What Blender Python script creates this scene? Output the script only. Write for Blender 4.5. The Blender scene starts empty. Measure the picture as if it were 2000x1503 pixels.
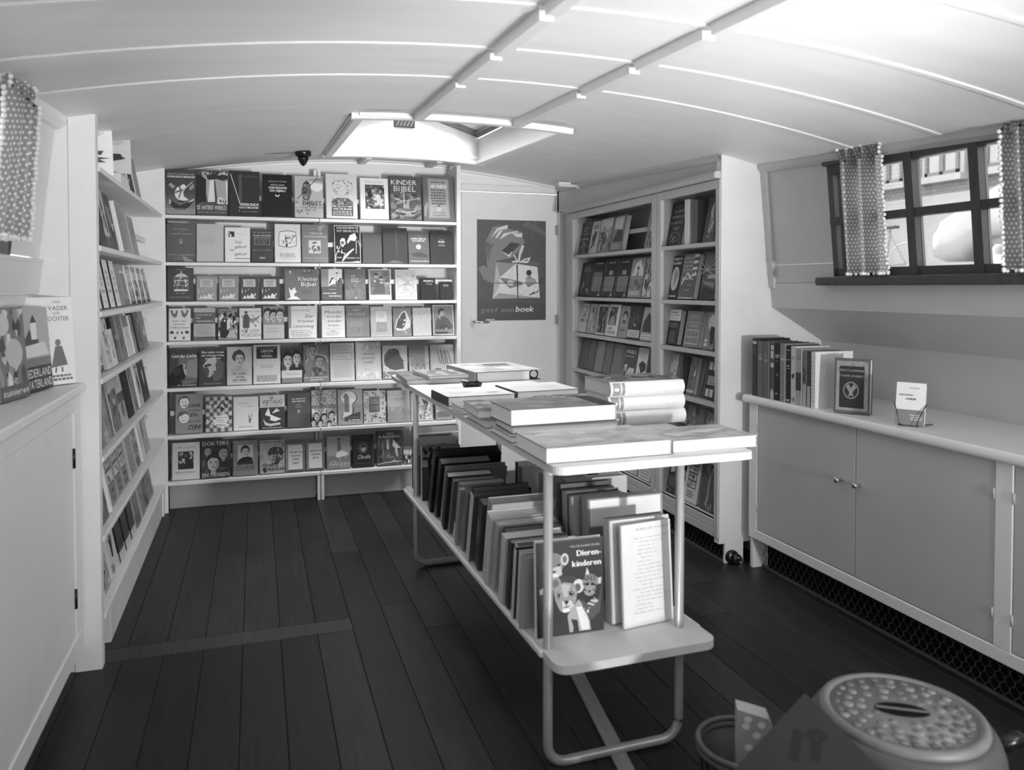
import bpy, math, random
from mathutils import Vector, Matrix, Euler
from mathutils.geometry import tessellate_polygon

S = bpy.context.scene
COL = S.collection
R_ = math.radians

# ------------------------------------------------------------------ camera, world, lamps, exposure
F, H, PX, PY, TILT, TH = 1530.0, 1.22, 1000.0, 600.0, R_(1.5), R_(18.1)
cam = bpy.data.cameras.new('camera')
cam.sensor_fit = 'HORIZONTAL'; cam.sensor_width = 36.0
cam.lens = 36.0 * F / 2000.0
cam.shift_y = -(751.5 - PY) / 2000.0
cam.clip_start = 0.02
cam.dof.use_dof = True; cam.dof.focus_distance = 3.9; cam.dof.aperture_fstop = 3.4
camo = bpy.data.objects.new('camera', cam); COL.objects.link(camo)
camo.location = (0, 0, H)
camo.rotation_euler = (R_(90) - TILT, 0, -TH)
S.camera = camo

w = bpy.data.worlds.new('sky'); S.world = w; w.use_nodes = True
nt = w.node_tree; nt.nodes.clear()
wo = nt.nodes.new('ShaderNodeOutputWorld'); bg = nt.nodes.new('ShaderNodeBackground')
bg.inputs[0].default_value = (1, 1, 1, 1); bg.inputs[1].default_value = 4.4      # even overcast sky
nt.links.new(bg.outputs[0], wo.inputs[0])

def lamp(name, kind, loc, aim, power, **kw):
    d = bpy.data.lights.new(name, kind); d.energy = power
    for k, v in kw.items(): setattr(d, k, v)
    o = bpy.data.objects.new(name, d); COL.objects.link(o); o.location = loc
    o.rotation_euler = (Vector(aim) - Vector(loc)).to_track_quat('-Z', 'Y').to_euler()
    return o
# the photographer's reflector lamp, behind and right of the camera
lamp('photo_lamp', 'SPOT', (1.75, -1.3, 0.80), (0.6, 4.6, 1.75), 330, spot_size=R_(68), spot_blend=1.0, shadow_soft_size=0.07)
# added upturned fill lamps, no such source seen, to brighten the ceiling
lamp('added_bounce', 'SPOT', (1.4, -0.1, 0.72), (0.6, 3.8, 2.35), 270, spot_size=R_(54), spot_blend=1.0, shadow_soft_size=0.16)
lamp('fill_lamp', 'SPOT', (0.8, -0.7, 0.75), (0.85, 1.0, 1.9), 34, spot_size=R_(140), spot_blend=1.0, shadow_soft_size=0.25)
# added soft fill from behind the camera; the stern bulkhead has no opening
lamp('stern_fill', 'AREA', (0.55, -2.9, 0.95), (0.7, 2.4, 1.6), 8, shape='RECTANGLE', size=1.5, size_y=0.9)
# daylight above the skylight
lamp('skylight_daylight', 'AREA', (0.815, 3.76, 2.75), (0.815, 3.77, 0), 60, shape='RECTANGLE', size=1.2, size_y=1.5)
# added side fill level with the camera; the hull has no windows here
lamp('hull_side_fill', 'AREA', (2.08, 0.15, 1.48), (0.3, 1.6, 2.0), 14, shape='RECTANGLE', size=0.9, size_y=0.42)
lamp('hull_side_fill', 'AREA', (-0.55, 0.15, 1.48), (1.2, 1.6, 2.1), 4, shape='RECTANGLE', size=0.9, size_y=0.42)

vs = S.view_settings
vs.view_transform = 'Standard'; vs.look = 'None'; vs.gamma = 1.0; vs.use_curve_mapping = False
vs.exposure = 0.0

# ------------------------------------------------------------------ pixel rays of the photograph on real planes
def ray(u, v):
    a = (u - PX) / F; b = -(v - PY) / F
    z = b * math.cos(TILT) - math.sin(TILT); d = math.cos(TILT) + b * math.sin(TILT)
    return (a * math.cos(TH) + d * math.sin(TH), -a * math.sin(TH) + d * math.cos(TH), z)
def onX(u, v, x):
    r = ray(u, v); t = x / r[0]; return Vector((x, r[1] * t, H + r[2] * t))
def onY(u, v, y):
    r = ray(u, v); t = y / r[1]; return Vector((r[0] * t, y, H + r[2] * t))
def onZ(u, v, z):
    r = ray(u, v); t = (z - H) / r[2]; return Vector((r[0] * t, r[1] * t, z))

# ------------------------------------------------------------------ tone and materials
def lin(g):
    c = g / 255.0
    return c / 12.92 if c <= 0.04045 else ((c + 0.055) / 1.055) ** 2.4
def alb(g): return min(0.86, max(0.006, lin(g) * 1.05))

def mat(name, g=None, rough=0.5, spec=0.5, noise=0.0, scale=20, bump=0.0, attr=False, metal=0.0, stretch=(1, 1, 1), coat=0.0, detail=3):
    m = bpy.data.materials.new(name); m.use_nodes = True
    n = m.node_tree.nodes; l = m.node_tree.links
    b = n['Principled BSDF']
    b.inputs['Roughness'].default_value = rough; b.inputs['Metallic'].default_value = metal
    b.inputs['Specular IOR Level'].default_value = spec
    if coat: b.inputs['Coat Weight'].default_value = coat; b.inputs['Coat Roughness'].default_value = 0.12
    src = None
    if attr:
        a = n.new('ShaderNodeAttribute'); a.attribute_name = 'tone'; src = a.outputs['Fac']
    else:
        v = n.new('ShaderNodeValue'); v.outputs[0].default_value = alb(g); src = v.outputs[0]
    tc = n.new('ShaderNodeTexCoord'); mp = n.new('ShaderNodeMapping'); mp.inputs['Scale'].default_value = stretch
    l.new(tc.outputs['Object'], mp.inputs[0])
    if noise or bump:
        nz = n.new('ShaderNodeTexNoise'); nz.inputs['Scale'].default_value = scale; nz.inputs['Detail'].default_value = detail
        l.new(mp.outputs[0], nz.inputs['Vector'])
    if noise:
        mr = n.new('ShaderNodeMapRange'); mr.inputs['From Min'].default_value = 0.25; mr.inputs['From Max'].default_value = 0.75
        mr.inputs['To Min'].default_value = 1 - noise; mr.inputs['To Max'].default_value = 1 + noise
        l.new(nz.outputs['Fac'], mr.inputs['Value'])
        mu = n.new('ShaderNodeMath'); mu.operation = 'MULTIPLY'
        l.new(src, mu.inputs[0]); l.new(mr.outputs[0], mu.inputs[1]); src = mu.outputs[0]
    l.new(src, b.inputs['Base Color'])
    if bump:
        bp = n.new('ShaderNodeBump'); bp.inputs['Strength'].default_value = bump; bp.inputs['Distance'].default_value = 0.002
        l.new(nz.outputs['Fac'], bp.inputs['Height']); l.new(bp.outputs[0], b.inputs['Normal'])
    return m

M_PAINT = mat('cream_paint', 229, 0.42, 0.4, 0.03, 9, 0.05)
M_PAINT2 = mat('cream_paint_worn_dimmed', 216, 0.45, 0.4, 0.06, 4, 0.06)
M_CEIL = mat('ceiling_paint', 231, 0.5, 0.4, 0.04, 3, 0.06, stretch=(1, 4, 1))
M_TRIM = mat('trim_paint', 228, 0.35, 0.5, 0.02, 30)
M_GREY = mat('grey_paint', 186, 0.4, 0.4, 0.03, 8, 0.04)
M_DOOR = mat('cabinet_door_paint', 186, 0.4, 0.4, 0.03, 6, 0.04)
M_DARK = mat('dark_recess', 22, 0.9, 0.1, 0.2, 12)
M_WOOD = mat('dark_oak', 62, 0.42, 0.5, 0.25, 30, 0.1, stretch=(1, 0.12, 1), attr=False)
M_WINWOOD = mat('window_teak', 66, 0.4, 0.5, 0.25, 40, 0.1, stretch=(1, 1, 0.2))
M_BLACK = mat('black_bakelite', 24, 0.25, 0.5, 0.1, 20)
M_STEEL = mat('steel_tube', 172, 0.34, 0.6, 0.05, 30, metal=0.25)
M_CHROME = mat('chrome', 200, 0.18, 0.6, 0.03, 30, metal=0.9)
M_PLY = mat('birch_ply', 205, 0.5, 0.4, 0.08, 18, 0.05, stretch=(1, 0.2, 1))
M_EDGE = mat('ply_edge', 214, 0.55, 0.3, 0.14, 60, stretch=(0.6, 0.6, 6))
M_JACKET = mat('printed_jacket', rough=0.38, spec=0.32, attr=True, noise=0.03, scale=40)
M_CLOTH = mat('book_cloth', rough=0.75, spec=0.3, attr=True, noise=0.08, scale=300, bump=0.15)
M_PAPER = mat('page_paper', rough=0.85, spec=0.2, attr=True, noise=0.08, scale=160, stretch=(0.05, 6, 0.05))
M_MIX = mat('tone_paint', rough=0.45, spec=0.45, attr=True, noise=0.04, scale=25)

def floor_mat():
    m = bpy.data.materials.new('oak_floor'); m.use_nodes = True
    n = m.node_tree.nodes; l = m.node_tree.links; b = n['Principled BSDF']
    a = n.new('ShaderNodeAttribute'); a.attribute_name = 'tone'
    tc = n.new('ShaderNodeTexCoord'); mp = n.new('ShaderNodeMapping'); mp.inputs['Scale'].default_value = (26, 1.3, 26)
    l.new(tc.outputs['Object'], mp.inputs[0])
    n1 = n.new('ShaderNodeTexNoise'); n1.inputs['Scale'].default_value = 3.0; n1.inputs['Detail'].default_value = 6; n1.inputs['Roughness'].default_value = 0.65
    l.new(mp.outputs[0], n1.inputs['Vector'])
    n2 = n.new('ShaderNodeTexNoise'); n2.inputs['Scale'].default_value = 2.2; n2.inputs['Detail'].default_value = 4
    l.new(tc.outputs['Object'], n2.inputs['Vector'])
    r1 = n.new('ShaderNodeMapRange'); r1.inputs['From Min'].default_value = .3; r1.inputs['From Max'].default_value = .7; r1.inputs['To Min'].default_value = .72; r1.inputs['To Max'].default_value = 1.3
    r2 = n.new('ShaderNodeMapRange'); r2.inputs['From Min'].default_value = .3; r2.inputs['From Max'].default_value = .7; r2.inputs['To Min'].default_value = .8; r2.inputs['To Max'].default_value = 1.2
    l.new(n1.outputs['Fac'], r1.inputs[0]); l.new(n2.outputs['Fac'], r2.inputs[0])
    m1 = n.new('ShaderNodeMath'); m1.operation = 'MULTIPLY'; m2 = n.new('ShaderNodeMath'); m2.operation = 'MULTIPLY'
    l.new(a.outputs['Fac'], m1.inputs[0]); l.new(r1.outputs[0], m1.inputs[1]); l.new(m1.outputs[0], m2.inputs[0]); l.new(r2.outputs[0], m2.inputs[1])
    l.new(m2.outputs[0], b.inputs['Base Color'])
    r3 = n.new('ShaderNodeMapRange'); r3.inputs['From Min'].default_value = .3; r3.inputs['From Max'].default_value = .7; r3.inputs['To Min'].default_value = .34; r3.inputs['To Max'].default_value = .52
    l.new(n2.outputs['Fac'], r3.inputs[0]); l.new(r3.outputs[0], b.inputs['Roughness'])
    b.inputs['Specular IOR Level'].default_value = 0.2
    bp = n.new('ShaderNodeBump'); bp.inputs['Strength'].default_value = .12; bp.inputs['Distance'].default_value = .002
    l.new(n1.outputs['Fac'], bp.inputs['Height']); l.new(bp.outputs[0], b.inputs['Normal'])
    return m
M_FLOOR = floor_mat()

def glass_mat():
    m = bpy.data.materials.new('window_glass'); m.use_nodes = True
    n = m.node_tree.nodes; l = m.node_tree.links; n.clear()
    o = n.new('ShaderNodeOutputMaterial'); t = n.new('ShaderNodeBsdfTransparent'); g = n.new('ShaderNodeBsdfGlossy'); x = n.new('ShaderNodeMixShader')
    t.inputs[0].default_value = (.96, .96, .96, 1); g.inputs['Roughness'].default_value = .02
    fr = n.new('ShaderNodeFresnel'); fr.inputs[0].default_value = 1.35
    l.new(fr.outputs[0], x.inputs[0]); l.new(t.outputs[0], x.inputs[1]); l.new(g.outputs[0], x.inputs[2]); l.new(x.outputs[0], o.inputs[0])
    return m
M_GLASS = glass_mat()

# ------------------------------------------------------------------ mesh builder
class MB:
    def __init__(s): s.v = []; s.f = []; s.t = []
    def add(s, vs, fs, g=200):
        k = len(s.v); s.v += [tuple(p) for p in vs]
        s.f += [tuple(i + k for i in f) for f in fs]
        s.t += [alb(g)] * len(fs); return s
    def box(s, a, b, g=200, M=None):
        (x0, y0, z0), (x1, y1, z1) = a, b
        vs = [(x0, y0, z0), (x1, y0, z0), (x1, y1, z0), (x0, y1, z0), (x0, y0, z1), (x1, y0, z1), (x1, y1, z1), (x0, y1, z1)]
        if M is not None: vs = [M @ Vector(p) for p in vs]
        return s.add(vs, [(3, 2, 1, 0), (4, 5, 6, 7), (0, 1, 5, 4), (1, 2, 6, 5), (2, 3, 7, 6), (3, 0, 4, 7)], g)
    def rbox(s, a, b, c=0.004, g=200, M=None):
        """box with chamfered edges"""
        (x0, y0, z0), (x1, y1, z1) = a, b
        c = min(c, (x1 - x0) / 2.2, (y1 - y0) / 2.2, (z1 - z0) / 2.2)
        vs = []; 
        for z, i in ((z0, c), (z0 + c, 0), (z1 - c, 0), (z1, c)):
            vs += [(x0 + i + (0 if i else c), y0 + i, z), (x1 - i - (0 if i else c), y0 + i, z), (x1 - i, y0 + i + (0 if i else c), z), (x1 - i, y1 - i - (0 if i else c), z),
                   (x1 - i - (0 if i else c), y1 - i, z), (x0 + i + (0 if i else c), y1 - i, z), (x0 + i, y1 - i - (0 if i else c), z), (x0 + i, y0 + i + (0 if i else c), z)]
        if M is not None: vs = [M @ Vector(p) for p in vs]
        fs = []
        for r in range(3):
            for k in range(8): fs.append((r * 8 + k, r * 8 + (k + 1) % 8, r * 8 + 8 + (k + 1) % 8, r * 8 + 8 + k))
        fs += [tuple(range(7, -1, -1)), tuple(range(24, 32))]
        return s.add(vs, fs, g)
    def quadprism(s, q, d, g=200):
        """quad q (4 points) thickened by vector d"""
        q = [Vector(p) for p in q]; d = Vector(d); vs = q + [p + d for p in q]
        return s.add(vs, [(0, 1, 2, 3), (7, 6, 5, 4), (0, 4, 5, 1), (1, 5, 6, 2), (2, 6, 7, 3), (3, 7, 4, 0)], g)
    def prism(s, pts, d, g=200):
        pts = [Vector(p) for p in pts]; d = Vector(d); n = len(pts)
        vs = pts + [p + d for p in pts]
        return s.add(vs, [tuple(range(n)), tuple(range(2 * n - 1, n - 1, -1))] + [(i, n + i, n + (i + 1) % n, (i + 1) % n) for i in range(n)], g)
    def tube(s, pts, r, n=10, g=200, closed=False):
        pts = [Vector(p) for p in pts]; rings = []
        up = Vector((0.013, 0.021, 1)).normalized()
        m = len(pts)
        for i, p in enumerate(pts):
            if closed: d = pts[(i + 1) % m] - pts[i - 1]
            else: d = pts[min(i + 1, m - 1)] - pts[max(i - 1, 0)]
            d.normalize()
            a = d.cross(up)
            if a.length < 0.05: a = d.cross(Vector((1, 0, 0)))
            a.normalize(); b = d.cross(a)
            rr = r[i] if isinstance(r, (list, tuple)) else r
            rings.append([p + (a * math.cos(2 * math.pi * k / n) + b * math.sin(2 * math.pi * k / n)) * rr for k in range(n)])
        vs = [p for q in rings for p in q]; fs = []
        for i in range(m if closed else m - 1):
            j = (i + 1) % m
            for k in range(n): fs.append((i * n + k, i * n + (k + 1) % n, j * n + (k + 1) % n, j * n + k))
        if not closed: fs += [tuple(range(n - 1, -1, -1)), tuple((m - 1) * n + k for k in range(n))]
        return s.add(vs, fs, g)
    def lathe(s, prof, n=28, g=200, M=None, c=(0, 0, 0)):
        vs = []; fs = []
        for r, z in prof:
            for k in range(n):
                a = 2 * math.pi * k / n; p = Vector((c[0] + r * math.cos(a), c[1] + r * math.sin(a), c[2] + z))
                vs.append(M @ p if M is not None else p)
        for i in range(len(prof) - 1):
            for k in range(n): fs.append((i * n + k, i * n + (k + 1) % n, (i + 1) * n + (k + 1) % n, (i + 1) * n + k))
        fs += [tuple(range(n - 1, -1, -1)), tuple((len(prof) - 1) * n + k for k in range(n))]
        return s.add(vs, fs, g)
    def ball(s, c, r, n=8, g=200):
        prof = [(max(1e-4, r * math.sin(math.pi * i / n)), -r * math.cos(math.pi * i / n)) for i in range(n + 1)]
        return s.lathe(prof, n + 2, g, None, c)
    def build(s, name, m, parent=None, smooth=False):
        me = bpy.data.meshes.new(name); me.from_pydata(s.v, [], s.f); me.validate(verbose=False)
        if len(me.polygons) == len(s.t):
            at = me.attributes.new('tone', 'FLOAT', 'FACE'); at.data.foreach_set('value', s.t)
        if smooth: me.polygons.foreach_set('use_smooth', [True] * len(me.polygons))
        me.materials.append(m)
        o = bpy.data.objects.new(name, me); COL.objects.link(o)
        if parent: o.parent = parent
        return o

def tag(o, label=None, cat=None, group=None, kind=None):
    if label: o['label'] = label
    if cat: o['category'] = cat
    if group: o['group'] = group
    if kind: o['kind'] = kind
    return o
def empty(name, loc=(0, 0, 0), rot=(0, 0, 0), **kw):
    o = bpy.data.objects.new(name, None); o.empty_display_size = 0.05; COL.objects.link(o)
    o.location = loc; o.rotation_euler = rot
    return tag(o, **kw)
def smooth_by_angle(o, ang=40):
    me = o.data
    me.polygons.foreach_set('use_smooth', [True] * len(me.polygons))
    me.set_sharp_from_angle(angle=R_(ang))
    return o
# ------------------------------------------------------------------ room shell
XC = 0.78
def zc0(y): return 1.892 + 0.048 * (y - 2.85)
def ceil_z(x, y): return zc0(y) - (x - XC) ** 2 / 12.6
def hullR(z): return 2.134 + (1.747 - z) * 0.0977
def hullL(z): return -0.586 - (1.74 - z) * 0.118
YB, YR = 4.93, -3.3            # door bulkhead, stern bulkhead
random.seed(4)

# floor: underlay with every plank its own piece
fl = MB().box((-1.0, YR, -0.05), (2.75, 5.1, -0.012), 25).build('floor', M_DARK); tag(fl, kind='structure')
pw = 0.124; rnd = random.Random(11)
def plank(x0, x1, y0, y1, g):
    b = MB().rbox((x0 + .0007, y0 + .0007, -0.014), (x1 - .0007, y1 - .0007, rnd.uniform(-.0006, 0)), 0.0012, g)
    return b.build('plank', M_FLOOR, fl)
x = -0.92
while x < 2.62:
    x1 = x + pw
    g = lambda: rnd.uniform(34, 50)
    if x1 < 0.32:
        cuts = [YR, rnd.uniform(.6, 1.4), 2.80]; plank(x, x1, YR, cuts[1], g()); plank(x, x1, cuts[1], 2.80, g())
        c = rnd.uniform(3.6, 4.2); plank(x, x1, 2.90, 5.0, g())
    else:
        a = rnd.uniform(1.0, 1.9) if x1 < 0.85 else rnd.uniform(.2, 1.4); b = a + rnd.uniform(1.3, 1.9)
        plank(x, x1, YR, a, g()); plank(x, x1, a, b, g()); plank(x, x1, b, 5.0, g())
    x = x1
# cross board of the floor hatch
xe = -0.92 + pw * 10
b = MB().rbox((-0.92, 2.8007, -0.014), (xe - .0007, 2.8993, 0.0002), .0012, 58); b.build('plank', M_FLOOR, fl)

# ceiling with skylight opening
SX0, SX1, SY0, SY1 = 0.385, 1.245, 3.09, 4.44
xs = sorted(set([-0.72 + i * 0.12 for i in range(25)] + [2.215] + [SX0, SX1]))
ys = sorted(set([YR + i * 0.25 for i in range(34)] + [SY0, SY1, 5.1]))
m = MB(); nx = len(xs)
vs = [(x, y, ceil_z(x, y)) for y in ys for x in xs]
fs = []
for j in range(len(ys) - 1):
    for i in range(nx - 1):
        cx = (xs[i] + xs[i + 1]) / 2; cy = (ys[j] + ys[j + 1]) / 2
        if SX0 < cx < SX1 and SY0 < cy < SY1: continue
        fs.append((j * nx + i, (j + 1) * nx + i, (j + 1) * nx + i + 1, j * nx + i + 1))
m.add(vs, fs)
ce = m.build('ceiling', M_CEIL, smooth=True); tag(ce, kind='structure')
so = ce.modifiers.new('thick', 'SOLIDIFY'); so.thickness = 0.03; so.offset = -1

def arc_batten(y, wd, dp, x0, x1, name='batten', mt=M_TRIM):
    m = MB(); n = 26; vs = []; fs = []
    for i in range(n + 1):
        x = x0 + (x1 - x0) * i / n; z = ceil_z(x, y) + 0.002
        vs += [(x, y - wd / 2, z), (x, y - wd / 4, z - dp), (x, y + wd / 4, z - dp), (x, y + wd / 2, z)]
    for i in range(n):
        for k in range(3): fs.append((4 * i + k, 4 * i + k + 1, 4 * i + 5 + k, 4 * i + 4 + k))
    fs += [(0, 3, 2, 1), (4 * n, 4 * n + 1, 4 * n + 2, 4 * n + 3)]
    m.add(vs, fs, 222); return m.build(name, mt, ce)
BY = [0.85, 1.23, 1.61, 1.99, 2.37]
for y in BY:
    arc_batten(y, 0.034, 0.006, hullL(1.73) + .03, hullR(1.72) - .03)
def beam(x, y0, y1):
    m = MB(); vs = []
    for y in (y0, y1):
        z = ceil_z(x, y) + 0.003
        vs += [(x - .018, y, z), (x - .016, y, z - .030), (x + .016, y, z - .030), (x + .018, y, z)]
    m.add(vs, [(0, 1, 2, 3), (7, 6, 5, 4), (0, 4, 5, 1), (1, 5, 6, 2), (2, 6, 7, 3), (3, 7, 4, 0)])
    return m.build('beam', M_TRIM, ce)
for x in (0.612, 1.02):
    yy = [-3.3] + BY
    for a, b_ in zip(yy, yy[1:] + [SY0 - 0.022]):
        beam(x, a + .018, b_ - .018)
    beam(x, SY1 + .03, 4.78)

# skylight: frame, coaming walls, ridge and two glazed lids
sk = empty('window_3', (0, 0, 0), kind='structure')
def along(p, q, wd, dp, n=10):
    """moulding following the ceiling between two plan points"""
    m = MB(); p = Vector(p); q = Vector(q); d = (q - p).normalized(); s = Vector((-d.y, d.x)); vs = []; fs = []
    for i in range(n + 1):
        c = p.lerp(q, i / n)
        for sd, dz in ((-wd / 2, .003), (-wd / 2, -dp + .004), (-wd / 2 + .006, -dp), (wd / 2 - .006, -dp), (wd / 2, -dp + .004), (wd / 2, .003)):
            e = c + s * sd; vs.append((e.x, e.y, ceil_z(e.x, e.y) + dz))
    for i in range(n):
        for k in range(5): fs.append((6 * i + k, 6 * i + k + 1, 6 * i + 7 + k, 6 * i + 6 + k))
    fs += [(0, 5, 4, 3, 2, 1), tuple(6 * n + k for k in range(6))]
    return m.add(vs, fs)
e = .022
for p, q in (((SX0 - .03, SY0), (SX1 + .03, SY0)), ((SX0 - .03, SY1), (SX1 + .03, SY1)), ((SX0, SY0), (SX0, SY1)), ((SX1, SY0), (SX1, SY1))):
    along(p, q, 0.042, 0.022).build('frame_rail', M_TRIM, sk)
HS = 0.135; RX = (SX0 + SX1) / 2; RZ = 0.135
def zs(x, y): return ceil_z(x, y) - .01
for xw, sgn in ((SX0, -1), (SX1, 1)):
    MB().quadprism([(xw, SY0, zs(xw, SY0)), (xw, SY1, zs(xw, SY1)), (xw, SY1, zs(xw, SY1) + HS + .01), (xw, SY0, zs(xw, SY0) + HS + .01)], (sgn * .03, 0, 0)).build('coaming', M_TRIM, sk)
for yw, sgn in ((SY0, -1), (SY1, 1)):
    z = ceil_z(SX0, yw) - .012; zt = ceil_z(SX0, yw) + HS
    MB().prism([(SX0, yw, z), (SX1, yw, z), (SX1, yw, zt), (RX, yw, zt + RZ), (SX0, yw, zt)], (0, sgn * .03, 0)).build('coaming', M_TRIM, sk)
# lids (each a dark frame of four bars with one pane)
for sgn, xe_ in ((-1, SX0), (1, SX1)):
    za = ceil_z(SX0, SY0) + HS; zb = ceil_z(SX0, SY1) + HS
    lid = empty('lid'); lid.parent = sk
    A = Vector((xe_, SY0, za)); B = Vector((xe_, SY1, zb)); C = Vector((RX, SY1, zb + RZ)); D = Vector((RX, SY0, za + RZ))
    up = Vector((sgn * .3, 0, .95)) * .03
    def bar(p, q, t, name='lid_bar'):
        d = (q - p).normalized(); c = (A + B + C + D) / 4; nrm = (B - A).cross(D - A).normalized(); s = d.cross(nrm)
        if (c - p).dot(s) < 0: s = -s
        MB().quadprism([p, q, q + s * t, p + s * t], up).build(name, M_WINWOOD, lid)
    bar(A, B, .035); bar(D, C, .03); bar(A, D, .035); bar(B, C, .035)
    MB().quadprism([A + up * .5, B + up * .5, C + up * .5, D + up * .5], up * .12).build('pane', M_GLASS, lid)
# latch plate hanging under the ridge
pl = MB().rbox((RX - .068, SY1 - .012, 2.122), (RX + .052, SY1 - .0005, 2.166), .003, 70)
for k in range(5): pl.quadprism([(RX - .055 + .02 * k, SY1 - .0125, 2.13), (RX - .049 + .02 * k, SY1 - .0125, 2.13), (RX - .035 + .02 * k, SY1 - .0125, 2.158), (RX - .041 + .02 * k, SY1 - .0125, 2.158)], (0, -.001, 0), 150)
pl.build('vent_plate', M_MIX, sk)

# back bulkhead (behind shelves and door)
wb = MB().box((-0.8, YB, 0), (1.235, YB + .03, 2.1)).box((1.97, YB, 0), (2.6, YB + .03, 2.1)).box((1.235, YB, 1.845), (1.97, YB + .03, 2.1)).build('wall_back', M_PAINT); tag(wb, kind='structure')
# cornice on back
def cornice_arc(y, x0, x1, h, d, name, parent, sgn=-1):
    m = MB(); n = 20; vs = []; fs = []
    for i in range(n + 1):
        x = x0 + (x1 - x0) * i / n; z = ceil_z(x, y) + .002
        vs += [(x, y, z), (x, y + sgn * d, z), (x, y + sgn * d, z - h * .45), (x, y + sgn * d * .4, z - h * .6), (x, y + sgn * d * .3, z - h), (x, y, z - h)]
    for i in range(n):
        for k in range(5): fs.append((6 * i + k, 6 * i + k + 1, 6 * i + 7 + k, 6 * i + 6 + k))
    fs += [(0, 5, 4, 3, 2, 1), tuple(6 * n + k for k in range(6))]
    m.add(vs, fs, 222); o = m.build(name, M_TRIM); tag(o, kind='structure'); return o
cornice_arc(4.80, -0.47, 1.15, .022, .02, 'trim_1', wb)
cornice_arc(YB, 1.17, 1.97, .03, .02, 'trim_2', wb)

# door with frame, hinges, lever handle
dr = empty('door_1', (0, 0, 0), kind='structure')
DX0, DX1, DZ = 1.262, 1.932, 1.838
MB().rbox((DX0 + .004, YB - .004, 0.01), (DX1 - .004, YB + .03, DZ), .003).build('door_leaf', M_PAINT, dr)
for a, b_ in (((1.175, YB - .012, 0), (DX0, YB + .03, DZ + .05)), ((DX1, YB - .03, 0), (DX1 + .05, YB + .03, DZ + .05)), ((DX0, YB - .012, DZ + .004), (DX1, YB + .03, DZ + .05))):
    MB().rbox(a, b_, .006).build('door_frame', M_TRIM, dr)
for z in (1.60, 1.0, 0.3):
    m = MB(); m.lathe([(.006, -.035), (.006, .035)], 10, 150, None, (DX1 - .006, YB - .012, z)); m.box((DX1 - .02, YB - .008, z - .03), (DX1, YB - .004, z + .03), 160); m.build('hinge', M_STEEL, dr)
hp = onY(922, 628, YB - .005)
Mr = Matrix.Translation(hp) @ Matrix.Rotation(R_(90), 4, 'X')
hd = MB().lathe([(.018, 0), (.022, .002), (.021, .006), (.008, .008)], 20, 225, Matrix.Translation(hp) @ Matrix.Rotation(R_(90), 4, 'X') @ Matrix.Diagonal((.8, 1.45, 1, 1)))
hd.build('handle_plate', mat('porcelain', 235, .2, .5, .02, 20), dr, True)
MB().tube([hp + Vector((0, -.006, 0)), hp + Vector((0, -.04, 0)), hp + Vector((.01, -.05, 0)), hp + Vector((.09, -.05, -.003)), hp + Vector((.105, -.047, -.003))], [.007, .007, .0075, .007, .005], 10, 190).build('handle', M_CHROME, dr, True)

# right hull side: slanted upper boards with the window opening, ledge, lower lining
WY0, WY1, WZ0, WZ1 = 1.60, 2.555, 1.262, 1.705
wr = empty('wall_right', (0, 0, 0), kind='structure')
def hboard(y0, y1, z0, z1, name='panel', mt=M_GREY, off=0.0):
    q = [(hullR(z0) + off, y0, z0), (hullR(z0) + off, y1, z0), (hullR(z1) + off, y1, z1), (hullR(z1) + off, y0, z1)]
    return MB().quadprism(q, (.03, 0, .003)).build(name, mt, wr)
hboard(WY1, 2.96, 1.315, 1.80); hboard(WY1, 2.96, 1.238, 1.313); hboard(-3.3, WY0, 1.238, 1.80)
hboard(WY0, WY1, WZ1, 1.80); hboard(WY0, WY1, 1.238, WZ0); hboard(-3.3, 2.96, 1.128, 1.236, off=-.006)
MB().quadprism([(hullR(1.133) - .006, -3.3, 1.131), (hullR(1.133) - .006, 2.96, 1.131), (2.458, 2.96, .974), (2.458, -3.3, .974)], (.02, 0, .03)).build('ledge_board', M_GREY, wr)
MB().box((2.458, -3.3, 0), (2.49, 2.96, .98)).build('lower_panel', M_GREY, wr)
# corner post and cornice on the hull side
MB().quadprism([(hullR(1.215) - .016, 2.925, 1.215), (hullR(1.215) - .016, 2.96, 1.215), (hullR(1.76) - .016, 2.96, 1.76), (hullR(1.76) - .016, 2.925, 1.76)], (.02, 0, 0)).build('corner_post', M_GREY, wr)
m = MB(); vs = []; fs = []
for i, y in enumerate([-3.3, 0, 1, 2, 2.96]):
    z = ceil_z(2.13, y); xx = hullR(z) 
    vs += [(xx, y, z), (xx - .03, y, z + .004), (xx - .026, y, z - .016), (xx - .008, y, z - .03), (xx + .005, y, z - .03)]
for i in range(4):
    for k in range(4): fs.append((5 * i + k, 5 * i + k + 1, 5 * i + 6 + k, 5 * i + 5 + k))
m.add(vs, fs); tag(m.build('trim_3', M_GREY), kind='structure')

# window in the hull side
w1 = empty('window_1', (0, 0, 0), kind='structure')
def sl(y0, y1, z0, z1, x_in, x_out, name, mt=M_WINWOOD, par=w1):
    q = [(hullR(z0) - x_in, y0, z0), (hullR(z0) - x_in, y1, z0), (hullR(z1) - x_in, y1, z1), (hullR(z1) - x_in, y0, z1)]
    return MB().quadprism(q, (x_in + x_out, 0, 0)).build(name, mt, par)
sl(WY0 - .01, WY1 + .01, WZ1 - .012, WZ1 + .03, .018, .04, 'head_board')
sl(WY0, WY1, WZ1 - .045, WZ1 - .012, .004, .04, 'frame_rail'); sl(WY0, WY1, WZ0, WZ0 + .03, .004, .04, 'frame_rail')
cols = [WY1, 2.49, 2.155, 1.895, 1.62]
sl(WY1 - .03, WY1, WZ0, WZ1, .004, .04, 'frame_stile'); sl(WY0, WY0 + .03, WZ0, WZ1, .004, .04, 'frame_stile')
zm = 1.478
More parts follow.
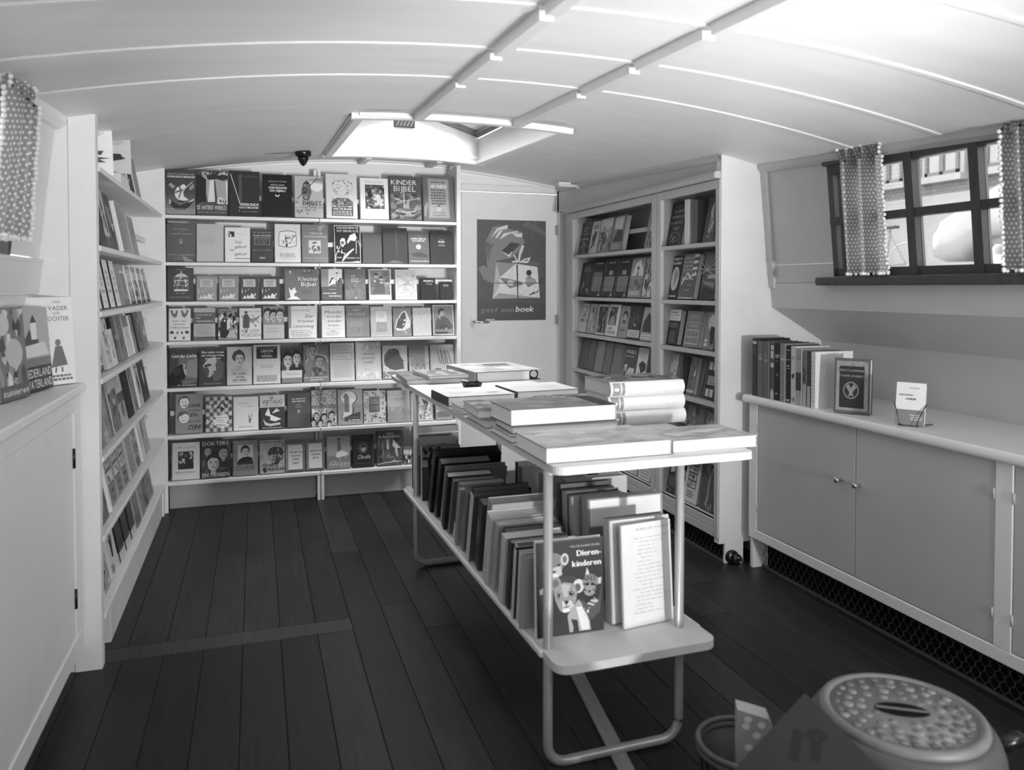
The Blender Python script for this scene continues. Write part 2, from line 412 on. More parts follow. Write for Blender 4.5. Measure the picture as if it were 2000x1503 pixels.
for y in (2.155, 1.895):
    sl(y - .018, y + .018, WZ0, WZ1 - .02, .008, .03, 'sash_bar')
sl(WY0, WY1, zm - .014, zm + .014, .006, .03, 'sash_bar')
for y0, y1 in ((1.63, 1.877), (1.913, 2.137), (2.173, 2.525)):
    for z0, z1 in ((WZ0 + .03, zm - .014), (zm + .014, WZ1 - .045)):
        q = [(hullR(z0) + .016, y0, z0), (hullR(z0) + .016, y1, z0), (hullR(z1) + .016, y1, z1), (hullR(z1) + .016, y0, z1)]
        MB().quadprism(q, (.004, 0, 0)).build('pane', M_GLASS, w1)
MB().rbox((hullR(1.25) - .055, WY0 - .03, 1.226), (hullR(1.25) + .05, WY1 + .055, 1.258), .006, 80).build('sill', M_WINWOOD, w1)

# left hull side with its window
wl = empty('wall_left', (0, 0, 0), kind='structure')
def lboard(y0, y1, z0, z1, off=0.0, name='panel'):
    q = [(hullL(z0) + off, y0, z0), (hullL(z0) + off, y1, z0), (hullL(z1) + off, y1, z1), (hullL(z1) + off, y0, z1)]
    return MB().quadprism(q, (-.03, 0, .003)).build(name, M_PAINT2, wl)
lboard(2.44, 2.76, 1.31, 1.80); lboard(-3.3, 1.5, 1.31, 1.80); lboard(1.5, 2.44, 1.70, 1.80)
lboard(-3.3, 2.76, 1.20, 1.305, .012); lboard(-3.3, 2.76, .90, 1.197, .006)
MB().quadprism([(hullL(1.31) + .012, -3.3, 1.302), (hullL(1.31) + .012, 2.76, 1.302), (hullL(1.31) - .03, 2.76, 1.308), (hullL(1.31) - .03, -3.3, 1.308)], (0, 0, -.008)).build('ledge_board', M_PAINT2, wl)
MB().box((-1.02, -3.3, 0), (-.99, 2.76, .93)).build('lower_panel', M_PAINT2, wl)
w2 = empty('window_2', (0, 0, 0), kind='structure')
def sL(y0, y1, z0, z1, a, b_, name):
    q = [(hullL(z0) + a, y0, z0), (hullL(z0) + a, y1, z0), (hullL(z1) + a, y1, z1), (hullL(z1) + a, y0, z1)]
    return MB().quadprism(q, (-(a + b_), 0, 0)).build(name, M_WINWOOD, w2)
sL(1.5, 2.44, 1.66, 1.71, .006, .03, 'frame_rail'); sL(1.5, 2.44, 1.305, 1.34, .006, .03, 'frame_rail')
for y in (1.515, 1.97, 2.425): sL(y - .015, y + .015, 1.31, 1.70, .006, .03, 'frame_stile')
for y0, y1 in ((1.53, 1.955), (1.985, 2.41)):
    MB().quadprism([(hullL(1.34) - .015, y0, 1.34), (hullL(1.34) - .015, y1, 1.34), (hullL(1.66) - .015, y1, 1.66), (hullL(1.66) - .015, y0, 1.66)], (-.004, 0, 0)).build('pane', M_GLASS, w2)
m = MB(); vs = []; fs = []
for y in (-3.3, 0, 1, 2, 2.76):
    z = ceil_z(-.58, y); xx = hullL(z)
    vs += [(xx, y, z), (xx + .035, y, z + .006), (xx + .03, y, z - .012), (xx + .012, y, z - .03), (xx - .005, y, z - .032)]
for i in range(4):
    for k in range(4): fs.append((5 * i + k, 5 * i + 5 + k, 5 * i + 6 + k, 5 * i + k + 1))
m.add(vs, fs); tag(m.build('trim_4', M_TRIM), kind='structure')

# left bulkhead facing the camera, its stile; stern bulkhead; right bulkhead
def to_ceiling(x0, x1, y0, y1, z0=0.0, name='x', mt=M_PAINT, par=None):
    n = max(2, int((x1 - x0) / .1)); vs = []; fs = []
    for y in (y0, y1):
        for i in range(n + 1):
            x = x0 + (x1 - x0) * i / n; vs += [(x, y, z0), (x, y, ceil_z(x, y) + .004)]
    k = 2 * (n + 1)
    for i in range(n):
        fs += [(2 * i, 2 * i + 2, 2 * i + 3, 2 * i + 1), (k + 2 * i + 1, k + 2 * i + 3, k + 2 * i + 2, k + 2 * i)]
        fs += [(2 * i + 1, 2 * i + 3, k + 2 * i + 3, k + 2 * i + 1), (2 * i, k + 2 * i, k + 2 * i + 2, 2 * i + 2)]
    fs += [(0, 1, k + 1, k), (2 * n, k + 2 * n, k + 2 * n + 1, 2 * n + 1)]
    return MB().add(vs, fs).build(name, mt, par)
wp = to_ceiling(-1.02, -.553, 2.762, 2.80, 0, 'wall_partition_left'); tag(wp, kind='structure')
to_ceiling(-.552, -.476, 2.757, 2.80, 0, 'stile', M_PAINT, wp)
tag(to_ceiling(-1.05, 2.65, YR - .03, YR, 0, 'wall_rear'), kind='structure')
wq = to_ceiling(1.925, 2.62, 2.962, 3.0, .09, 'wall_partition_right', M_PAINT2); tag(wq, kind='structure')  # darker paint copy tones down the strong lamp light on this bulkhead
tag(MB().box((-0.74, 2.80, 0), (-.70, 5.0, 2.05)).build('wall_side_left', M_PAINT), kind='structure')
tag(MB().box((2.17, 3.0, 0), (2.2, 5.0, 2.05)).build('wall_side_right', M_PAINT), kind='structure')
# ------------------------------------------------------------------ flat print: vector drawing in cover coordinates (0..1 right, 0..1 up)
GLY = {}
def glyph(ch):
    if ch in GLY: return GLY[ch]
    cu = bpy.data.curves.new('g', 'FONT'); cu.body = ch; cu.size = 1; cu.resolution_u = 2
    o = bpy.data.objects.new('g', cu); COL.objects.link(o)
    dg = bpy.context.evaluated_depsgraph_get(); dg.update()
    me = o.evaluated_get(dg).to_mesh()
    vs = [(v.co.x, v.co.y) for v in me.vertices]; fs = [tuple(p.vertices) for p in me.polygons]
    o.evaluated_get(dg).to_mesh_clear()
    bpy.data.objects.remove(o); bpy.data.curves.remove(cu)
    if vs:
        x0 = min(v[0] for v in vs); x1 = max(v[0] for v in vs)
        vs = [(x - x0, y) for x, y in vs]; wd = x1 - x0
    else: wd = 0.28
    GLY[ch] = (vs, fs, wd); return GLY[ch]

# every command returns a list of (vertices, faces, tone)
def R(x0, y0, x1, y1, g): return [([(x0, y0), (x1, y0), (x1, y1), (x0, y1)], [(0, 1, 2, 3)], g)]
def E(cx, cy, rx, ry, g, n=14, a0=0, a1=360):
    full = (a1 - a0) >= 360
    pts = [(cx + rx * math.cos(R_(a0 + (a1 - a0) * i / (n if full else n - 1))), cy + ry * math.sin(R_(a0 + (a1 - a0) * i / (n if full else n - 1)))) for i in range(n)]
    return [(pts, [tuple(range(n))], g)]
def P(g, *pts):
    tr = tessellate_polygon([[Vector((p[0], p[1], 0)) for p in pts]])
    out = []
    for t in tr:
        a, b, c = (pts[i] for i in t)
        if (b[0] - a[0]) * (c[1] - a[1]) - (b[1] - a[1]) * (c[0] - a[0]) < 0: t = (t[0], t[2], t[1])
        out.append(tuple(t))
    return [(list(pts), out, g)]
def T(s, x0, x1, y, h, g, sh=0.0, bold=0):
    """a line of lettering fitted between x0 and x1, cap height h"""
    x = 0; vs = []; fs = []
    for ch in s:
        if ch == ' ': x += .33; continue
        gv, gf, wd = glyph(ch); k = len(vs)
        vs += [(px + x + sh * py, py) for px, py in gv]; fs += [tuple(i + k for i in f) for f in gf]
        x += wd + .1
    wd = max(x - .1, .01); sx = (x1 - x0) / wd; sy = h / .7
    out = [([(x0 + px * sx, y + py * sy) for px, py in vs], fs, g)]
    if bold: out.append(([(x0 + px * sx + bold, y + py * sy) for px, py in vs], fs, g))
    return out
def L(x0, x1, y0, y1, n, g, seed=0, hh=None, ragged=.25):
    """n lines of unreadable small print"""
    r = random.Random(seed); out = []
    st = (y1 - y0) / max(1, n); hh = hh or st * .42
    for i in range(n):
        y = y1 - (i + .8) * st; a = x0 + (x1 - x0) * r.uniform(0, ragged * .5); e = x1 - (x1 - x0) * r.uniform(0, ragged)
        while a < e:
            b = min(e, a + (x1 - x0) * r.uniform(.07, .2)); out += R(a, y, b, y + hh, g); a = b + (x1 - x0) * .035
    return out
def M(x0, y0, x1, y1, gs, n, sz, seed=0, el=1.0):
    """irregular blots of mixed tones: half-tone pictures too small to read"""
    r = random.Random(seed * 77 + 5); out = []
    for i in range(n):
        cx = r.uniform(x0, x1); cy = r.uniform(y0, y1); a = r.uniform(.45, 1) * sz; k = r.randint(5, 8); ph = r.uniform(0, 6)
        pts = []
        for j in range(k):
            t = ph + 6.283 * j / k; q = a * r.uniform(.5, 1.1)
            pts.append((min(x1, max(x0, cx + q * math.cos(t))), min(y1, max(y0, cy + q * el * math.sin(t)))))
        out.append((pts, [tuple(range(k))], r.choice(gs)))
    return out
def ST(g, wd, *pts):
    """a drawn stroke"""
    out = []
    for (ax, ay), (bx, by) in zip(pts, pts[1:]):
        dx, dy = bx - ax, by - ay; l = math.hypot(dx, dy) or 1; nx, ny = -dy / l * wd / 2, dx / l * wd / 2
        out.append(([(ax - nx, ay - ny), (bx - nx, by - ny), (bx + nx, by + ny), (ax + nx, ay + ny)], [(0, 1, 2, 3)], g))
    return out
def FR(x0, y0, x1, y1, wd, g, wy=None):
    wy = wy or wd
    return R(x0, y0, x1, y0 + wy, g) + R(x0, y1 - wy, x1, y1, g) + R(x0, y0, x0 + wd, y1, g) + R(x1 - wd, y0, x1, y1, g)
def FACE(cx, cy, s, skin=190, hair=50, shirt=None, asp=.72):
    """small portrait: s = head height, asp = cover width/height correction"""
    q = s / asp; o = []
    if shirt is not None: o += P(shirt, (cx - q * .75, cy - s * 1.15), (cx + q * .75, cy - s * 1.15), (cx + q * .62, cy - s * .72), (cx + q * .2, cy - s * .5), (cx - q * .2, cy - s * .5), (cx - q * .62, cy - s * .72))
    o += R(cx - q * .13, cy - s * .68, cx + q * .13, cy - s * .3, skin - 25)
    o += E(cx, cy + s * .1, q * .42, s * .5, hair)
    o += E(cx, cy - s * .05, q * .33, s * .44, skin, 18)
    o += P(skin - 38, (cx + q * .06, cy - s * .45), (cx + q * .24, cy - s * .34), (cx + q * .33, cy - s * .02), (cx + q * .24, cy + s * .2), (cx + q * .17, cy - s * .1))
    o += P(hair, (cx - q * .34, cy + s * .1), (cx - q * .25, cy + s * .42), (cx + q * .2, cy + s * .46), (cx + q * .35, cy + s * .1), (cx + q * .2, cy + s * .27), (cx - q * .1, cy + s * .31))
    for d in (-.14, .14):
        o += E(cx + q * d, cy + s * .02, q * .065, s * .035, 40, 8); o += R(cx + q * (d - .08), cy + s * .085, cx + q * (d + .08), cy + s * .11, hair)
    o += P(skin - 45, (cx, cy + s * .02), (cx + q * .06, cy - s * .16), (cx - q * .04, cy - s * .16))
    o += E(cx, cy - s * .27, q * .12, s * .035, 90, 8)
    return o
def VG(x0, y0, x1, y1, g0, g1, n=8):
    """printed vertical tone wash, bottom to top"""
    o = []
    for i in range(n): o += R(x0, y0 + (y1 - y0) * i / n, x1, y0 + (y1 - y0) * (i + 1) / n, g0 + (g1 - g0) * i / (n - 1))
    return o

def print_mesh(name, cmds, fn, m, parent, eps=0.00004):
    """cmds drawn through fn(a, b, lift) -> local point"""
    b = MB(); lift = 0.00012
    for vs, fs, g in cmds:
        if not vs: continue
        b.add([fn(p[0], p[1], lift) for p in vs], fs, g); lift += eps if len(cmds) < 60 else eps * .3
    return b.build(name, m, parent)

# ------------------------------------------------------------------ books
def book(loc, rot, w, h, t, g, art=None, spine=None, sg=None, m=None, pg=214, label='', group=None, cat='book', name='book', soft=False, bg=None, rs=0):
    """origin: front cover's lower spine corner; width +x, height +z, thickness +y; front looks to -y, spine to -x"""
    m = m or M_JACKET
    if -.5 < rot[0] < 0: loc = (loc[0], loc[1], loc[2] - t * math.sin(rot[0]) + .0004)      # leaning back: it rests on its rear lower edge
    root = empty(name, loc, rot, label=label, cat=cat, group=group)
    b = .0008 if soft else .0024
    b = min(b, t * .2); c = min(.003, t * .25); sg = g if sg is None else sg
    cv = MB()
    cv.box((c, 0, 0), (w, b, h), g)
    cv.box((c, t - b, 0), (w, t, h), bg if bg is not None else g)
    pr = [(0, c), (c, 0), (c + .0005, b), (b, c + b * .4), (b, t - c - b * .4), (c + .0005, t - b), (c, t), (0, t - c)]
    n = 8; vs = [(x, y, 0) for x, y in pr] + [(x, y, h) for x, y in pr]
    cv.add(vs, [(k, (k + 1) % n, n + (k + 1) % n, n + k) for k in range(n)][::1] + [(0, 7, 4, 3), (4, 7, 6, 5), (0, 3, 2, 1), (8, 11, 12, 15), (12, 13, 14, 15), (8, 9, 10, 11)], sg)
    if rs:                                                   # rounded spine
        k = 8; vs = [(-rs * (1 - (2 * j / k - 1) ** 2) + (.0004 if j in (0, k) else 0), t * j / k, zz) for zz in (0, h) for j in range(k + 1)]
        cv.add(vs, [(j, k + 1 + j, k + 2 + j, j + 1) for j in range(k)] + [tuple(range(k + 1)), tuple(range(2 * k + 1, k, -1))], sg)
    cv.build('cover', m, root)
    i = .0006 if soft else .0032
    MB().box((b, b, i), (w - i, t - b, h - i), pg).build('page_block', M_PAPER, root)
    if art:
        print_mesh('cover_print', art, lambda a, q, e: (a * w, -e, q * h), m, root)
    if spine:
        def sp(a, q, e):
            y = t - c - a * (t - 2 * c); return (-e - (rs * (1 - (2 * y / t - 1) ** 2) if rs else 0), y, q * h)
        print_mesh('spine_print', spine, sp, m, root)
    return root
def spine_text(s, y0, y1, x0=.25, x1=.75, g=220):
    """lettering that runs up the spine"""
    o = []
    for vs, fs, tg in T(s, y0, y1, 0, 1, g):
        o.append(([(x1 - (x1 - x0) * q, a) for a, q in vs], fs, tg))
    return o
# ------------------------------------------------------------------ wall shelving at the back
ZB = [1.607, 1.353, 1.140, .924, .671, .414, .161]
YF = 4.575
bs = empty('bookshelf', (0.35, 4.7, 0)); tag(bs, 'cream-painted wall shelving across the back wall, left of the door', 'bookshelf')
def put(mb, name, m, par):
    o = mb.build(name, m); o.parent = par; o.matrix_parent_inverse = Matrix.Translation(par.location).inverted(); return o
XJ = .345
for z in ZB:
    for a, b_ in ((-.462, XJ - .0012), (XJ + .0012, 1.146)):
        put(MB().rbox((a, YF, z - .018), (b_, 4.80, z), .002), 'shelf', M_PAINT, bs)
        put(MB().box((a + .01, 4.655, z + .098), (b_ - .01, 4.667, z + .124)), 'rail', M_TRIM, bs)
put(MB().box((-.47, 4.80, .0), (1.16, 4.812, 1.99)), 'back_panel', M_PAINT, bs)
to = MB(); vs = []
put(MB().box((1.147, YF - .002, 0), (1.171, 4.925, 1.945)), 'end_panel', M_PAINT, bs)
for a in (XJ - .02, XJ + .002):
    put(MB().rbox((a, YF + .002, 0), (a + .017, YF + .022, .143), .0015), 'foot', M_PAINT, bs)
    put(MB().box((a, 4.712, 0), (a + .017, 4.799, 1.9)), 'post', M_PAINT, bs)
put(MB().box((-.46, 4.652, 0), (XJ - .022, 4.664, .143)).box((XJ + .02, 4.652, 0), (1.146, 4.664, .143)), 'kickboard', M_GREY, bs)

# wall shelving on the left
ls = empty('bookshelf', (-.58, 3.7, 0)); tag(ls, 'cream-painted wall shelving along the left wall, books facing the room', 'bookshelf')
XL = -.472
for z in ZB:
    put(MB().rbox((-.70, 2.801, z - .018), (XL, 4.562, z), .002), 'shelf', M_PAINT, ls)
    if z < 1.6: put(MB().box((-.564, 2.81, z + .098), (-.552, 4.555, z + .124)), 'rail', M_TRIM, ls)
put(MB().box((-.70, 4.563, 0), (-.458, 4.574, 1.86)), 'end_panel', M_PAINT, ls)
put(MB().rbox((-.492, 4.50, 0), (-.474, 4.562, .142), .002), 'foot', M_PAINT, ls)
put(MB().rbox((-.56, 2.955, 0), (-.482, 4.50, .142), .002), 'kickboard', M_PAINT2, ls)

# right-hand bookcase: two framed bays
rb = empty('bookcase', (2.05, 3.8, 0)); tag(rb, 'tall two-bay painted bookcase in the right wall, in shadow, beside the door', 'bookcase')
XR = 1.92
ZR = [1.42, 1.157, .93, .704, .45, .19]
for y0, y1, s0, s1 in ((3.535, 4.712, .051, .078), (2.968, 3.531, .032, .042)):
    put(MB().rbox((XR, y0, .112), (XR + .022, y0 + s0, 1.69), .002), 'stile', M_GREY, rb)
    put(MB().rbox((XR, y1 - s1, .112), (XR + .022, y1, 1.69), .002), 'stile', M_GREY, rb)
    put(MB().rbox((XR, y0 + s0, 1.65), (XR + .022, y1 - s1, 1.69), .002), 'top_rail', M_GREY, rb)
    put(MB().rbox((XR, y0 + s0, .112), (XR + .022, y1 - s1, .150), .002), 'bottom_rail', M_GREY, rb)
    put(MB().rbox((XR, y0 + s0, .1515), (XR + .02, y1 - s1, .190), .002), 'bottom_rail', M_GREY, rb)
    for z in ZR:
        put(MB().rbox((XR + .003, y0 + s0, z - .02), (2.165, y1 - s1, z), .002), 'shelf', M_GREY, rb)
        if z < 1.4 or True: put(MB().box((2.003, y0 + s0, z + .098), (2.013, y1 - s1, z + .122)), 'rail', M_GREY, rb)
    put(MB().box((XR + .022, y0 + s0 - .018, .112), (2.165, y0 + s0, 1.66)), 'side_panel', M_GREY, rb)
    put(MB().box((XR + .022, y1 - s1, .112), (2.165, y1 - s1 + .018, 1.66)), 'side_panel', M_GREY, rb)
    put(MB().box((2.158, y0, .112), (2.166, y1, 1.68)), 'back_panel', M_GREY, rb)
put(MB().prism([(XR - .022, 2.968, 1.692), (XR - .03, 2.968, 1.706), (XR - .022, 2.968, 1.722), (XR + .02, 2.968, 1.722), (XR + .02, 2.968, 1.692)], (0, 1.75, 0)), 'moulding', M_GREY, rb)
m = MB(); vs = []
for y in (2.968, 3.4, 3.8, 4.2, 4.6, 4.93): vs += [(XR + .012, y, 1.72), (XR + .012, y, ceil_z(XR, y) + .004), (XR + .03, y, ceil_z(XR, y) + .004), (XR + .03, y, 1.72)]
fs = []
for i in range(5):
    for k in range(4): fs.append((4 * i + k, 4 * i + 4 + k, 4 * i + 4 + (k + 1) % 4, 4 * i + (k + 1) % 4))
put(m.add(vs, fs + [(0, 1, 2, 3)]), 'top_panel', M_GREY, rb)
m = MB(); vs = []; fs = []
for y in (2.968, 3.6, 4.3, 4.92):
    z = ceil_z(XR, y) + .002; vs += [(XR + .012, y, z), (XR - .012, y, z), (XR - .01, y, z - .014), (XR + .004, y, z - .03), (XR + .012, y, z - .03)]
for i in range(3):
    for k in range(4): fs.append((5 * i + k, 5 * i + k + 1, 5 * i + 6 + k, 5 * i + 5 + k))
tag(m.add(vs, fs).build('trim_5', M_GREY), kind='structure')
tag(MB().box((1.968, 4.715, 0), (1.99, 4.93, 1.9)).build('wall_return', M_GREY), kind='structure')
put(MB().rbox((1.955, 2.964, 0), (2.052, 2.978, .112), .002), 'base_end', M_PAINT2, rb)

M_MESH = mat('grille_wire', 84, .5, .4, .05, 30)
def grille(x, y0, y1, z0, z1, par, p=.0165):
    """expanded-metal ventilation grille: zig-zag strands that touch"""
    m = MB(); n = int((y1 - y0) / p); rows = max(3, int((z1 - z0) / .024)); hz = (z1 - z0) / rows; t = .0018
    for i in range(n + 1):
        s = 1 if i % 2 else -1
        for k in range(rows * 2):
            za = z0 + k * hz / 2; zb_ = za + hz / 2
            oa = (p / 2 - t / 2) if (k // 2 + (0 if s > 0 else 1)) % 2 else -(p / 2 - t / 2)
            if k % 2 == 0:
                y = y0 + i * p + oa; m.add([(x, y - t, za), (x, y + t, za), (x, y + t, zb_), (x, y - t, zb_)], [(0, 3, 2, 1)])
            else:
                ob = (p / 2 - t / 2) if ((k + 1) // 2 + (0 if s > 0 else 1)) % 2 else -(p / 2 - t / 2)
                ya, yb = y0 + i * p + oa, y0 + i * p + ob
                m.add([(x, ya - t, za), (x, ya + t, za), (x, yb + t, zb_), (x, yb - t, zb_)], [(0, 3, 2, 1)])
    m.box((x - .001, y0, z0 - .006), (x + .004, y1, z0 + .004)).box((x - .001, y0, z1 - .004), (x + .004, y1, z1 + .004))
    o = put(m, 'grille', M_MESH, par); o['kind'] = 'stuff'
    put(MB().box((x + .03, y0, 0), (x + .034, y1, z1)), 'grille_backing', M_DARK, par)
grille(1.958, 2.985, 4.70, .006, .110, rb)

# round black socket on the bookcase base, with plug and lead
sp = onY(1428, 1086, 2.962)
sk_ = empty('wall_socket', sp); tag(sk_, 'round black bakelite socket with plug on the bookcase base', 'socket')
MX = Matrix.Rotation(R_(90), 4, 'X')
o = MB().lathe([(.030, 0), (.031, .004), (.030, .018), (.026, .022)], 24, 24, MX).build('socket_base', M_BLACK, sk_, True)
o = MB().lathe([(.018, .022), (.022, .024), (.024, .034), (.023, .044), (.016, .048)], 24, 24, Matrix.Translation((.006, 0, -.002)) @ MX).build('plug', M_BLACK, sk_, True)
for dx, dz in ((.005, .008), (.009, -.01), (.018, -.012)):
    MB().ball((.006 + dx - .005, -.049, dz), .0028, 6, 220).build('pin', M_CHROME, sk_)
MB().tube([(.0, -.036, -.022), (-.006, -.036, -.034), (-.022, -.034, -.046), (-.045, -.03, -.055), (-.062, -.02, -.059), (-.066, .06, -.060), (-.066, .6, -.060)], .0035, 8, 24).build('cable', M_BLACK, sk_, True)

# ------------------------------------------------------------------ low cabinet on the right
XCB = 2.035
rc = empty('cabinet', (2.2, 2.0, 0)); tag(rc, 'low built-in cupboard with grey doors under the right-hand window', 'cabinet')
m = MB(); pr = [(2.0, .742), (2.002, .75), (2.008, .755), (2.457, .755), (2.457, .725), (2.008, .722), (2.002, .728), (2.0, .735)]
put(m.prism([(x, 2.906, z) for x, z in pr], (0, -3.6, 0)), 'countertop', M_PAINT, rc)
put(MB().rbox((XCB, -.69, .134), (XCB + .03, 2.905, .176), .003), 'bottom_rail', M_PAINT, rc)
for y0, y1 in ((2.848, 2.905), (1.655, 1.712)): put(MB().rbox((XCB, y0, .176), (XCB + .028, y1, .723), .002), 'stile', M_PAINT, rc)
put(MB().box((XCB + .01, 2.885, .0), (2.44, 2.904, .723)), 'end_panel', M_PAINT, rc)
for i, (y0, y1, ky) in enumerate(((2.272, 2.846, 2.335), (1.714, 2.269, 2.222), (1.10, 1.653, 1.15), (.54, 1.097, 1.05))):
    d = put(MB().rbox((XCB + .002, y0, .179), (XCB + .022, y1, .720), .002), 'door', M_DOOR, rc)
    if i < 2:
        c = onX(1643 if i == 0 else 1679, 936 if i == 0 else 947, XCB)
        Mk = Matrix.Translation(c) @ Matrix.Rotation(R_(-90), 4, 'Y')
        k = MB().lathe([(.007, 0), (.005, .008), (.009, .016), (.0115, .022), (.011, .027), (.006, .030)], 16, 200, Mk).build('knob', M_CHROME, d, True)
        k.matrix_parent_inverse = Matrix.Identity(4)
    for z in (.62, .27):
        yh = y1 - .001 if i % 2 == 0 else y0 + .001
        hh = MB().lathe([(.003, -.016), (.003, .016)], 8, 150, None, (XCB - .0005, yh, z)).build('hinge', M_DOOR, d, True)
grille(2.092, -.6, 2.885, .006, .132, rc)

# ------------------------------------------------------------------ cupboard on the left
XLB = -.527
lc = empty('cabinet', (-.75, 2.0, 0)); tag(lc, 'cream-painted built-in cupboard with panel door at the left edge', 'cabinet')
put(MB().rbox((-.985, -.6, .892), (XLB + .018, 2.752, .918), .005), 'countertop', M_PAINT, lc)
put(MB().rbox((XLB - .03, -.6, .085), (XLB, 2.752, .15), .003), 'bottom_rail', M_PAINT, lc)
put(MB().rbox((XLB - .03, -.6, .84), (XLB, 2.752, .89), .003), 'top_rail', M_PAINT, lc)
for y0, y1 in ((2.66, 2.752), (1.86, 1.94), (1.0, 1.08)): put(MB().rbox((XLB - .03, y0, .15), (XLB, y1, .84), .003), 'stile', M_PAINT, lc)
for y0, y1 in ((1.942, 2.658), (1.082, 1.858)):
    d = put(MB().rbox((XLB - .024, y0, .152), (XLB - .004, y1, .838), .006), 'door', M_PAINT, lc)
    for z in (.70, .27): MB().lathe([(.005, -.03), (.005, .03)], 8, 60, None, (XLB - .002, y1 + .001, z)).build('hinge', M_BLACK, d, True)
put(MB().box((-.60, -.6, 0), (-.58, 2.752, .085)), 'toe_kick', M_PAINT2, lc)

# ------------------------------------------------------------------ display table
TB = empty('display_table', (.688, 1.765, 0), (0, 0, R_(1.4))); tag(TB, 'long tubular steel table with wooden top and book shelf below', 'table')
def rounded(x0, y0, x1, y1, r, z0, z1, corners=(1, 1, 1, 1), n=5):
    pts = []
    for (cx, cy, a), k in zip(((x0 + r, y0 + r, 180), (x1 - r, y0 + r, 270), (x1 - r, y1 - r, 0), (x0 + r, y1 - r, 90)), corners):
        if k:
            for i in range(n + 1):
                t = R_(a + 90 * i / n); pts.append((cx + r * math.cos(t), cy + r * math.sin(t), z0))
        else:
            pts.append(((x0, y0, z0), (x1, y0, z0), (x1, y1, z0), (x0, y1, z0))[{180: 0, 270: 1, 0: 2, 90: 3}[a]])
    return MB().prism(pts[::-1], (0, 0, z1 - z0))
rounded(0, 0, .582, 2.14, .03, .7635, .780).build('tabletop', M_PLY, TB)
rounded(-.001, -.001, .583, 2.141, .03, .7605, .7635).build('top_edging', M_EDGE, TB)
rounded(-.008, .085, .432, 1.76, .02, .292, .310, (0, 0, 1, 1)).build('lower_shelf', M_PLY, TB)
rounded(-.012, -.045, .438, .083, .035, .290, .311, (1, 1, 0, 0)).build('shelf_end', M_PLY, TB)
for x in (-.0165, .4365): MB().rbox((x - .004, .05, .294), (x + .008, 1.73, .3098), .002).build('side_rail', M_PAINT, TB)
for y in (.062, 1.585):
    xa, xb = .006, .385; rr = .05; pts = [(xa, y, .762)]
    for i in range(7):
        a = R_(180 + 15 * i); pts.append((xa + rr + rr * math.cos(a), y, .0125 + rr + rr * math.sin(a)))
    for i in range(7):
        a = R_(270 + 15 * i); pts.append((xb - rr + rr * math.cos(a), y, .0125 + rr + rr * math.sin(a)))
    pts.append((xb, y, .762))
    MB().tube(pts, .0122, 12, 180).build('leg_frame', M_STEEL, TB, True)
    MB().rbox((xa - .004, y - .012, .750), (xb + .012, y + .012, .7606), .002).build('cross_bar', M_STEEL, TB)
# flat batten lying on the floor under the table
p0, p1 = onZ(1132, 1322, .008), onZ(1212, 1478, .008)
d = (p1 - p0).normalized(); s = Vector((-d.y, d.x, 0)) * .021; q1 = p1 + d * .5; q0 = p0 - d * .25
o = MB().quadprism([q0 - s + Vector((0, 0, -.0079)), q1 - s + Vector((0, 0, -.0079)), q1 + s + Vector((0, 0, -.0079)), q0 + s + Vector((0, 0, -.0079))], (0, 0, .007), 150).build('floor_batten', mat('batten_wood', 146, .6, .3, .15, 60, .1, stretch=(1, .1, 1)))
tag(o, 'pale flat wooden batten lying on the floor under the display table', 'batten')

# ------------------------------------------------------------------ poster on the door
pq = [onY(932, 625, YB - .0075), onY(1066, 628, YB - .0075), onY(1066, 430, YB - .0075), onY(932, 428, YB - .0075)]
px0, px1, pz0, pz1 = pq[0].x, pq[1].x, pq[0].z - .004, pq[3].z
po = empty('poster', (px0, YB - .0055, pz0)); tag(po, 'dark gift-book poster reading "geef een boek" pinned on the door', 'poster')
pw_, ph_ = px1 - px0, pz1 - pz0
MB().box((0, -.0012, 0), (pw_, 0, ph_), 84).build('sheet', M_MIX, po)
art = []
rr_ = random.Random(3)
art += P(104, (.72, 1), (1, .9), (1, .84), (.66, .95)) + P(76, (0, .2), (1, .16), (1, 0), (0, 0))
def PX_(x, y): return ((x - 218) / 560, (1288 - y) / 840)
def PP(g, *pts): return P(g, *[PX_(*p) for p in pts])
art += PP(132, (286, 630), (345, 508), (462, 488), (460, 520), (548, 535), (585, 555), (580, 585), (603, 630), (560, 700), (500, 760), (372, 790), (356, 905), (352, 980), (270, 945), (228, 850), (270, 826), (300, 850), (284, 700))
for pts in (((330, 598), (375, 520), (462, 488), (462, 520), (390, 535)), ((360, 600), (395, 540), (425, 535), (380, 598)), ((398, 612), (430, 560), (545, 535), (548, 550), (480, 560)), ((500, 560), (585, 555), (580, 588), (540, 590))): art += PP(218, *pts)
for pts in (((286, 640), (310, 620), (300, 690), (300, 780), (290, 780)), ((303, 650), (330, 625), (316, 690), (312, 790), (306, 790)), ((318, 665), (360, 640), (330, 690), (322, 780))): art += PP(96, *pts)
art += PP(60, (413, 708), (490, 632), (568, 646), (480, 735)) + PP(225, (413, 708), (470, 740), (500, 705), (480, 760))
art += PP(98, (372, 785), (750, 800), (700, 838), (470, 800)) + PP(90, (705, 838), (748, 800), (758, 910), (725, 1085))
art += PP(226, (370, 798), (530, 812), (708, 838), (728, 1100), (342, 1106))
art += PP(150, (370, 798), (530, 812), (400, 925), (392, 990), (372, 960)) + PP(168, (342, 1106), (395, 1058), (728, 1100)) + PP(190, (370, 798), (395, 900), (395, 1000), (345, 1100))
art += PP(130, (408, 930), (480, 940), (580, 965), (585, 990), (480, 1020), (404, 940)) + PP(205, (470, 945), (520, 960), (500, 1000), (455, 985))
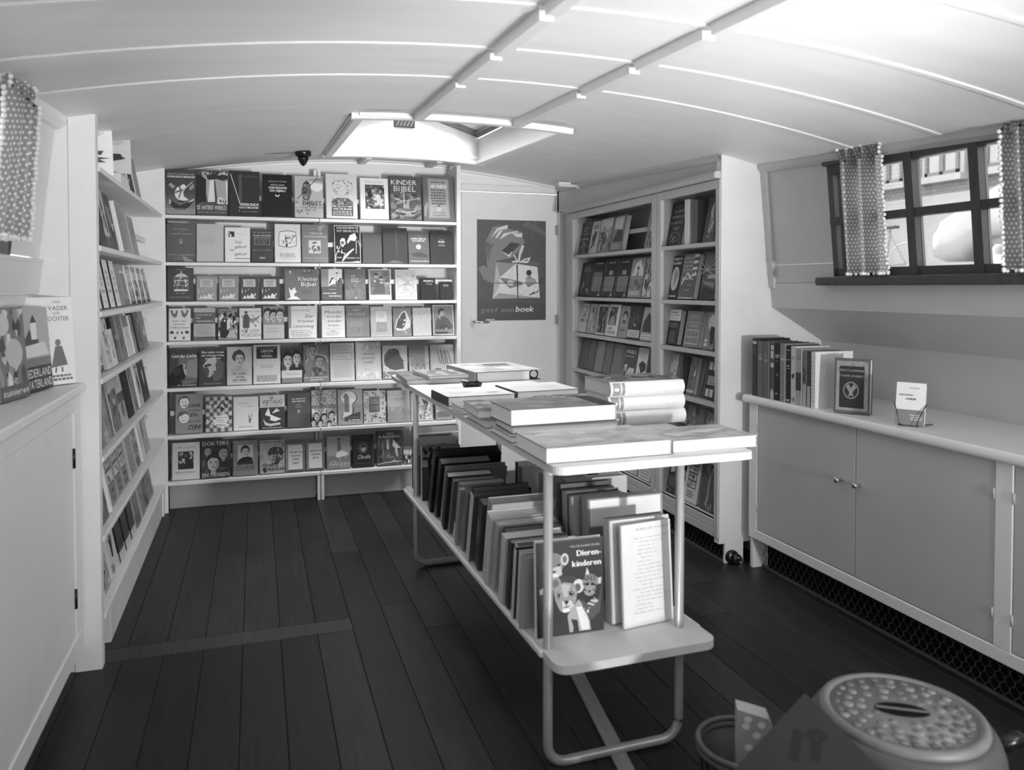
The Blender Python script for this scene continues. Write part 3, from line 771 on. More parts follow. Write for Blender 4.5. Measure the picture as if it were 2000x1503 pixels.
art += E(*PX_(637, 887), .04, .029, 40) + PP(150, (620, 910), (655, 905), (660, 930), (632, 935)) + PP(120, (612, 930), (640, 925), (690, 940), (700, 975), (650, 1000), (630, 1010), (612, 985))
for k in range(5): art += PP(222, (620 + k * 16, 935), (626 + k * 16, 935), (624 + k * 16, 985), (618 + k * 16, 985))
art += PP(62, (634, 1076), (685, 1045), (690, 1062), (645, 1078)) + PP(62, (690, 1060), (718, 1030), (716, 1048), (690, 1066))
art += PP(40, (534, 818), (546, 818), (550, 1105), (542, 1105)) + PP(40, (350, 972), (758, 972), (758, 978), (350, 978)) + PP(36, (716, 975), (756, 920), (756, 932), (718, 985))
for pts in (((545, 800), (555, 720), (580, 655), (598, 660), (575, 740), (558, 800)), ((550, 800), (600, 770), (650, 755), (640, 790), (620, 806)), ((540, 800), (510, 740), (520, 738), (550, 795)), ((500, 790), (540, 785), (545, 800), (500, 805))): art += PP(220, *pts)
art += PP(84, (562, 790), (572, 730), (582, 690), (572, 760)) + PP(84, (585, 790), (630, 770), (625, 785))
art += T('geef een', *[PX_(x, 0)[0] for x in (246, 512)], PX_(0, 1218)[1], .048, 142, .18) + T('boek', *[PX_(x, 0)[0] for x in (526, 672)], PX_(0, 1216)[1], .056, 238, .18, .006)
art += L(.12, .27, .0, .018, 1, 215, 3, .012)
for k in range(90):
    a, b_ = rr_.uniform(.02, .98), rr_.uniform(.2, .98); art += R(a, b_, a + .005, b_ + .016, 140)
print_mesh('poster_print', art, lambda a, b_, e: (a * pw_, -.0012 - e, b_ * ph_), M_MIX, po, .00003)

# ------------------------------------------------------------------ curtains
def curtain_mat(name, flip=False):
    m = bpy.data.materials.new(name); m.use_nodes = True
    n = m.node_tree.nodes; l = m.node_tree.links; b = n['Principled BSDF']; b.inputs['Roughness'].default_value = .85
    uv = n.new('ShaderNodeAttribute'); uv.attribute_name = 'cloth'
    sx = n.new('ShaderNodeSeparateXYZ'); l.new(uv.outputs['Vector'], sx.inputs[0])
    def mth(op, a, b_=None):
        k = n.new('ShaderNodeMath'); k.operation = op
        for i, q in enumerate((a, b_)):
            if q is None: continue
            if isinstance(q, (int, float)): k.inputs[i].default_value = q
            else: l.new(q, k.inputs[i])
        return k.outputs[0]
    u = mth('MULTIPLY', sx.outputs[0], 1 / .0135); v = mth('MULTIPLY', sx.outputs[1], 1 / .0135)
    row = mth('FLOOR', v); sh = mth('MULTIPLY', mth('MODULO', row, 2), .5)
    fu = mth('SUBTRACT', mth('FRACT', mth('ADD', u, sh)), .5); fv = mth('SUBTRACT', mth('FRACT', v), .5)
    d = mth('SQRT', mth('ADD', mth('MULTIPLY', fu, fu), mth('MULTIPLY', fv, fv)))
    dot = mth('LESS_THAN', d, .24)
    mx = n.new('ShaderNodeMapRange'); l.new(dot, mx.inputs[0]); mx.inputs[3].default_value = alb(152); mx.inputs[4].default_value = alb(226)
    l.new(mx.outputs[0], b.inputs['Base Color'])
    tr = n.new('ShaderNodeBsdfTranslucent'); l.new(mx.outputs[0], tr.inputs[0]); ms = n.new('ShaderNodeMixShader'); ms.inputs[0].default_value = .38
    l.new(b.outputs[0], ms.inputs[1]); l.new(tr.outputs[0], ms.inputs[2]); l.new(ms.outputs[0], n['Material Output'].inputs[0])
    return m
M_CURT = curtain_mat('dotted_cotton'); M_POM = mat('pompom_wool', 232, .9, .2, .1, 90)
def curtain(hull, sgn, y0, y1, z0, z1, folds, label, seed):
    r = random.Random(seed); root = empty('curtain', (hull(z1) - sgn * .04, (y0 + y1) / 2, z1)); tag(root, label, 'curtain')
    n, k = 90, 16; vs = []; cl = []; fs = []; arc = 0; prev = None
    for i in range(n + 1):
        t = i / n; ph = 2 * math.pi * folds * t
        for j in range(k + 1):
            q = j / k; z = z1 + (z0 - z1) * q
            amp = .026 + .006 * q; y = y0 + (y1 - y0) * t + .006 * math.sin(ph * 2 + 1.3)
            x = hull(z) - sgn * (.036 + amp * math.sin(ph + .25 * math.sin(3 * q + t * 5)) + .006 * q)
            if q < .09: x = hull(z) - sgn * (.034 + (.012 + q * .1) * math.sin(ph * 2.0 + 1))
            vs.append((x, y, z))
        c = vs[-1]
        if prev: arc += math.dist(prev, c)
        prev = c; cl += [(arc, (z1 - z0) * j / k, 0) for j in range(k + 1)]
    for i in range(n):
        for j in range(k): fs.append((i * (k + 1) + j, (i + 1) * (k + 1) + j, (i + 1) * (k + 1) + j + 1, i * (k + 1) + j + 1))
    b = MB().add(vs, fs); o = put(b, 'cloth', M_CURT, root); smooth_by_angle(o, 80)
    at = o.data.attributes.new('cloth', 'FLOAT_VECTOR', 'POINT'); at.data.foreach_set('vector', [c for p in cl for c in p])
    pm = MB()
    def pom(p): pm.ball((p[0] - sgn * .002 + r.uniform(-.002, .002), p[1] + r.uniform(-.002, .002), p[2]), .0062, 5, 230)
    for j in range(0, 31):
        for i in (0, n): 
            q = j / 30; jj = min(k, int(q * k)); p = vs[i * (k + 1) + jj]; pom((p[0], p[1], z1 + (z0 - z1) * q))
    for i in range(0, n + 1, 3): p = vs[i * (k + 1) + k]; pom((p[0], p[1], p[2] - .004))
    for i in range(0, n + 1, 6): p = vs[i * (k + 1)]; pom((p[0] - sgn * .004, p[1], p[2] - .008))
    o = put(pm, 'pompom_trim', M_POM, root); o['kind'] = 'stuff'
    put(MB().tube([(hull(z1) - sgn * .03, y0 - .02, z1 - .012), (hull(z1) - sgn * .03, y1 + .02, z1 - .012)], .004, 8, 190), 'curtain_rod', M_STEEL, root)
    return root
curtain(hullR, 1, 2.225, 2.445, 1.272, 1.742, 2.7, 'grey dotted curtain with white bobble trim at the window by the bulkhead', 2)
curtain(hullR, 1, 1.52, 1.757, 1.272, 1.738, 4.2, 'dotted curtain with bobble trim at the right edge of the window', 5)
curtain(hullL, -1, 2.10, 2.33, 1.345, 1.735, 3.2, 'dotted curtain at the left window above the cream cupboard', 8)

# ------------------------------------------------------------------ ceiling fittings
c = onZ(592, 297, ceil_z(.24, 4.25)); c.z = ceil_z(c.x, c.y)
lh = empty('lampholder', c); tag(lh, 'small black bakelite lampholder on the ceiling left of the skylight', 'lamp')
MB().lathe([(.041, .002), (.042, -.004), (.042, -.022), (.036, -.027), (.026, -.030)], 24, 24).build('rose', M_BLACK, lh, True)
MB().lathe([(.028, -.030), (.028, -.045), (.022, -.052), (.018, -.064), (.010, -.072), (.004, -.078)], 20, 24).build('bulb_cap', M_BLACK, lh, True)
MB().tube([(-.04, 0, -.006), (-.12, .02, -.012), (-.24, .05, -.018)], [.006, .004, .003], 8, 110).build('conduit', M_MIX, lh, True)
c = onZ(1125, 354, ceil_z(1.85, 4.5)); c.z = ceil_z(c.x, c.y) - .004
wlamp = empty('wall_lamp', c); tag(wlamp, 'small white porcelain lamp fitting on the ceiling above the bookcase end', 'lamp')
Mx = Matrix.Rotation(R_(90), 4, 'Y')
MB().lathe([(.012, .0), (.019, .004), (.021, .016), (.019, .026), (.010, .030)], 18, 235, Matrix.Translation((0, 0, -.016)) @ Mx).build('socket', mat('white_porcelain', 236, .18, .5, .02, 20), wlamp, True)
MB().tube([(-.11, .02, -.016), (0, 0, -.016)], .009, 10, 210).build('tube_arm', M_TRIM, wlamp, True)
MB().box((-.11, .01, -.012), (-.03, .05, .006), 200).build('base_plate', M_TRIM, wlamp)

# ------------------------------------------------------------------ round drum, leaning board, basket with carton (close, right corner)
DC = Vector((1.19, 1.195, 0))
dm = empty('drum_stool', DC); tag(dm, 'round grey drum stool with embossed lid and centre slot, bottom right corner', 'stool')
MB().lathe([(.165, 0), (.172, .02), (.180, .20), (.182, .30), (.176, .345), (.168, .368), (.160, .380), (.152, .384)], 48, 104).build('drum_body', mat('drum_enamel', 76, .45, .5, .08, 12, .05), dm, True)
MB().lathe([(.149, .380), (.151, .388), (.148, .396), (.140, .399), (.133, .397), (.131, .394)], 48, 128).build('lid_rim', mat('lid_metal', 112, .45, .5, .12, 30, .1), dm, True)
ml = MB().lathe([(.132, .388), (.132, .3945), (.03, .3955)], 48, 140)
ml.build('lid', bpy.data.materials['lid_metal'], dm, True)
mo = MB(); r = random.Random(5)
for ring, cnt, sz in ((.118, 26, .010), (.098, 20, .012), (.075, 15, .012), (.052, 9, .010)):
    for k in range(cnt):
        a = 2 * math.pi * (k + r.random() * .4) / cnt; x, y = ring * math.cos(a), ring * math.sin(a)
        if abs(y * .8 + x * .6) < .016 and ring < .06: continue
        mo.lathe([(sz * r.uniform(.7, 1.2), .3945), (sz * .7, .3965), (sz * .25, .3972)], 7, r.choice((96, 112, 124)), None, (x, y, 0))
o = mo.build('relief', M_MIX, dm, True); o['kind'] = 'stuff'
sa = R_(-32)
Ms = Matrix.Translation((0, 0, 0)) @ Matrix.Rotation(sa, 4, 'Z')
pts = [(.05 * math.cos(R_(t)), .024 * math.sin(R_(t)), .3955) for t in range(0, 360, 20)]
MB().prism([Ms @ Vector(p) for p in pts], (0, 0, .0022), 26).build('slot', M_DARK, dm)
MB().rbox((-.048, -.0035, .3968), (.048, .0035, .3995), .001, 96, Ms).build('slot_bar', M_MIX, dm)
MB().tube([(.17, -.06, .32), (.205, -.075, .345), (.235, -.06, .33), (.22, -.02, .30)], .014, 10, 60).build('side_handle', M_BLACK, dm, True)

bd = empty('sign_board', (0, 0, 0)); tag(bd, 'dark square board with big blurred lettering, set corner-up beside the drum stool', 'sign')
A = onZ(1572, 1352, .50); nn = (Vector((0, 0, H)) - A).normalized()
def onP(u, v):
    r = Vector(ray(u, v)); t = (A - Vector((0, 0, H))).dot(nn) / r.dot(nn); return Vector((0, 0, H)) + r * t
ex = (onP(1700, 1482) - A).normalized(); ey = onP(1492, 1482) - A; ey = (ey - ex * ey.dot(ex)).normalized()
dn = (ex + ey).z; sb = (A.z - .003) / -dn
def bp(a, b_, c_=0): return A + ex * a + ey * b_ + nn * c_
bd.location = bp(sb, sb)
putb = lambda mb, name, m: put(mb, name, m, bd)
putb(MB().quadprism([bp(0, 0), bp(0, sb), bp(sb, sb), bp(sb, 0)], nn * -.012, 34), 'board', M_MIX)
b = MB(); lf = .0004
def bq(u, v): 
    q = onP(u, v) - A; return q.dot(ex), q.dot(ey)
for c_ in (ST(14, .016, bq(1560, 1425), bq(1548, 1485)), ST(14, .014, bq(1578, 1440), bq(1590, 1428), bq(1606, 1434), bq(1610, 1446)), ST(14, .016, bq(1596, 1446), bq(1592, 1486))):
    for vs, fs, g in c_:
        b.add([bp(p[0], p[1], lf) for p in vs], [f[::-1] for f in fs], g); lf += .0001
putb(b, 'lettering', M_MIX)

bc = onZ(1452, 1436, .25); bk = empty('wastepaper_basket', (bc.x, bc.y, 0)); tag(bk, 'small wooden-rimmed wastepaper basket on the floor beside the table', 'basket')
MB().lathe([(.076, .0), (.080, .004), (.094, .238), (.092, .238), (.078, .008), (.01, .006)], 28, 70).build('basket_wall', M_WOOD, bk, True)
for zz, rr2 in ((.236, .096), (.222, .095)): MB().tube([(rr2 * math.cos(2 * math.pi * k / 28), rr2 * math.sin(2 * math.pi * k / 28), zz) for k in range(28)], .0062, 8, 96, True).build('rim', mat('basket_rim%d' % int(zz * 1000), 84, .5, .4, .2, 40), bk, True)
for k in range(26):
    a = 2 * math.pi * k / 26; ca, sa_ = math.cos(a), math.sin(a); tx, ty = -sa_ * .006, ca * .006
    MB().quadprism([(.0805 * ca - tx, .0805 * sa_ - ty, .004), (.0805 * ca + tx, .0805 * sa_ + ty, .004), (.095 * ca + tx, .095 * sa_ + ty, .215), (.095 * ca - tx, .095 * sa_ - ty, .215)], (.0025 * ca, .0025 * sa_, 0)).build('splint', M_WOOD, bk)
ct = empty('carton', (bc.x + .022, bc.y - .004, .0095), (0, 0, R_(-28))); tag(ct, 'white-spotted pale paper carton standing up in the wastepaper basket', 'carton')
MB().prism([(-.035, -.022, 0), (.035, -.022, 0), (.037, -.022, .272), (.028, -.022, .290), (-.036, -.022, .304)], (0, .044, 0), 172).build('box', M_MIX, ct)
cm = []
for a, b_ in ((-.018, .27), (.014, .275), (.024, .24), (-.012, .225), (.014, .20), (-.02, .185), (-.014, .285), (.004, .252)): cm += E(a, b_, .0085, .0075, 236, 10)
print_mesh('spots', cm, lambda a, q, e: (a, -.0222 - e, q), M_MIX, ct)

# ------------------------------------------------------------------ brochure stand on the right counter
c = onZ(1775, 832, .755); bh = empty('brochure_stand', (c.x, c.y, .755), (0, 0, R_(-58))); tag(bh, 'white brochures in a thin wire stand on the right counter', 'brochure stand')
Ml = Matrix.Rotation(R_(-12), 4, 'X')
for k in range(3):
    b = MB(); b.box((-.045, .004 * k, .006), (.045, .004 * k + .003, .146 - .004 * k), 228, Ml); b.build('brochure', M_MIX, bh)
cm = R(-.045, .006, .045, .055, 128) + L(0, .04, .02, .042, 3, 215, 1) + L(-.02, .03, .085, .1, 1, 120, 2) + L(-.036, .008, .10, .11, 1, 120, 4) + L(-.01, .035, .125, .132, 1, 170, 6)
print_mesh('brochure_print', cm, lambda a, q, e: Ml @ Vector((a, -e, q)), M_MIX, bh)
for sx_ in (-1, 1):
    MB().tube([Ml @ Vector((sx_ * .05, .0, .078)), Ml @ Vector((sx_ * .036, -.012, .04)), Ml @ Vector((sx_ * .026, -.016, .002)), Vector((sx_ * .03, .03, .002)), Vector((sx_ * .055, .075, .002))], .0016, 6, 80).build('wire', M_BLACK, bh, True)
MB().tube([Vector((-.03, -.012, .003)), Vector((.03, -.012, .003))], .0016, 6, 80).build('wire', M_BLACK, bh, True)

# ------------------------------------------------------------------ outside the window: quay, house front, car, bicycle
quay = MB().box((3.2, -14, 1.0), (30, 40, 1.24), 170).build('ground_quay', mat('quay_stone', 150, .9, .2, .1, 3, .2)); tag(quay, kind='structure')
HX = 18.0
hs = empty('town_house', (HX, 20, 1.24)); tag(hs, 'pale brick town house with white-framed windows across the quay', 'building')
def bwall_mat():
    m = bpy.data.materials.new('pale_brick'); m.use_nodes = True; n = m.node_tree.nodes; l = m.node_tree.links; b = n['Principled BSDF']; b.inputs['Roughness'].default_value = .9
    tc = n.new('ShaderNodeTexCoord'); mp = n.new('ShaderNodeMapping'); mp.inputs['Rotation'].default_value = (R_(90), 0, R_(90))
    br = n.new('ShaderNodeTexBrick'); br.inputs['Scale'].default_value = 2.4; br.inputs['Mortar Size'].default_value = .025
    br.inputs['Color1'].default_value = (.15,) * 3 + (1,); br.inputs['Color2'].default_value = (.19,) * 3 + (1,); br.inputs['Mortar'].default_value = (.11,) * 3 + (1,)
    sp_ = n.new('ShaderNodeSeparateXYZ'); cb = n.new('ShaderNodeCombineXYZ'); l.new(tc.outputs['Object'], sp_.inputs[0]); l.new(sp_.outputs[1], cb.inputs[0]); l.new(sp_.outputs[2], cb.inputs[1])
    l.new(cb.outputs[0], br.inputs['Vector']); l.new(br.outputs['Color'], b.inputs['Base Color']); return m
M_BRICK = bwall_mat(); M_STUC = mat('stucco', 148, .9, .2, .04, 2); M_PANE = mat('house_pane', 112, .12, .6, .15, 2)
wins = []
ctr = []
for (ua, ub) in ((1716, 1769), (1814, 1880)):
    a, b_ = onX(ua, 340, HX), onX(ub, 340, HX); wins.append((b_.y, a.y))
zwb, zwt = 4.28, 6.0
pitch = (wins[0][0] + wins[0][1]) / 2 - (wins[1][0] + wins[1][1]) / 2
for k in (1, 2, 3): wins.append((wins[1][0] - pitch * k, wins[1][1] - pitch * k))
for k in (1, 2): wins.append((wins[0][0] + pitch * k, wins[0][1] + pitch * k))
put(MB().box((HX, 4, 3.75), (HX + .3, 32, 11)), 'brick_wall', M_BRICK, hs)
put(MB().box((HX - .05, 4, 1.24), (HX + .3, 32, 3.45)), 'ground_storey', M_STUC, hs)
put(MB().box((HX - .22, 4, 3.45), (HX + .3, 32, 3.56), 230).box((HX - .12, 4, 3.56), (HX + .3, 32, 3.76), 214), 'cornice', M_STUC, hs)
for y0, y1 in wins:
    f = put(MB().box((HX - .1, y0 - .13, zwb - .02), (HX, y1 + .13, zwt + .16), 226), 'window_surround', M_STUC, hs)
    W = MB()
    W.box((HX - .15, y0, zwb), (HX - .1, y0 + .09, zwt)).box((HX - .15, y1 - .09, zwb), (HX - .1, y1, zwt)).box((HX - .15, y0, zwb), (HX - .1, y1, zwb + .1)).box((HX - .15, y0, zwt - .09), (HX - .1, y1, zwt))
    W.box((HX - .15, (y0 + y1) / 2 - .06, zwb), (HX - .1, (y0 + y1) / 2 + .06, zwt)).box((HX - .14, y0, zwb + 1.05), (HX - .1, y1, zwb + 1.11))
    o = W.build('window_frame', mat('house_frame', 96, .6, .4, .05, 5)); o.parent = f
    o = MB().box((HX - .108, y0 + .05, zwb + .05), (HX - .101, y1 - .05, zwt - .05)).build('pane', M_PANE); o.parent = f
    for s_ in (-1, 1):
        yc = (y0 + y1) / 2 + s_ * .27; o = MB().box((HX - .112, yc - .16, zwb + .1), (HX - .1085, yc + .16, zwt - .1), 236).build('net_curtain', M_STUC); o.parent = f
    put(MB().box((HX - .3, y0 - .2, zwb - .2), (HX, y1 + .2, zwb - .02), 232), 'window_sill', M_STUC, hs)
for y0, y1 in ((9.6, 11.4), (12.6, 14.6), (6.2, 8.0)):
    f = put(MB().box((HX - .12, y0, 1.24), (HX - .05, y1, 3.2), 205), 'shop_front', M_STUC, hs)
    o = MB().box((HX - .15, y0 + .15, 1.7), (HX - .12, y1 - .15, 2.95), 120).build('pane', M_PANE); o.parent = f

car = empty('car', (8.35, 5.55, 1.24)); tag(car, 'pale rounded car parked on the quay outside the right-hand window', 'car')
M_CAR = mat('car_paint', 140, .25, .5, .02, 4, coat=.5); M_TYRE = mat('tyre_rubber', 60, .9, .2, .1, 30)
def loft(name, m, prof, n=14, par=car):
    """prof: (y, z_bottom, z_top, half width): super-ellipse sections along y"""
    vs = []; fs = []
    for y, zb_, zt, hw in prof:
        for k in range(n):
            t = 2 * math.pi * k / n; cx, sx_ = math.cos(t), math.sin(t)
            vs.append((hw * math.copysign(abs(cx) ** .6, cx), y, (zb_ + zt) / 2 + (zt - zb_) / 2 * math.copysign(abs(sx_) ** .6, sx_)))
    for i in range(len(prof) - 1):
        for k in range(n): fs.append((i * n + k, i * n + (k + 1) % n, (i + 1) * n + (k + 1) % n, (i + 1) * n + k))
    fs += [tuple(range(n - 1, -1, -1)), tuple((len(prof) - 1) * n + k for k in range(n))]
    o = MB().add(vs, fs).build(name, m, par, True); return o
loft('body', M_CAR, [(1.66, .42, .66, .36), (1.60, .32, .86, .54), (1.42, .28, 1.02, .66), (1.1, .26, 1.14, .76), (.75, .25, 1.26, .80), (.35, .25, 1.46, .82), (-.2, .25, 1.66, .82), (-.9, .25, 1.66, .80), (-1.6, .26, 1.3, .68), (-2.1, .3, .95, .6), (-2.35, .4, .7, .4)])
for sx_ in (-1, 1):
    vs = []
    pf = [(1.70, .42, .52, .05), (1.64, .30, .66, .13), (1.5, .26, .78, .17), (1.25, .26, .90, .19), (.95, .50, .96, .19), (.65, .52, .90, .18), (.4, .30, .78, .14), (.2, .26, .5, .07)]
    f = loft('fender', M_CAR, pf); f.location = (sx_ * .70, 0, 0)
    l_ = MB().lathe([(.0, .0), (.075, .01), (.09, .03), (.07, .055), (.001, .07)], 18, 230, Matrix.Translation((sx_ * .66, 1.6, .68)) @ Matrix.Rotation(R_(-70), 4, 'X')).build('headlamp', M_CHROME, car, True)
    for yy in (.82, -1.35):
        wh = MB().lathe([(.18, -.07), (.30, -.075), (.325, -.04), (.325, .04), (.30, .075), (.18, .07)], 28, 40, Matrix.Translation((sx_ * .64, yy, .325)) @ Matrix.Rotation(R_(90), 4, 'Y')).build('wheel', M_TYRE, car, True)
        MB().lathe([(.19, -.08), (.17, -.09), (.02, -.10), (.02, .10), (.17, .09), (.19, .08)], 20, 215, Matrix.Translation((sx_ * .64, yy, .325)) @ Matrix.Rotation(R_(90), 4, 'Y')).build('hubcap', M_CHROME, wh, True)
MB().tube([(-.62, 1.66, .40), (-.3, 1.80, .40), (.3, 1.80, .40), (.62, 1.66, .40)], .045, 10, 190).build('bumper', M_CHROME, car, True)
for y0, z0, y1, z1 in ((.62, 1.34, .22, 1.60),):
    MB().quadprism([(-.52, y0, z0), (.52, y0, z0), (.48, y1, z1), (-.48, y1, z1)], (0, .03, .03), 90).build('windscreen', M_PANE, car)

bi = empty('bicycle', (9.6, 10.25, 1.24), (0, 0, R_(6))); tag(bi, 'bicycle parked on the quay, seen through the lower window pane', 'bicycle')
for yy in (-.52, .52):
    wh = MB().tube([(0, yy + .33 * math.cos(2 * math.pi * k / 28), .34 + .33 * math.sin(2 * math.pi * k / 28)) for k in range(28)], .012, 6, 150, True).build('wheel', M_STEEL, bi, True)
    sp2 = MB()
    for k in range(12): a = math.pi * k / 6; sp2.tube([(0, yy, .34), (0, yy + .32 * math.cos(a), .34 + .32 * math.sin(a))], .002, 4, 190)
    o = sp2.build('spokes', M_STEEL, wh); o['kind'] = 'stuff'
fr = MB()
for p, q in (((-.52, .34), (-.2, .86)), ((-.2, .86), (.36, .82)), ((.40, .90), (.52, .34)), ((-.15, .32), (.38, .72)), ((-.15, .32), (-.23, .9)), ((-.15, .32), (-.52, .34))): fr.tube([(0, *p), (0, *q)], .014, 8, 120)
fr.build('frame', M_MIX, bi)
MB().tube([(-.26, .30, 1.02), (0, .42, 1.02), (.26, .30, 1.02)], .012, 8, 160).build('handlebar', M_CHROME, bi, True)
MB().rbox((-.07, -.36, .90), (.07, -.12, .95), .02, 40).build('saddle', M_BLACK, bi)
# ------------------------------------------------------------------ books on the three walls
LEAN = R_(10.5); TL = math.tan(LEAN); CL = math.cos(LEAN); SL = math.sin(LEAN)
rb_ = random.Random(21)
def wall_book(wall, z, u0, u1, vt, g, label, art, t=None, h=None, v=None, lean=None, **k):
    t = t or rb_.uniform(.019, .031)
    v = v or 600
    ln = LEAN if lean is None else R_(lean); tl, cl, sl = math.tan(ln), math.cos(ln), math.sin(ln)
    if wall == 'B':
        y = 4.655 - .124 * tl - t / cl - .0012; a, b = onY(u0, v, y).x, onY(u1, v, y).x; w_ = b - a - .0015
        if h is None: h = (onY((u0 + u1) / 2, vt, y + .035).z - z) / cl
        b = min(b, 1.143); w_ = b - a - .0015; loc, rot = (a, y, z + .0003), (-ln, 0, 0)
    lim = {'B': .225, 'L': .225, 'R': .238}[wall]
    top = {1.607: .30, 1.353: .228, 1.140: .187, .924: .19, .671: .228, .414: .232, .161: .228, 1.42: .222, 1.157: .236, .93: .2, .704: .2, .45: .226, .19: .232}.get(z, .2)
    h = min(h, (top - .004 - t * sl) / cl)
    return book(loc, rot, w_, h, t, g, art, label=label, **k)

G1, G2, G3, G4, G5, G6, G7 = ['books displayed on back wall shelf %s from the top' % s for s in ('first', 'second', 'third', 'fourth', 'fifth', 'sixth', 'seventh')]
def B(row, *a, **k): return wall_book('B', ZB[row], *a, group=(G1, G2, G3, G4, G5, G6, G7)[row], **k)

# ---- back wall, top row
B(0, 323, 384.5, 333, 78, 'dark book with a white-sailed old ship titled KERKGESCHIEDENIS',
  VG(0, 0, 1, .5, 150, 84) + T('BEKNOPT HANDBOEK DER', .09, .95, .885, .03, 205) + T('KERKGESCHIEDENIS', .09, .97, .82, .042, 235, 0, .006) +
  P(60, (.2, .18), (.38, .1), (.62, .1), (.8, .17), (.92, .3), (.7, .22), (.45, .22), (.25, .32)) + E(.52, .21, .3, .09, 62) + P(120, (.22, .3), (.5, .2), (.9, .32), (.6, .26), (.4, .27)) +
  P(228, (.32, .5), (.4, .6), (.62, .68), (.7, .62), (.6, .5), (.62, .4), (.78, .32), (.6, .3), (.42, .33), (.34, .4)) + P(110, (.32, .5), (.6, .57), (.6, .53), (.34, .46)) + P(110, (.5, .64), (.55, .5), (.47, .35), (.43, .35), (.5, .5), (.45, .62)) +
  ST(200, .02, (.62, .56), (.9, .74)) + P(150, (.78, .6), (.93, .7), (.95, .6), (.82, .54)) + P(160, (.12, .65), (.2, .7), (.35, .62), (.26, .56)) + ST(225, .025, (.15, .32), (.2, .26), (.14, .24)) + ST(225, .025, (.8, .28), (.95, .34)) + L(0, 1, 0, .14, 7, 175, 3, .006), t=.03)
B(0, 386, 447, 335, 84, 'book with Greek temple columns titled DE ANTIEKE WERELD',
  P(168, (.15, .97), (1, .97), (1, .3), (.35, .3)) + P(60, (.3, .9), (.7, .94), (1, .9), (1, .82), (.85, .78), (.62, .82), (.5, .78), (.35, .8)) +
  P(222, (.42, .79), (.55, .8), (.6, .3), (.36, .29)) + P(78, (.55, .8), (.6, .76), (.67, .3), (.59, .3)) + P(222, (.93, .76), (1, .76), (1, .25), (.97, .25)) + R(.08, .25, .11, .58, 190) + R(.15, .25, .18, .56, 190) + P(50, (.0, .24), (.3, .3), (.3, .8), (.1, .9), (0, .9)) +
  P(200, (.66, .26), (.66, .36), (.8, .42), (.95, .34), (.97, .24)) + M(.66, .25, .96, .4, [90, 60, 225], 12, .04, 2) + M(.1, .9, 1, .98, [210, 60], 18, .05, 4) + T('DE ANTIEKE WERELD', .01, .95, .12, .095, 235) + T('EN HET NIEUWE TESTAMENT', .02, .95, .035, .05, 150), t=.028)
B(0, 448.5, 509.5, 336, 56, 'dark book with one slanting white line titled VERBONDS GESCHIEDENIS',
  R(.33, .28, .42, .93, 88) + ST(230, .018, (.06, .93), (.36, .27)) + T('S. G. DE GRAAF', .48, .94, .87, .035, 120) + T('VERBONDS', .34, .96, .225, .06, 235, 0, .006) + T('GESCHIEDENIS', .32, .96, .165, .042, 225, 0, .006) + R(.33, .09, .35, .125, 190) + T('OUDE TESTAMENT', .44, .95, .085, .026, 170) + R(.8, .02, .803, .98, 84), t=.03)
B(0, 514.5, 573, 343, 38, 'black book with small centred lettering CONCORDANTIE DES BIJBELS',
  T('ABRAHAM TROMMIUS', .2, .82, .82, .03, 190) + T('NEDERLANDSE', .27, .74, .735, .034, 215) + T('CONCORDANTIE', .2, .82, .66, .05, 235, 0, .006) + T('DES BIJBELS', .25, .78, .59, .05, 235, 0, .006) + E(.5, .505, .075, .035, 225) + E(.5, .525, .05, .03, 38), t=.034)
B(0, 577, 633.5, 346, 188, 'pale book with a drawn shepherd holding a staff, word BIJBEL',
  P(236, (.5, .85), (1, .82), (1, .7), (.8, .62), (.5, .7)) + P(150, (.22, .88), (1, .98), (1, .87), (.6, .9)) + P(110, (.3, .82), (.42, .9), (.55, .82), (.6, .6), (.5, .4), (.3, .42), (.24, .6)) + E(.44, .82, .09, .04, 70) + P(80, (.3, .6), (.46, .66), (.42, .44), (.3, .46)) + ST(60, .02, (.1, .44), (.82, .97)) + M(.05, .05, .95, .4, [150, 120, 205], 30, .06, 9) + M(.28, .45, .58, .8, [70, 150, 190], 16, .05, 8) + T('BIJBEL', .28, .98, .29, .11, 58) + T('VOOR DE JEUGD', .18, .98, .22, .035, 70) + T('EN VOOR', .35, .75, .16, .03, 70), t=.034)
B(0, 638.5, 700, 342, 214, 'white book with a drawn round emblem titled GROOT VERTELBOEK',
  E(.53, .7, .34, .2, 196, 24) + E(.53, .7, .31, .18, 216, 24) + E(.5, .74, .17, .11, 200, 20) + E(.5, .74, .15, .1, 220, 20) + M(.2, .53, .86, .86, [150, 120, 170, 216], 48, .035, 12) + P(120, (.18, .05), (.86, .05), (.86, .38), (.7, .46), (.34, .46), (.18, .38)) + M(.2, .28, .84, .44, [180, 80, 200], 30, .04, 3) + R(.18, .05, .86, .29, 70) + T('GROOT', .35, .68, .245, .033, 225, 0, .006) + R(.2, .25, .32, .28, 214) + R(.7, .25, .83, .28, 214) + T('VERTELBOEK', .21, .83, .185, .045, 230, 0, .008) + L(.2, .84, .06, .17, 3, 200, 2, .022, .05), t=.036)
B(0, 705.5, 761, 350, 232, 'white book with a dark engraved scene in a frame on top shelf',
  T('BIJBELBOEK', .18, .84, .88, .05, 190) + R(.18, .25, .86, .84, 84) + M(.19, .26, .85, .83, [60, 130, 175, 95, 215], 60, .09, 31, .7) + P(205, (.5, .36), (.55, .58), (.7, .6), (.8, .4), (.7, .3)) + M(.45, .3, .82, .62, [225, 160, 215, 110], 24, .06, 5) + P(52, (.25, .62), (.4, .74), (.42, .55), (.3, .5)) + T('ANNE DE VRIES', .2, .84, .18, .03, 205) + L(.2, .85, .05, .14, 2, 210, 4, .01), t=.034)
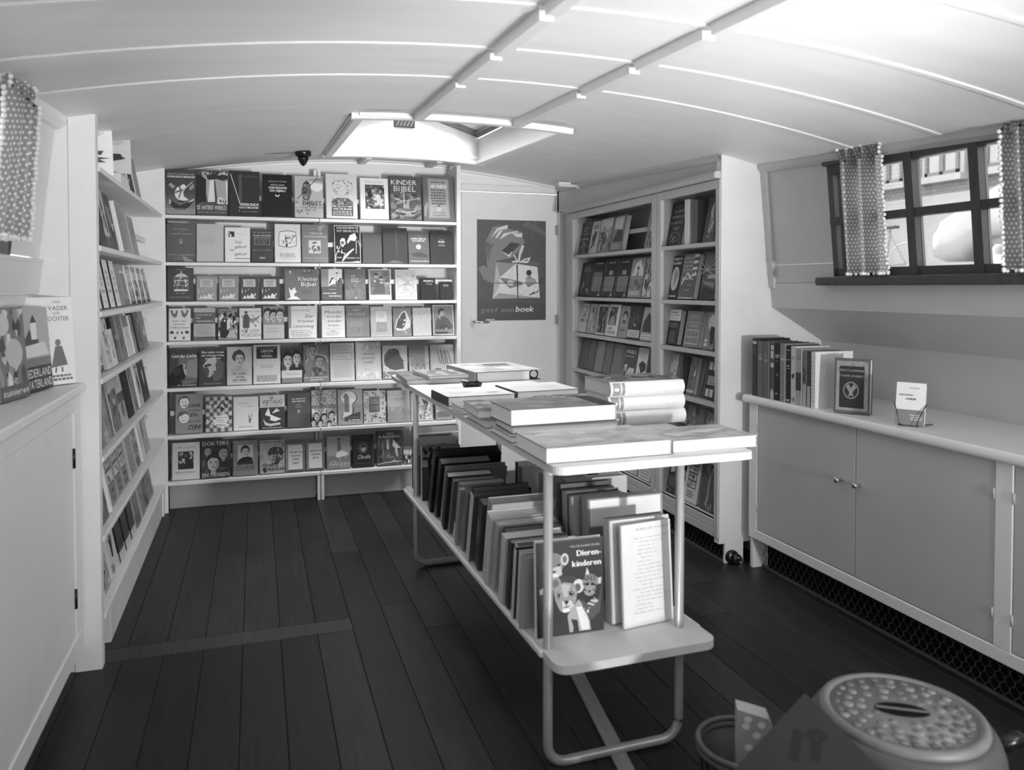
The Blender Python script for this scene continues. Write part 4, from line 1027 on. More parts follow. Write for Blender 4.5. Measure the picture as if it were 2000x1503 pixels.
B(0, 763.5, 825.5, 346, 88, 'dark swirling jacket with big white lettering KINDER BIJBEL',
  M(.02, .02, .98, .6, [120, 66, 140, 96, 78], 60, .15, 41, .5) + T('KINDER', .05, .86, .8, .11, 235) + T('BIJBEL', .13, .83, .65, .12, 225) + R(.43, .22, .46, .66, 190) + P(150, (.44, .3), (.62, .5), (.6, .25), (.5, .2)) + E(.5, .21, .33, .045, 176) + E(.5, .225, .29, .035, 100) + ST(190, .015, (.1, .5), (.4, .42), (.95, .5)) + ST(175, .012, (.05, .12), (.3, .25), (.7, .1), (.95, .2)) + T('W. SANDBERG', .28, .76, .08, .03, 200), t=.036)
B(0, 828.5, 890.5, 345, 108, 'grey book with pale title panel reading de bijbel',
  R(.17, .06, .84, .93, 168) + FR(.19, .07, .82, .915, .012, 120) + L(.25, .74, .83, .87, 1, 90, 3, .03, 0) + T('de bijbel', .26, .76, .735, .065, 232, 0, .01) + L(.25, .76, .35, .71, 6, 92, 8, .032, .1) + E(.5, .27, .06, .05, 226) + P(110, (.44, .3), (.5, .38), (.56, .3)) + R(.47, .24, .49, .29, 120) + R(.51, .24, .53, .29, 120) + T('het oude', .3, .7, .165, .035, 110) + T('testament', .28, .74, .105, .045, 100) + P(150, (.02, .3), (.12, .42), (.16, .36), (.08, .1), (.02, .08)), t=.034)
# ---- second row
B(1, 325, 383.5, 439, 104, 'grey cloth-toned book with small centred emblem, second shelf left end',
  T('GESCHIEDENIS', .24, .78, .85, .03, 170) + T('VAN HET', .42, .6, .79, .025, 150) + T('MARTELAARSCHAP', .18, .86, .72, .035, 180) + E(.5, .57, .055, .04, 175) + E(.5, .57, .035, .025, 100) + R(.49, .46, .515, .54, 180) + ST(180, .02, (.44, .5), (.56, .5)) + P(150, (.55, .17), (.95, 0), (.62, 0)) + T('UITGAVE VAN DE GEMEENTE', .08, .92, .165, .025, 200) + L(.25, .8, .06, .13, 2, 150, 2, .012), m=M_CLOTH)
B(1, 384.5, 438, 439, 190, 'blank light grey book without any print, second shelf', R(.08, .45, .68, .7, 184))
B(1, 440, 490, 446, 230, 'white book with black lettering Van geloof tot geloof',
  R(.14, .72, .38, .88, 70) + M(.15, .73, .37, .87, [225, 60, 160], 14, .05, 3) + T('uitgave', .44, .76, .81, .02, 150) + T('Van', .4, .66, .53, .085, 60) + T('geloof', .4, .86, .4, .085, 60) + T('tot', .17, .37, .31, .075, 60) + T('geloof', .4, .86, .19, .085, 60) + R(.4, .09, 1, .105, 40))
B(1, 491.5, 535, 450, 76, 'dark book titled DE BELIJDENIS ALLER EEUWEN with framed label',
  T('DE BELIJDENIS', .08, .92, .89, .045, 165) + T('ALLER EEUWEN', .08, .9, .79, .05, 205, 0, .006) + R(.16, .54, .84, .75, 200) + R(.18, .55, .82, .735, 50) + L(.23, .77, .57, .72, 3, 150, 4, .022, .1) + T('DR G. G. VAN NIFTRIK', .1, .9, .35, .03, 175) + T('ZWCT', .37, .63, .1, .055, 215, .2, .008))
B(1, 537.5, 589, 438, 222, 'pale book with a television-shaped drawing, word BIJBEL, second shelf',
  FR(0, 0, 1, 1, .012, 190) + P(140, (.16, .42), (.14, .6), (.18, .8), (.5, .84), (.82, .8), (.86, .6), (.84, .42), (.5, .38)) + P(232, (.18, .44), (.17, .6), (.2, .78), (.5, .815), (.8, .78), (.83, .6), (.81, .44), (.5, .4)) + M(.22, .48, .8, .72, [150, 190, 120, 205], 22, .05, 4) + P(40, (.4, .66), (.46, .64), (.44, .54), (.42, .5)) + R(.42, .41, .5, .45, 60) + R(.44, .45, .5, .5, 90) + T('BIJBEL', .2, .82, .14, .1, 160) + L(.25, .75, .08, .11, 1, 190, 4))
B(1, 590.5, 642.5, 440, 132, 'mid-grey book with small square picture titled TIJDELIJK UITGESCHAKELD',
  T('RUDOLF', .3, .7, .87, .03, 170) + T('TIJDELIJK', .28, .8, .745, .045, 205, 0, .006) + T('UITGESCHAKELD', .1, .94, .66, .045, 205, 0, .006) + R(.26, .24, .72, .58, 206) + M(.28, .25, .7, .45, [90, 150, 110, 200], 22, .06, 6) + E(.5, .5, .1, .04, 80, 10, 20, 200) + P(170, (.6, .95), (.92, 1), (.7, .8)) + L(.08, .9, .1, .14, 1, 185, 5, .014, 0))
B(1, 654.5, 706, 441, 46, 'black and white book VAN REFORMATIE TOT DEPORTATIE with hooded figures',
  FR(0, 0, 1, 1, .02, 225) + T('VAN REFORMATIE', .08, .93, .9, .06, 235, 0, .006) + T('TOT DEPORTATIE', .08, .93, .815, .06, 235, 0, .006) + P(225, (.22, .6), (.3, .66), (.4, .64), (.43, .5), (.36, .46), (.34, .42), (.28, .42), (.22, .5)) + E(.31, .53, .07, .05, 110) + P(225, (.48, .56), (.6, .74), (.8, .8), (.86, .66), (.78, .58), (.62, .6), (.5, .5)) + P(210, (.44, .24), (.7, .38), (.76, .37), (.6, .26), (.3, .03), (.28, .06)) + ST(225, .02, (.22, .44), (.05, .2), (.04, .06)) + ST(225, .018, (.25, .4), (.3, .26), (.4, .25), (.28, .02)) + ST(225, .018, (.84, .6), (.82, .24)) + ST(225, .015, (.9, .6), (.98, .46)) + M(.08, .2, .3, .45, [225, 46], 12, .05, 3) + T('BOEK', .09, .28, .12, .035, 235) + T('JEREMIA 1-52', .46, .94, .11, .035, 230) + P(225, (.6, .02), (.9, .05), (.98, .02)))
B(1, 709, 747.5, 459, 92, 'plain dark grey cloth book, smaller, next to the hooded figures book', [], m=M_CLOTH, t=.03)
B(1, 749, 797.5, 447, 66, 'plain black-wrapped book with sheen painted on its folds, second shelf', P(78, (.5, .95), (.62, .95), (.6, .2), (.52, .2)) + P(110, (.15, .0), (.4, .07), (.6, .06), (.85, .0)), t=.036)  # paler shapes are the wrap's sheen drawn into the print
B(1, 799, 840, 455, 104, 'small grey book KLEINE BIJBELSE GESCHIEDENIS with round white seal',
  T('J. H. HUIJSMAN', .3, .7, .86, .022, 190) + T('KLEINE BIJBELSE', .14, .86, .765, .05, 230, 0, .008) + T('GESCHIEDENIS', .2, .8, .7, .04, 225, 0, .008) + E(.49, .53, .12, .075, 225, 18) + T('PAS', .41, .57, .5, .05, 60) + P(80, (.1, .3), (.5, .37), (.9, .28), (.9, .2), (.3, .22)) + L(.1, .95, .06, .1, 1, 220, 3, .02, 0), t=.026)
B(1, 841.5, 886, 452, 62, 'dark book with four tiny centred words, right end of second shelf',
  T('UIT HET', .42, .62, .715, .025, 180) + T('BOEK', .38, .66, .635, .05, 235, 0, .01) + T('DER', .48, .57, .59, .025, 190) + T('PSALMEN', .38, .66, .53, .035, 225), t=.03)
# ---- third row
B(2, 326, 378, 521, 84, 'dark book with a white birdcage drawing, third shelf left end',
  L(.34, .7, .93, .96, 1, 170, 3, .012, 0) + P(205, (.28, .72), (.38, .8), (.54, .84), (.7, .8), (.8, .72)) + E(.54, .87, .03, .03, 200) + R(.27, .29, .8, .72, 60) + sum([R(.27 + .058 * i, .29, .285 + .058 * i, .72, 190) for i in range(10)], []) + R(.25, .6, .82, .62, 220) + R(.25, .45, .82, .465, 220) + P(232, (.27, .29), (.8, .29), (.76, .34), (.31, .34)) + M(.3, .35, .78, .7, [225, 84], 24, .05, 6) + T('HET HEK', .34, .7, .2, .04, 170) + T('DER BARMHARTIGHEID', .14, .88, .08, .04, 160))
for i, (u0, u1, g, s) in enumerate(((383.5, 424, 158, 'paler'), (427.5, 466.5, 148, 'pale'), (469, 506.5, 86, 'dark'), (509, 547, 82, 'darkest'))):
    B(2, u0, u1, 541, g, ['first of four small camel-caravan books, pale grey, by the birdcage book', 'second of four small camel-caravan books, pale grey, third shelf', 'third of four small camel-caravan books, dark night sky', 'fourth of four small camel-caravan books, dark, beside Kleuter Bijbel'][i],
      R(.17, .56, .82, .88, 196) + L(.28, .72, .6, .82, 4, 130, 7 + i, .025) + T('ELSE VREDE', .26, .74, .79, .035, 90) + R(.13, .08, .84, .11, 236) + P(225, (.18, .11), (.24, .22), (.3, .16), (.33, .11)) + P(225, (.34, .12), (.4, .24), (.5, .17), (.52, .1)) + P(225, (.5, .13), (.6, .3), (.68, .26), (.74, .2), (.8, .3), (.85, .28), (.78, .18), (.7, .1)) + P(205, (.08, .36), (.11, .52), (.14, .36), (.12, .27)) + P(205, (.26, .38), (.28, .46), (.31, .38), (.29, .32)) + P(230, (.42, .48), (.48, .46), (.44, .42)) + M(.05, .9, .98, .98, [215, g], 8, .02, 3), t=.02)
B(2, 556, 624.5, 527, 118, 'wide grey book titled Kleuter Bijbel with white angel and star',
  E(.17, .9, .035, .04, 240, 8) + sum([ST(165, .006, (.17, .9), (.17 + .3 * math.cos(R_(a)), .9 + .4 * math.sin(R_(a)))) for a in range(200, 350, 18)], []) + T('Kleuter', .4, .97, .62, .13, 236) + T('Bijbel', .48, .9, .45, .13, 236) + L(.5, .8, .2, .33, 2, 80, 3, .02) + P(236, (.12, .4), (.2, .3), (.25, .38), (.3, .4), (.31, .32), (.36, .27), (.28, .2), (.28, .08), (.18, .06), (.15, .2)) + P(236, (.06, .02), (.2, .1), (.33, .12), (.46, .02)) + M(.5, .85, 1, .98, [170, 90], 16, .04, 5), t=.024)
B(2, 628, 670, 525, 96, 'book with white bird-like figure on grey, AAN DE AVOND text',
  R(0, .42, .35, 1, 150) + R(.35, .42, 1, 1, 226) + P(110, (.35, .42), (1, .42), (1, .68), (.75, .78)) + P(60, (.38, .56), (.5, .72), (.62, .72), (.5, .64), (.4, .5)) + P(236, (.38, .46), (.6, .66), (.86, .82), (.95, .8), (.7, .52)) + M(.55, .42, 1, .7, [70, 110, 150], 22, .05, 2) + P(90, (.68, .83), (.74, .9), (.84, .86)) + L(.35, .75, .32, .36, 1, 200, 3, .015) + T('AAN DE AVOND', .08, .7, .19, .045, 226, 0, .008) + T('VAN DEZE DAG', .34, .92, .1, .045, 226, 0, .008))
B(2, 673.5, 715.5, 526, 118, 'grey cellophane-wrapped book with small white oval title, third shelf', FR(.32, .58, .67, .69, .02, 200) + T('PAUL', .38, .62, .61, .045, 215) + P(160, (.28, .78), (.5, .82), (.52, .76), (.36, .72)) + ST(170, .015, (.2, .2), (.5, .5), (.9, .7)) + M(.05, .05, .95, .5, [104, 130, 124], 16, .15, 4) + E(.53, .07, .03, .03, 235, 8))
B(2, 721.5, 765.5, 525, 214, 'book with a painted family group above a white band, third shelf', R(.05, .16, .95, .97, 128) + M(.05, .16, .95, .97, [110, 140, 120, 150], 26, .14, 9) + E(.33, .78, .1, .07, 196) + E(.33, .83, .11, .05, 90) + E(.55, .68, .09, .06, 190) + E(.55, .73, .1, .045, 84) + E(.82, .56, .1, .06, 185) + E(.82, .61, .11, .05, 100) + P(96, (.2, .2), (.24, .64), (.45, .66), (.6, .55), (.7, .45), (.72, .2)) + P(226, (.22, .66), (.34, .6), (.26, .56)) + P(215, (.45, .58), (.66, .57), (.56, .52)))
B(2, 773, 815.5, 528, 206, 'very pale book with thin grey cross pattern, third shelf', FR(.1, .1, .9, .94, .03, 188) + M(.12, .14, .88, .88, [186, 196, 176], 40, .08, 4) + R(.33, .5, .66, .515, 120) + R(.485, .24, .5, .62, 120) + R(.35, .34, .66, .35, 150) + P(244, (.25, .0), (.6, .05), (.9, .0)), t=.02)
B(2, 822, 852, 545, 44, 'small black book with white word BIJBEL, third shelf', T('BIJBEL', .22, .9, .83, .07, 238, 0, .012) + T('IN DE NIEUWE', .36, .82, .74, .03, 210) + T('VERTALING', .42, .76, .68, .03, 215), t=.034)
B(2, 860, 885, 552, 52, 'smallest black book at the right end of third shelf', T('NIEUW', .28, .68, .78, .05, 220, 0, .02) + T('TESTAMENT', .28, .7, .71, .035, 200), t=.028)
# ---- fourth row
B(3, 328, 371.5, 604, 226, 'white folk-art book with two dark roosters, Naar een levende Volkscultuur',
  P(120, (.08, .93), (.18, .96), (.22, .84), (.3, .84), (.34, .93), (.42, .95), (.42, .88), (.38, .76), (.3, .72), (.2, .74), (.13, .82)) + P(120, (.92, .93), (.82, .96), (.78, .84), (.7, .84), (.66, .93), (.58, .95), (.58, .88), (.62, .76), (.7, .72), (.8, .74), (.87, .82)) + R(.26, .69, .28, .74, 110) + R(.72, .69, .74, .74, 110) + T('Naar een', .2, .78, .58, .06, 70, .15) + T('levende', .22, .74, .48, .06, 60, .15) + T('Volkscultuur', .07, .94, .37, .065, 60, .15) + E(.16, .25, .09, .05, 84) + P(84, (.35, .2), (.42, .3), (.46, .22)) + P(84, (.55, .22), (.62, .3), (.68, .2)) + E(.85, .25, .09, .05, 84) + P(84, (.24, .11), (.38, .11), (.34, .06), (.38, .04), (.24, .04), (.28, .06)) + P(84, (.63, .11), (.77, .11), (.73, .06), (.77, .04), (.63, .04), (.67, .06)))
B(3, 377, 420, 603, 186, 'light book with dark band reading HOE LEID IK EEN VERENIGING', R(0, .5, 1, .86, 104) + T('HOE LEID IK', .12, .84, .76, .055, 220) + T('EEN', .12, .3, .66, .05, 215) + T('VERENIGING?', .12, .92, .555, .055, 220) + L(.08, .92, .14, .46, 7, 140, 5, .016) + R(0, 0, 1, .1, 100))
B(3, 425.5, 463.5, 605, 150, 'black and white street illustration with a cloaked woman, fourth shelf', M(0, .05, 1, .95, [226, 40, 150, 60], 46, .1, 17) + P(52, (.1, .08), (.12, .5), (.3, .72), (.5, .66), (.52, .3), (.4, .04)) + P(226, (.46, .3), (.46, .62), (.6, .72), (.68, .6), (.6, .55), (.62, .4)) + P(190, (.48, .06), (.6, .3), (.8, .26), (.98, .05)) + R(.76, .62, .9, .78, 40) + P(40, (.34, .86), (.4, .96), (.45, .72), (.36, .74)) + E(.34, .62, .06, .04, 215) + T('MIJN WEG', .1, .7, .9, .05, 60))
B(3, 467, 510.5, 603, 230, 'white book Ik leer vliegen with a man in coat and aeroplane', P(150, (.04, .78), (.3, .7), (.7, .66), (.95, .78), (.9, .68), (.6, .52), (.3, .58)) + ST(70, .022, (.56, .8), (.9, .52)) + ST(120, .02, (.6, .55), (.74, .44)) + E(.75, .43, .03, .03, 50) + T('C.J. VAN DAM', .06, .94, .865, .055, 150) + P(96, (.16, .36), (.16, .7), (.24, .82), (.38, .82), (.47, .7), (.46, .36)) + P(70, (.3, .36), (.3, .76), (.33, .76), (.33, .36)) + E(.31, .87, .07, .04, 70) + T('IK', .1, .26, .22, .1, 130) + T('LEER', .48, .92, .22, .1, 130) + T('VLIEGEN', .08, .96, .08, .11, 130) + ST(60, .03, (.26, .36), (.28, .28), (.36, .22)) + ST(60, .03, (.38, .36), (.34, .26), (.26, .2)), t=.018)
B(3, 514, 555.5, 597, 196, 'book with three young faces above grey panel, VRAGEN text', R(0, .44, 1, 1, 150) + FACE(.22, .74, .36, 205, 60, None, .68) + FACE(.5, .7, .36, 196, 50, None, .68) + FACE(.8, .72, .36, 205, 64, None, .68) + R(0, 0, 1, .44, 196) + R(0, .43, 1, .445, 120) + T('JONGENS', .24, .78, .28, .05, 150) + T('VRAGEN...?', .18, .86, .19, .055, 140))
B(3, 563.5, 619, 597, 226, 'white book with slanted script Der Vrouwen Levensweg', R(0, .3, .1, 1, 150) + T('Esther Harding', .14, .74, .84, .06, 110, .25) + T('Der', .6, .88, .63, .1, 60, .25) + T('Vrouwen', .3, .88, .48, .1, 60, .25) + T('Levensweg', .17, .88, .32, .11, 60, .25) + L(.05, .88, .04, .26, 4, 160, 3, .02), t=.026)
B(3, 628.5, 674.5, 596, 226, 'white book with slanted script Moeder worden zonder vrees', T('KENNETH', .2, .72, .92, .025, 160) + T('Moeder', .14, .9, .755, .1, 90, .2) + T('worden', .2, .86, .62, .09, 90, .2) + T('zonder', .24, .86, .48, .09, 90, .2) + T('vrees', .26, .74, .35, .08, 90, .2) + R(.18, .27, .86, .275, 130) + P(80, (.3, .2), (.5, .21), (.72, .2), (.5, .19)) + L(.2, .8, .06, .17, 3, 170, 3, .014))
B(3, 676.5, 722.5, 597, 140, 'mid-grey book HET HUWELIJK with dark centre band, fourth shelf', R(.02, .6, .98, .93, 124) + T('HET', .3, .6, .82, .07, 190) + T('HUWELIJK', .1, .86, .7, .07, 186) + L(.16, .82, .32, .52, 4, 178, 5, .02) + E(.5, .22, .04, .03, 84) + E(.47, .235, .03, .02, 190) + R(.62, .0, .635, 1, 160))
B(3, 724.5, 766.5, 600, 216, 'pale book bordered by concentric stripes with grey label, fourth shelf', sum([FR(.04 + .055 * i, .03 + .045 * i, .96 - .055 * i, .97 - .045 * i, .018, 150) for i in range(4)], []) + R(.26, .5, .74, .84, 226) + L(.32, .68, .62, .8, 3, 170, 3, .02) + R(.26, .17, .76, .48, 166) + T('LIEFDE', .34, .64, .28, .07, 196))
B(3, 768.5, 804.5, 603, 150, 'grey book with a white-outlined dark leaf shape, fourth shelf', P(232, (.1, .3), (.2, .6), (.5, .88), (.72, .92), (.85, .7), (.98, .5), (.9, .3), (.6, .2), (.2, .2)) + P(96, (.14, .3), (.25, .56), (.52, .82), (.66, .86), (.72, .66), (.68, .4), (.5, .26)) + M(.5, .1, .98, .6, [244, 180, 226], 26, .05, 8) + M(.25, .4, .65, .75, [150, 80], 10, .05, 8), t=.018)
B(3, 807, 843.5, 602, 212, 'very light speckled book between leaf cover and portrait book', M(.1, .04, .92, .35, [240, 190], 26, .03, 8) + M(.3, .5, .8, .85, [196, 224], 10, .06, 3), t=.018)
B(3, 847, 888, 597, 214, 'book with photo of a seated woman, right end of fourth shelf', R(.04, .03, .96, .97, 140) + P(96, (.1, .2), (.12, .45), (.3, .62), (.5, .62), (.7, .56), (.86, .38), (.94, .3), (.9, .2)) + E(.4, .74, .14, .12, 176) + P(70, (.24, .7), (.28, .86), (.42, .9), (.55, .84), (.52, .8), (.36, .8), (.3, .66)) + P(84, (.26, .2), (.8, .2), (.7, .32), (.4, .36)) + P(196, (.28, .6), (.36, .64), (.34, .5)) + R(.08, .05, .7, .11, 84) + E(.62, .22, .04, .02, 210))
# ---- fifth row
B(4, 327.5, 384.5, 685, 74, 'dark book with silhouetted head and script Lied der Liefde',
  R(.35, .2, 1, .82, 112) + P(140, (.55, .3), (1, .22), (1, .75), (.65, .7)) + P(170, (.1, .12), (.14, .45), (.35, .62), (.5, .62), (.4, .5), (.28, .4), (.26, .12)) + P(34, (.02, .02), (.02, .3), (.2, .52), (.4, .62), (.55, .58), (.6, .42), (.56, .34), (.6, .3), (.55, .2), (.4, .18), (.5, .02)) + P(190, (.5, .62), (.58, .6), (.55, .5), (.62, .38), (.57, .3), (.5, .5)) + E(.28, .42, .12, .1, 78, 16) + E(.28, .42, .1, .085, 40, 16) + E(.28, .42, .06, .05, 78, 14) + E(.28, .42, .045, .035, 40, 12) + T('Lied der Liefde', .1, .96, .79, .09, 238, .18, .006) + P(110, (.45, .16), (.95, .2), (.98, .1), (.5, .06)) + T('TH. BOVERMAN', .3, .95, .02, .03, 225), t=.026)
B(4, 386, 439.5, 683, 72, 'dark book with shaded face looking down, Wat iedere vrouw',
  P(110, (.2, .7), (.6, .8), (.95, .6), (.9, .2), (.6, .1)) + P(206, (.34, .72), (.62, .78), (.68, .66), (.62, .56), (.66, .42), (.56, .38), (.55, .3), (.4, .22), (.3, .24), (.22, .4), (.16, .55)) + P(74, (.2, .56), (.4, .6), (.5, .56), (.42, .53), (.24, .5)) + P(90, (.12, .5), (.26, .3), (.36, .2), (.4, .4), (.34, .5)) + P(90, (.5, .4), (.6, .4), (.55, .36)) + P(100, (.42, .32), (.55, .31), (.5, .28)) + T('Wat iedere vrouw', .1, .94, .88, .06, 230, 0, .008) + T('van zwangerschap', .1, .94, .8, .055, 230, 0, .008) + T('moet weten', .24, .82, .72, .05, 230, 0, .008) + T('DRIESSEN PRADHAN', .2, .84, .04, .03, 190, .15), t=.026)
B(4, 441.5, 491.5, 679, 206, 'light book with a child portrait, De zorg voor het kind',
  FACE(.5, .68, .38, 205, 84, 200, .68) + P(80, (.24, .66), (.2, .74), (.28, .86), (.5, .94), (.66, .86), (.52, .86), (.36, .78), (.34, .62)) + R(.2, .36, .8, .365, 110) + L(.25, .75, .38, .42, 1, 130, 3, .012) + T('DE ZORG', .24, .78, .26, .055, 84, 0, .006) + T('VOOR', .36, .68, .175, .05, 84, 0, .006) + T('HET KIND', .24, .8, .09, .055, 84, 0, .006) + R(.16, .06, .84, .065, 130))
B(4, 493.5, 547.5, 675, 220, 'white book with black title block LIEFDE zonder VREES', FR(0, 0, 1, 1, .01, 196) + R(.12, .64, .89, .95, 46) + T('DR EUSTACE CHESSER', .16, .84, .89, .025, 190) + T('LIEFDE', .28, .74, .805, .06, 236, 0, .005) + T('ZONDER', .38, .62, .765, .02, 190) + T('VREES', .3, .7, .675, .06, 230, 0, .005) + L(.25, .75, .4, .5, 2, 140, 4, .014) + L(.12, .9, .05, .22, 6, 130, 6, .014, .05))
B(4, 549.5, 590, 682, 140, 'book with two smiling dark-haired women above a white label', R(0, .36, 1, 1, 80) + FACE(.3, .66, .44, 214, 34, 96, .7) + FACE(.74, .72, .4, 206, 30, 40, .7) + R(0, .14, 1, .36, 214) + T('MARIE OPSTAL', .2, .86, .23, .04, 110) + R(0, 0, 1, .14, 132))
B(4, 591.5, 643, 674, 122, 'grey book with two outlined heads, HET GEVOELSLEVEN', M(.05, .1, .95, .95, [110, 132, 118], 16, .2, 3) + FACE(.36, .82, .36, 176, 104, None, .7) + FACE(.64, .54, .34, 160, 90, None, .7) + ST(230, .018, (.1, .52), (.2, .62), (.14, .78), (.2, .95)) + ST(230, .018, (.55, .96), (.58, .86), (.5, .74), (.7, .72), (.9, .66), (.95, .5)) + M(.2, .15, .9, .4, [80, 110, 150], 16, .1, 7) + T('HET GEVOELSLEVEN', .04, .94, .1, .035, 222, 0, .005) + T('VAN DE MENS', .26, .8, .04, .035, 222, 0, .005))
B(4, 644.5, 693, 671, 206, 'pale book with boxed title SEXUELE OPVOEDING', R(.12, .55, .9, .9, 130) + R(.135, .56, .885, .89, 208) + T('SEXUELE', .28, .78, .8, .045, 140) + T('OPVOEDING', .16, .86, .71, .055, 140) + L(.25, .75, .58, .66, 2, 160, 3, .014) + L(.12, .9, .1, .5, 12, 170, 6, .01, .1), t=.022)
B(4, 695, 745.5, 667, 212, 'white book with pale scalloped frame, VERLOOFD GETROUWD N KIND', FR(0, .0, 1, 1, .05, 196) + M(.05, .04, .95, .22, [232, 196], 20, .08, 6) + M(.1, .8, .9, .96, [232, 196], 16, .08, 7) + T('VERLOOFD', .26, .74, .66, .04, 96) + T('GETROUWD', .24, .76, .55, .04, 96) + T("'N KIND", .32, .68, .44, .045, 96) + L(.3, .7, .26, .34, 1, 170, 6, .012), t=.022)
B(4, 747.5, 797, 676, 206, 'light book with a large dark head silhouette in profile', P(100, (.06, .55), (.08, .72), (.25, .88), (.5, .92), (.66, .86), (.7, .72), (.76, .62), (.86, .54), (.82, .5), (.85, .44), (.84, .36), (.86, .3), (.5, .26), (.3, .3), (.1, .42)) + P(84, (.08, .56), (.2, .76), (.5, .9), (.66, .86), (.7, .72), (.5, .7), (.3, .58), (.2, .5)) + R(0, 0, 1, .22, 130) + ST(232, .02, (.04, .34), (.15, .38), (.22, .26), (.1, .18), (.3, .1)) + L(.1, .9, .03, .08, 1, 230, 3, .03, 0))
B(4, 799.5, 839.5, 675, 170, 'glossy book with misty grey wash, fifth shelf', VG(0, 0, 1, 1, 206, 130, 8) + E(.45, .45, .35, .2, 150) + M(.1, .2, .8, .45, [120, 150, 180], 20, .06, 5) + L(.8, .98, .5, .97, 12, 236, 4, .02, .1), t=.022)
B(4, 841.5, 890.5, 674, 190, 'light grey book with tall thin slanted letters MAN', ST(84, .024, (.3, .83), (.42, .42)) + ST(84, .024, (.44, .83), (.48, .42)) + ST(84, .024, (.47, .83), (.58, .38)) + ST(84, .024, (.58, .83), (.66, .4)) + ST(84, .024, (.62, .84), (.75, .38)) + ST(84, .024, (.72, .83), (.88, .4)) + R(.2, .22, .45, .28, 90), t=.022)
# ---- sixth row
B(5, 339, 393.5, 771, 146, 'grey book with two smiling drawn heads, OUDER WORDEN EN GELUKKIG ZIJN', E(.32, .8, .2, .155, 50, 18) + E(.33, .78, .175, .14, 232, 18) + P(96, (.14, .84), (.22, .94), (.42, .96), (.5, .88), (.36, .9), (.2, .88)) + E(.31, .42, .21, .15, 50, 18) + E(.32, .4, .185, .135, 232, 18) + P(110, (.12, .44), (.25, .56), (.45, .55), (.52, .45), (.36, .5), (.2, .44)) + sum([E(a, b, .02, .012, 40, 8) for a, b in ((.27, .79), (.38, .79), (.27, .41), (.38, .41))], []) + ST(60, .012, (.25, .72), (.33, .7), (.41, .73)) + ST(60, .012, (.23, .345), (.33, .32), (.42, .36)) + T('OUDER', .36, .92, .66, .08, 40, .1, .006) + T('WORDEN', .5, .92, .55, .05, 50, .1) + T('EN...', .56, .9, .42, .09, 40, .15, .008) + T('GELUKKIG', .46, .92, .27, .055, 45, .1) + T('ZIJN!', .46, .92, .1, .11, 36, .15, .008), t=.022)
B(5, 399.5, 451.5, 776, 180, 'chessboard-patterned book with little figures and 64 in a cloud', sum([R(i / 7, j / 9, (i + 1) / 7, (j + 1) / 9, 96 if (i + j) % 2 else 196) for i in range(7) for j in range(9)], []) + M(.02, .05, .98, .95, [230, 50, 40, 215], 44, .07, 13) + P(236, (.32, .3), (.45, .46), (.8, .48), (.88, .38), (.8, .24), (.85, .16), (.5, .12), (.3, .2)) + T('AVONTUREN', .4, .82, .38, .035, 60) + T('op 64', .42, .66, .3, .06, 60) + T('VELDEN', .5, .74, .25, .025, 60) + L(.36, .78, .15, .22, 2, 70, 3, .014), t=.022)
B(5, 453.5, 503.5, 776, 222, 'plain white book with small sketched figure, sixth shelf', T('HERHAALDE', .2, .6, .79, .035, 100) + T('van een BRUG', .34, .78, .7, .03, 110) + M(.6, .2, .76, .5, [110, 150, 90], 16, .05, 3) + L(.2, .8, .09, .12, 1, 100, 3, .015, .1), t=.02)
B(5, 506, 555.5, 773, 50, 'book VIJFTALIG with white paper dove on black, sixth shelf', R(0, .64, 1, 1, 206) + T('VIJFTALIG', .08, .88, .74, .12, 100, 0, .01) + T('CORRESPONDENTIEBOEK', .08, .88, .67, .035, 60) + E(.47, .93, .07, .05, 60) + E(.47, .94, .05, .03, 200) + P(236, (.2, .42), (.34, .64), (.42, .42), (.55, .38), (.86, .28), (.6, .22), (.4, .26), (.42, .36)) + sum([ST(230, .03, (.5 + .06 * i, .46 + .02 * i), (.68 + .05 * i, .6 - .03 * i)) for i in range(3)], []) + P(206, (.12, .3), (.24, .2), (.4, .15), (.8, .18), (.82, .12), (.4, .08), (.2, .12)) + L(.1, .9, .015, .05, 1, 200, 4, .02, 0), t=.024)
B(5, 559.5, 605.5, 769, 80, 'dark grey book with short white title and small emblem, sixth shelf', T('HOE VERKOOP IK', .2, .8, .81, .04, 215, 0, .008) + T('MIJN DIENSTEN', .22, .78, .74, .04, 215, 0, .008) + L(.4, .6, .64, .68, 1, 170, 3, .015) + T('DE HAAN', .36, .62, .58, .03, 190) + P(190, (.44, .5), (.56, .5), (.5, .4)), t=.026)
B(5, 607, 657.5, 763, 170, 'book covered in a dense crowd of faces with dark middle band', M(.02, .56, .98, .98, [226, 50, 90, 150, 206], 120, .035, 4) + R(.02, .5, .98, .57, 70) + T('DE WEG NAAR HET GELUK', .06, .96, .51, .045, 230) + M(.02, .02, .98, .48, [226, 60, 150], 40, .1, 4) + FACE(.2, .3, .16, 215, 40, None, .7) + FACE(.5, .24, .2, 215, 34, None, .7) + FACE(.8, .28, .22, 220, 40, None, .7) + FACE(.35, .08, .18, 220, 40, None, .7) + FACE(.7, .04, .18, 215, 40, None, .7) + FACE(.08, .1, .18, 210, 40, None, .7), t=.022)
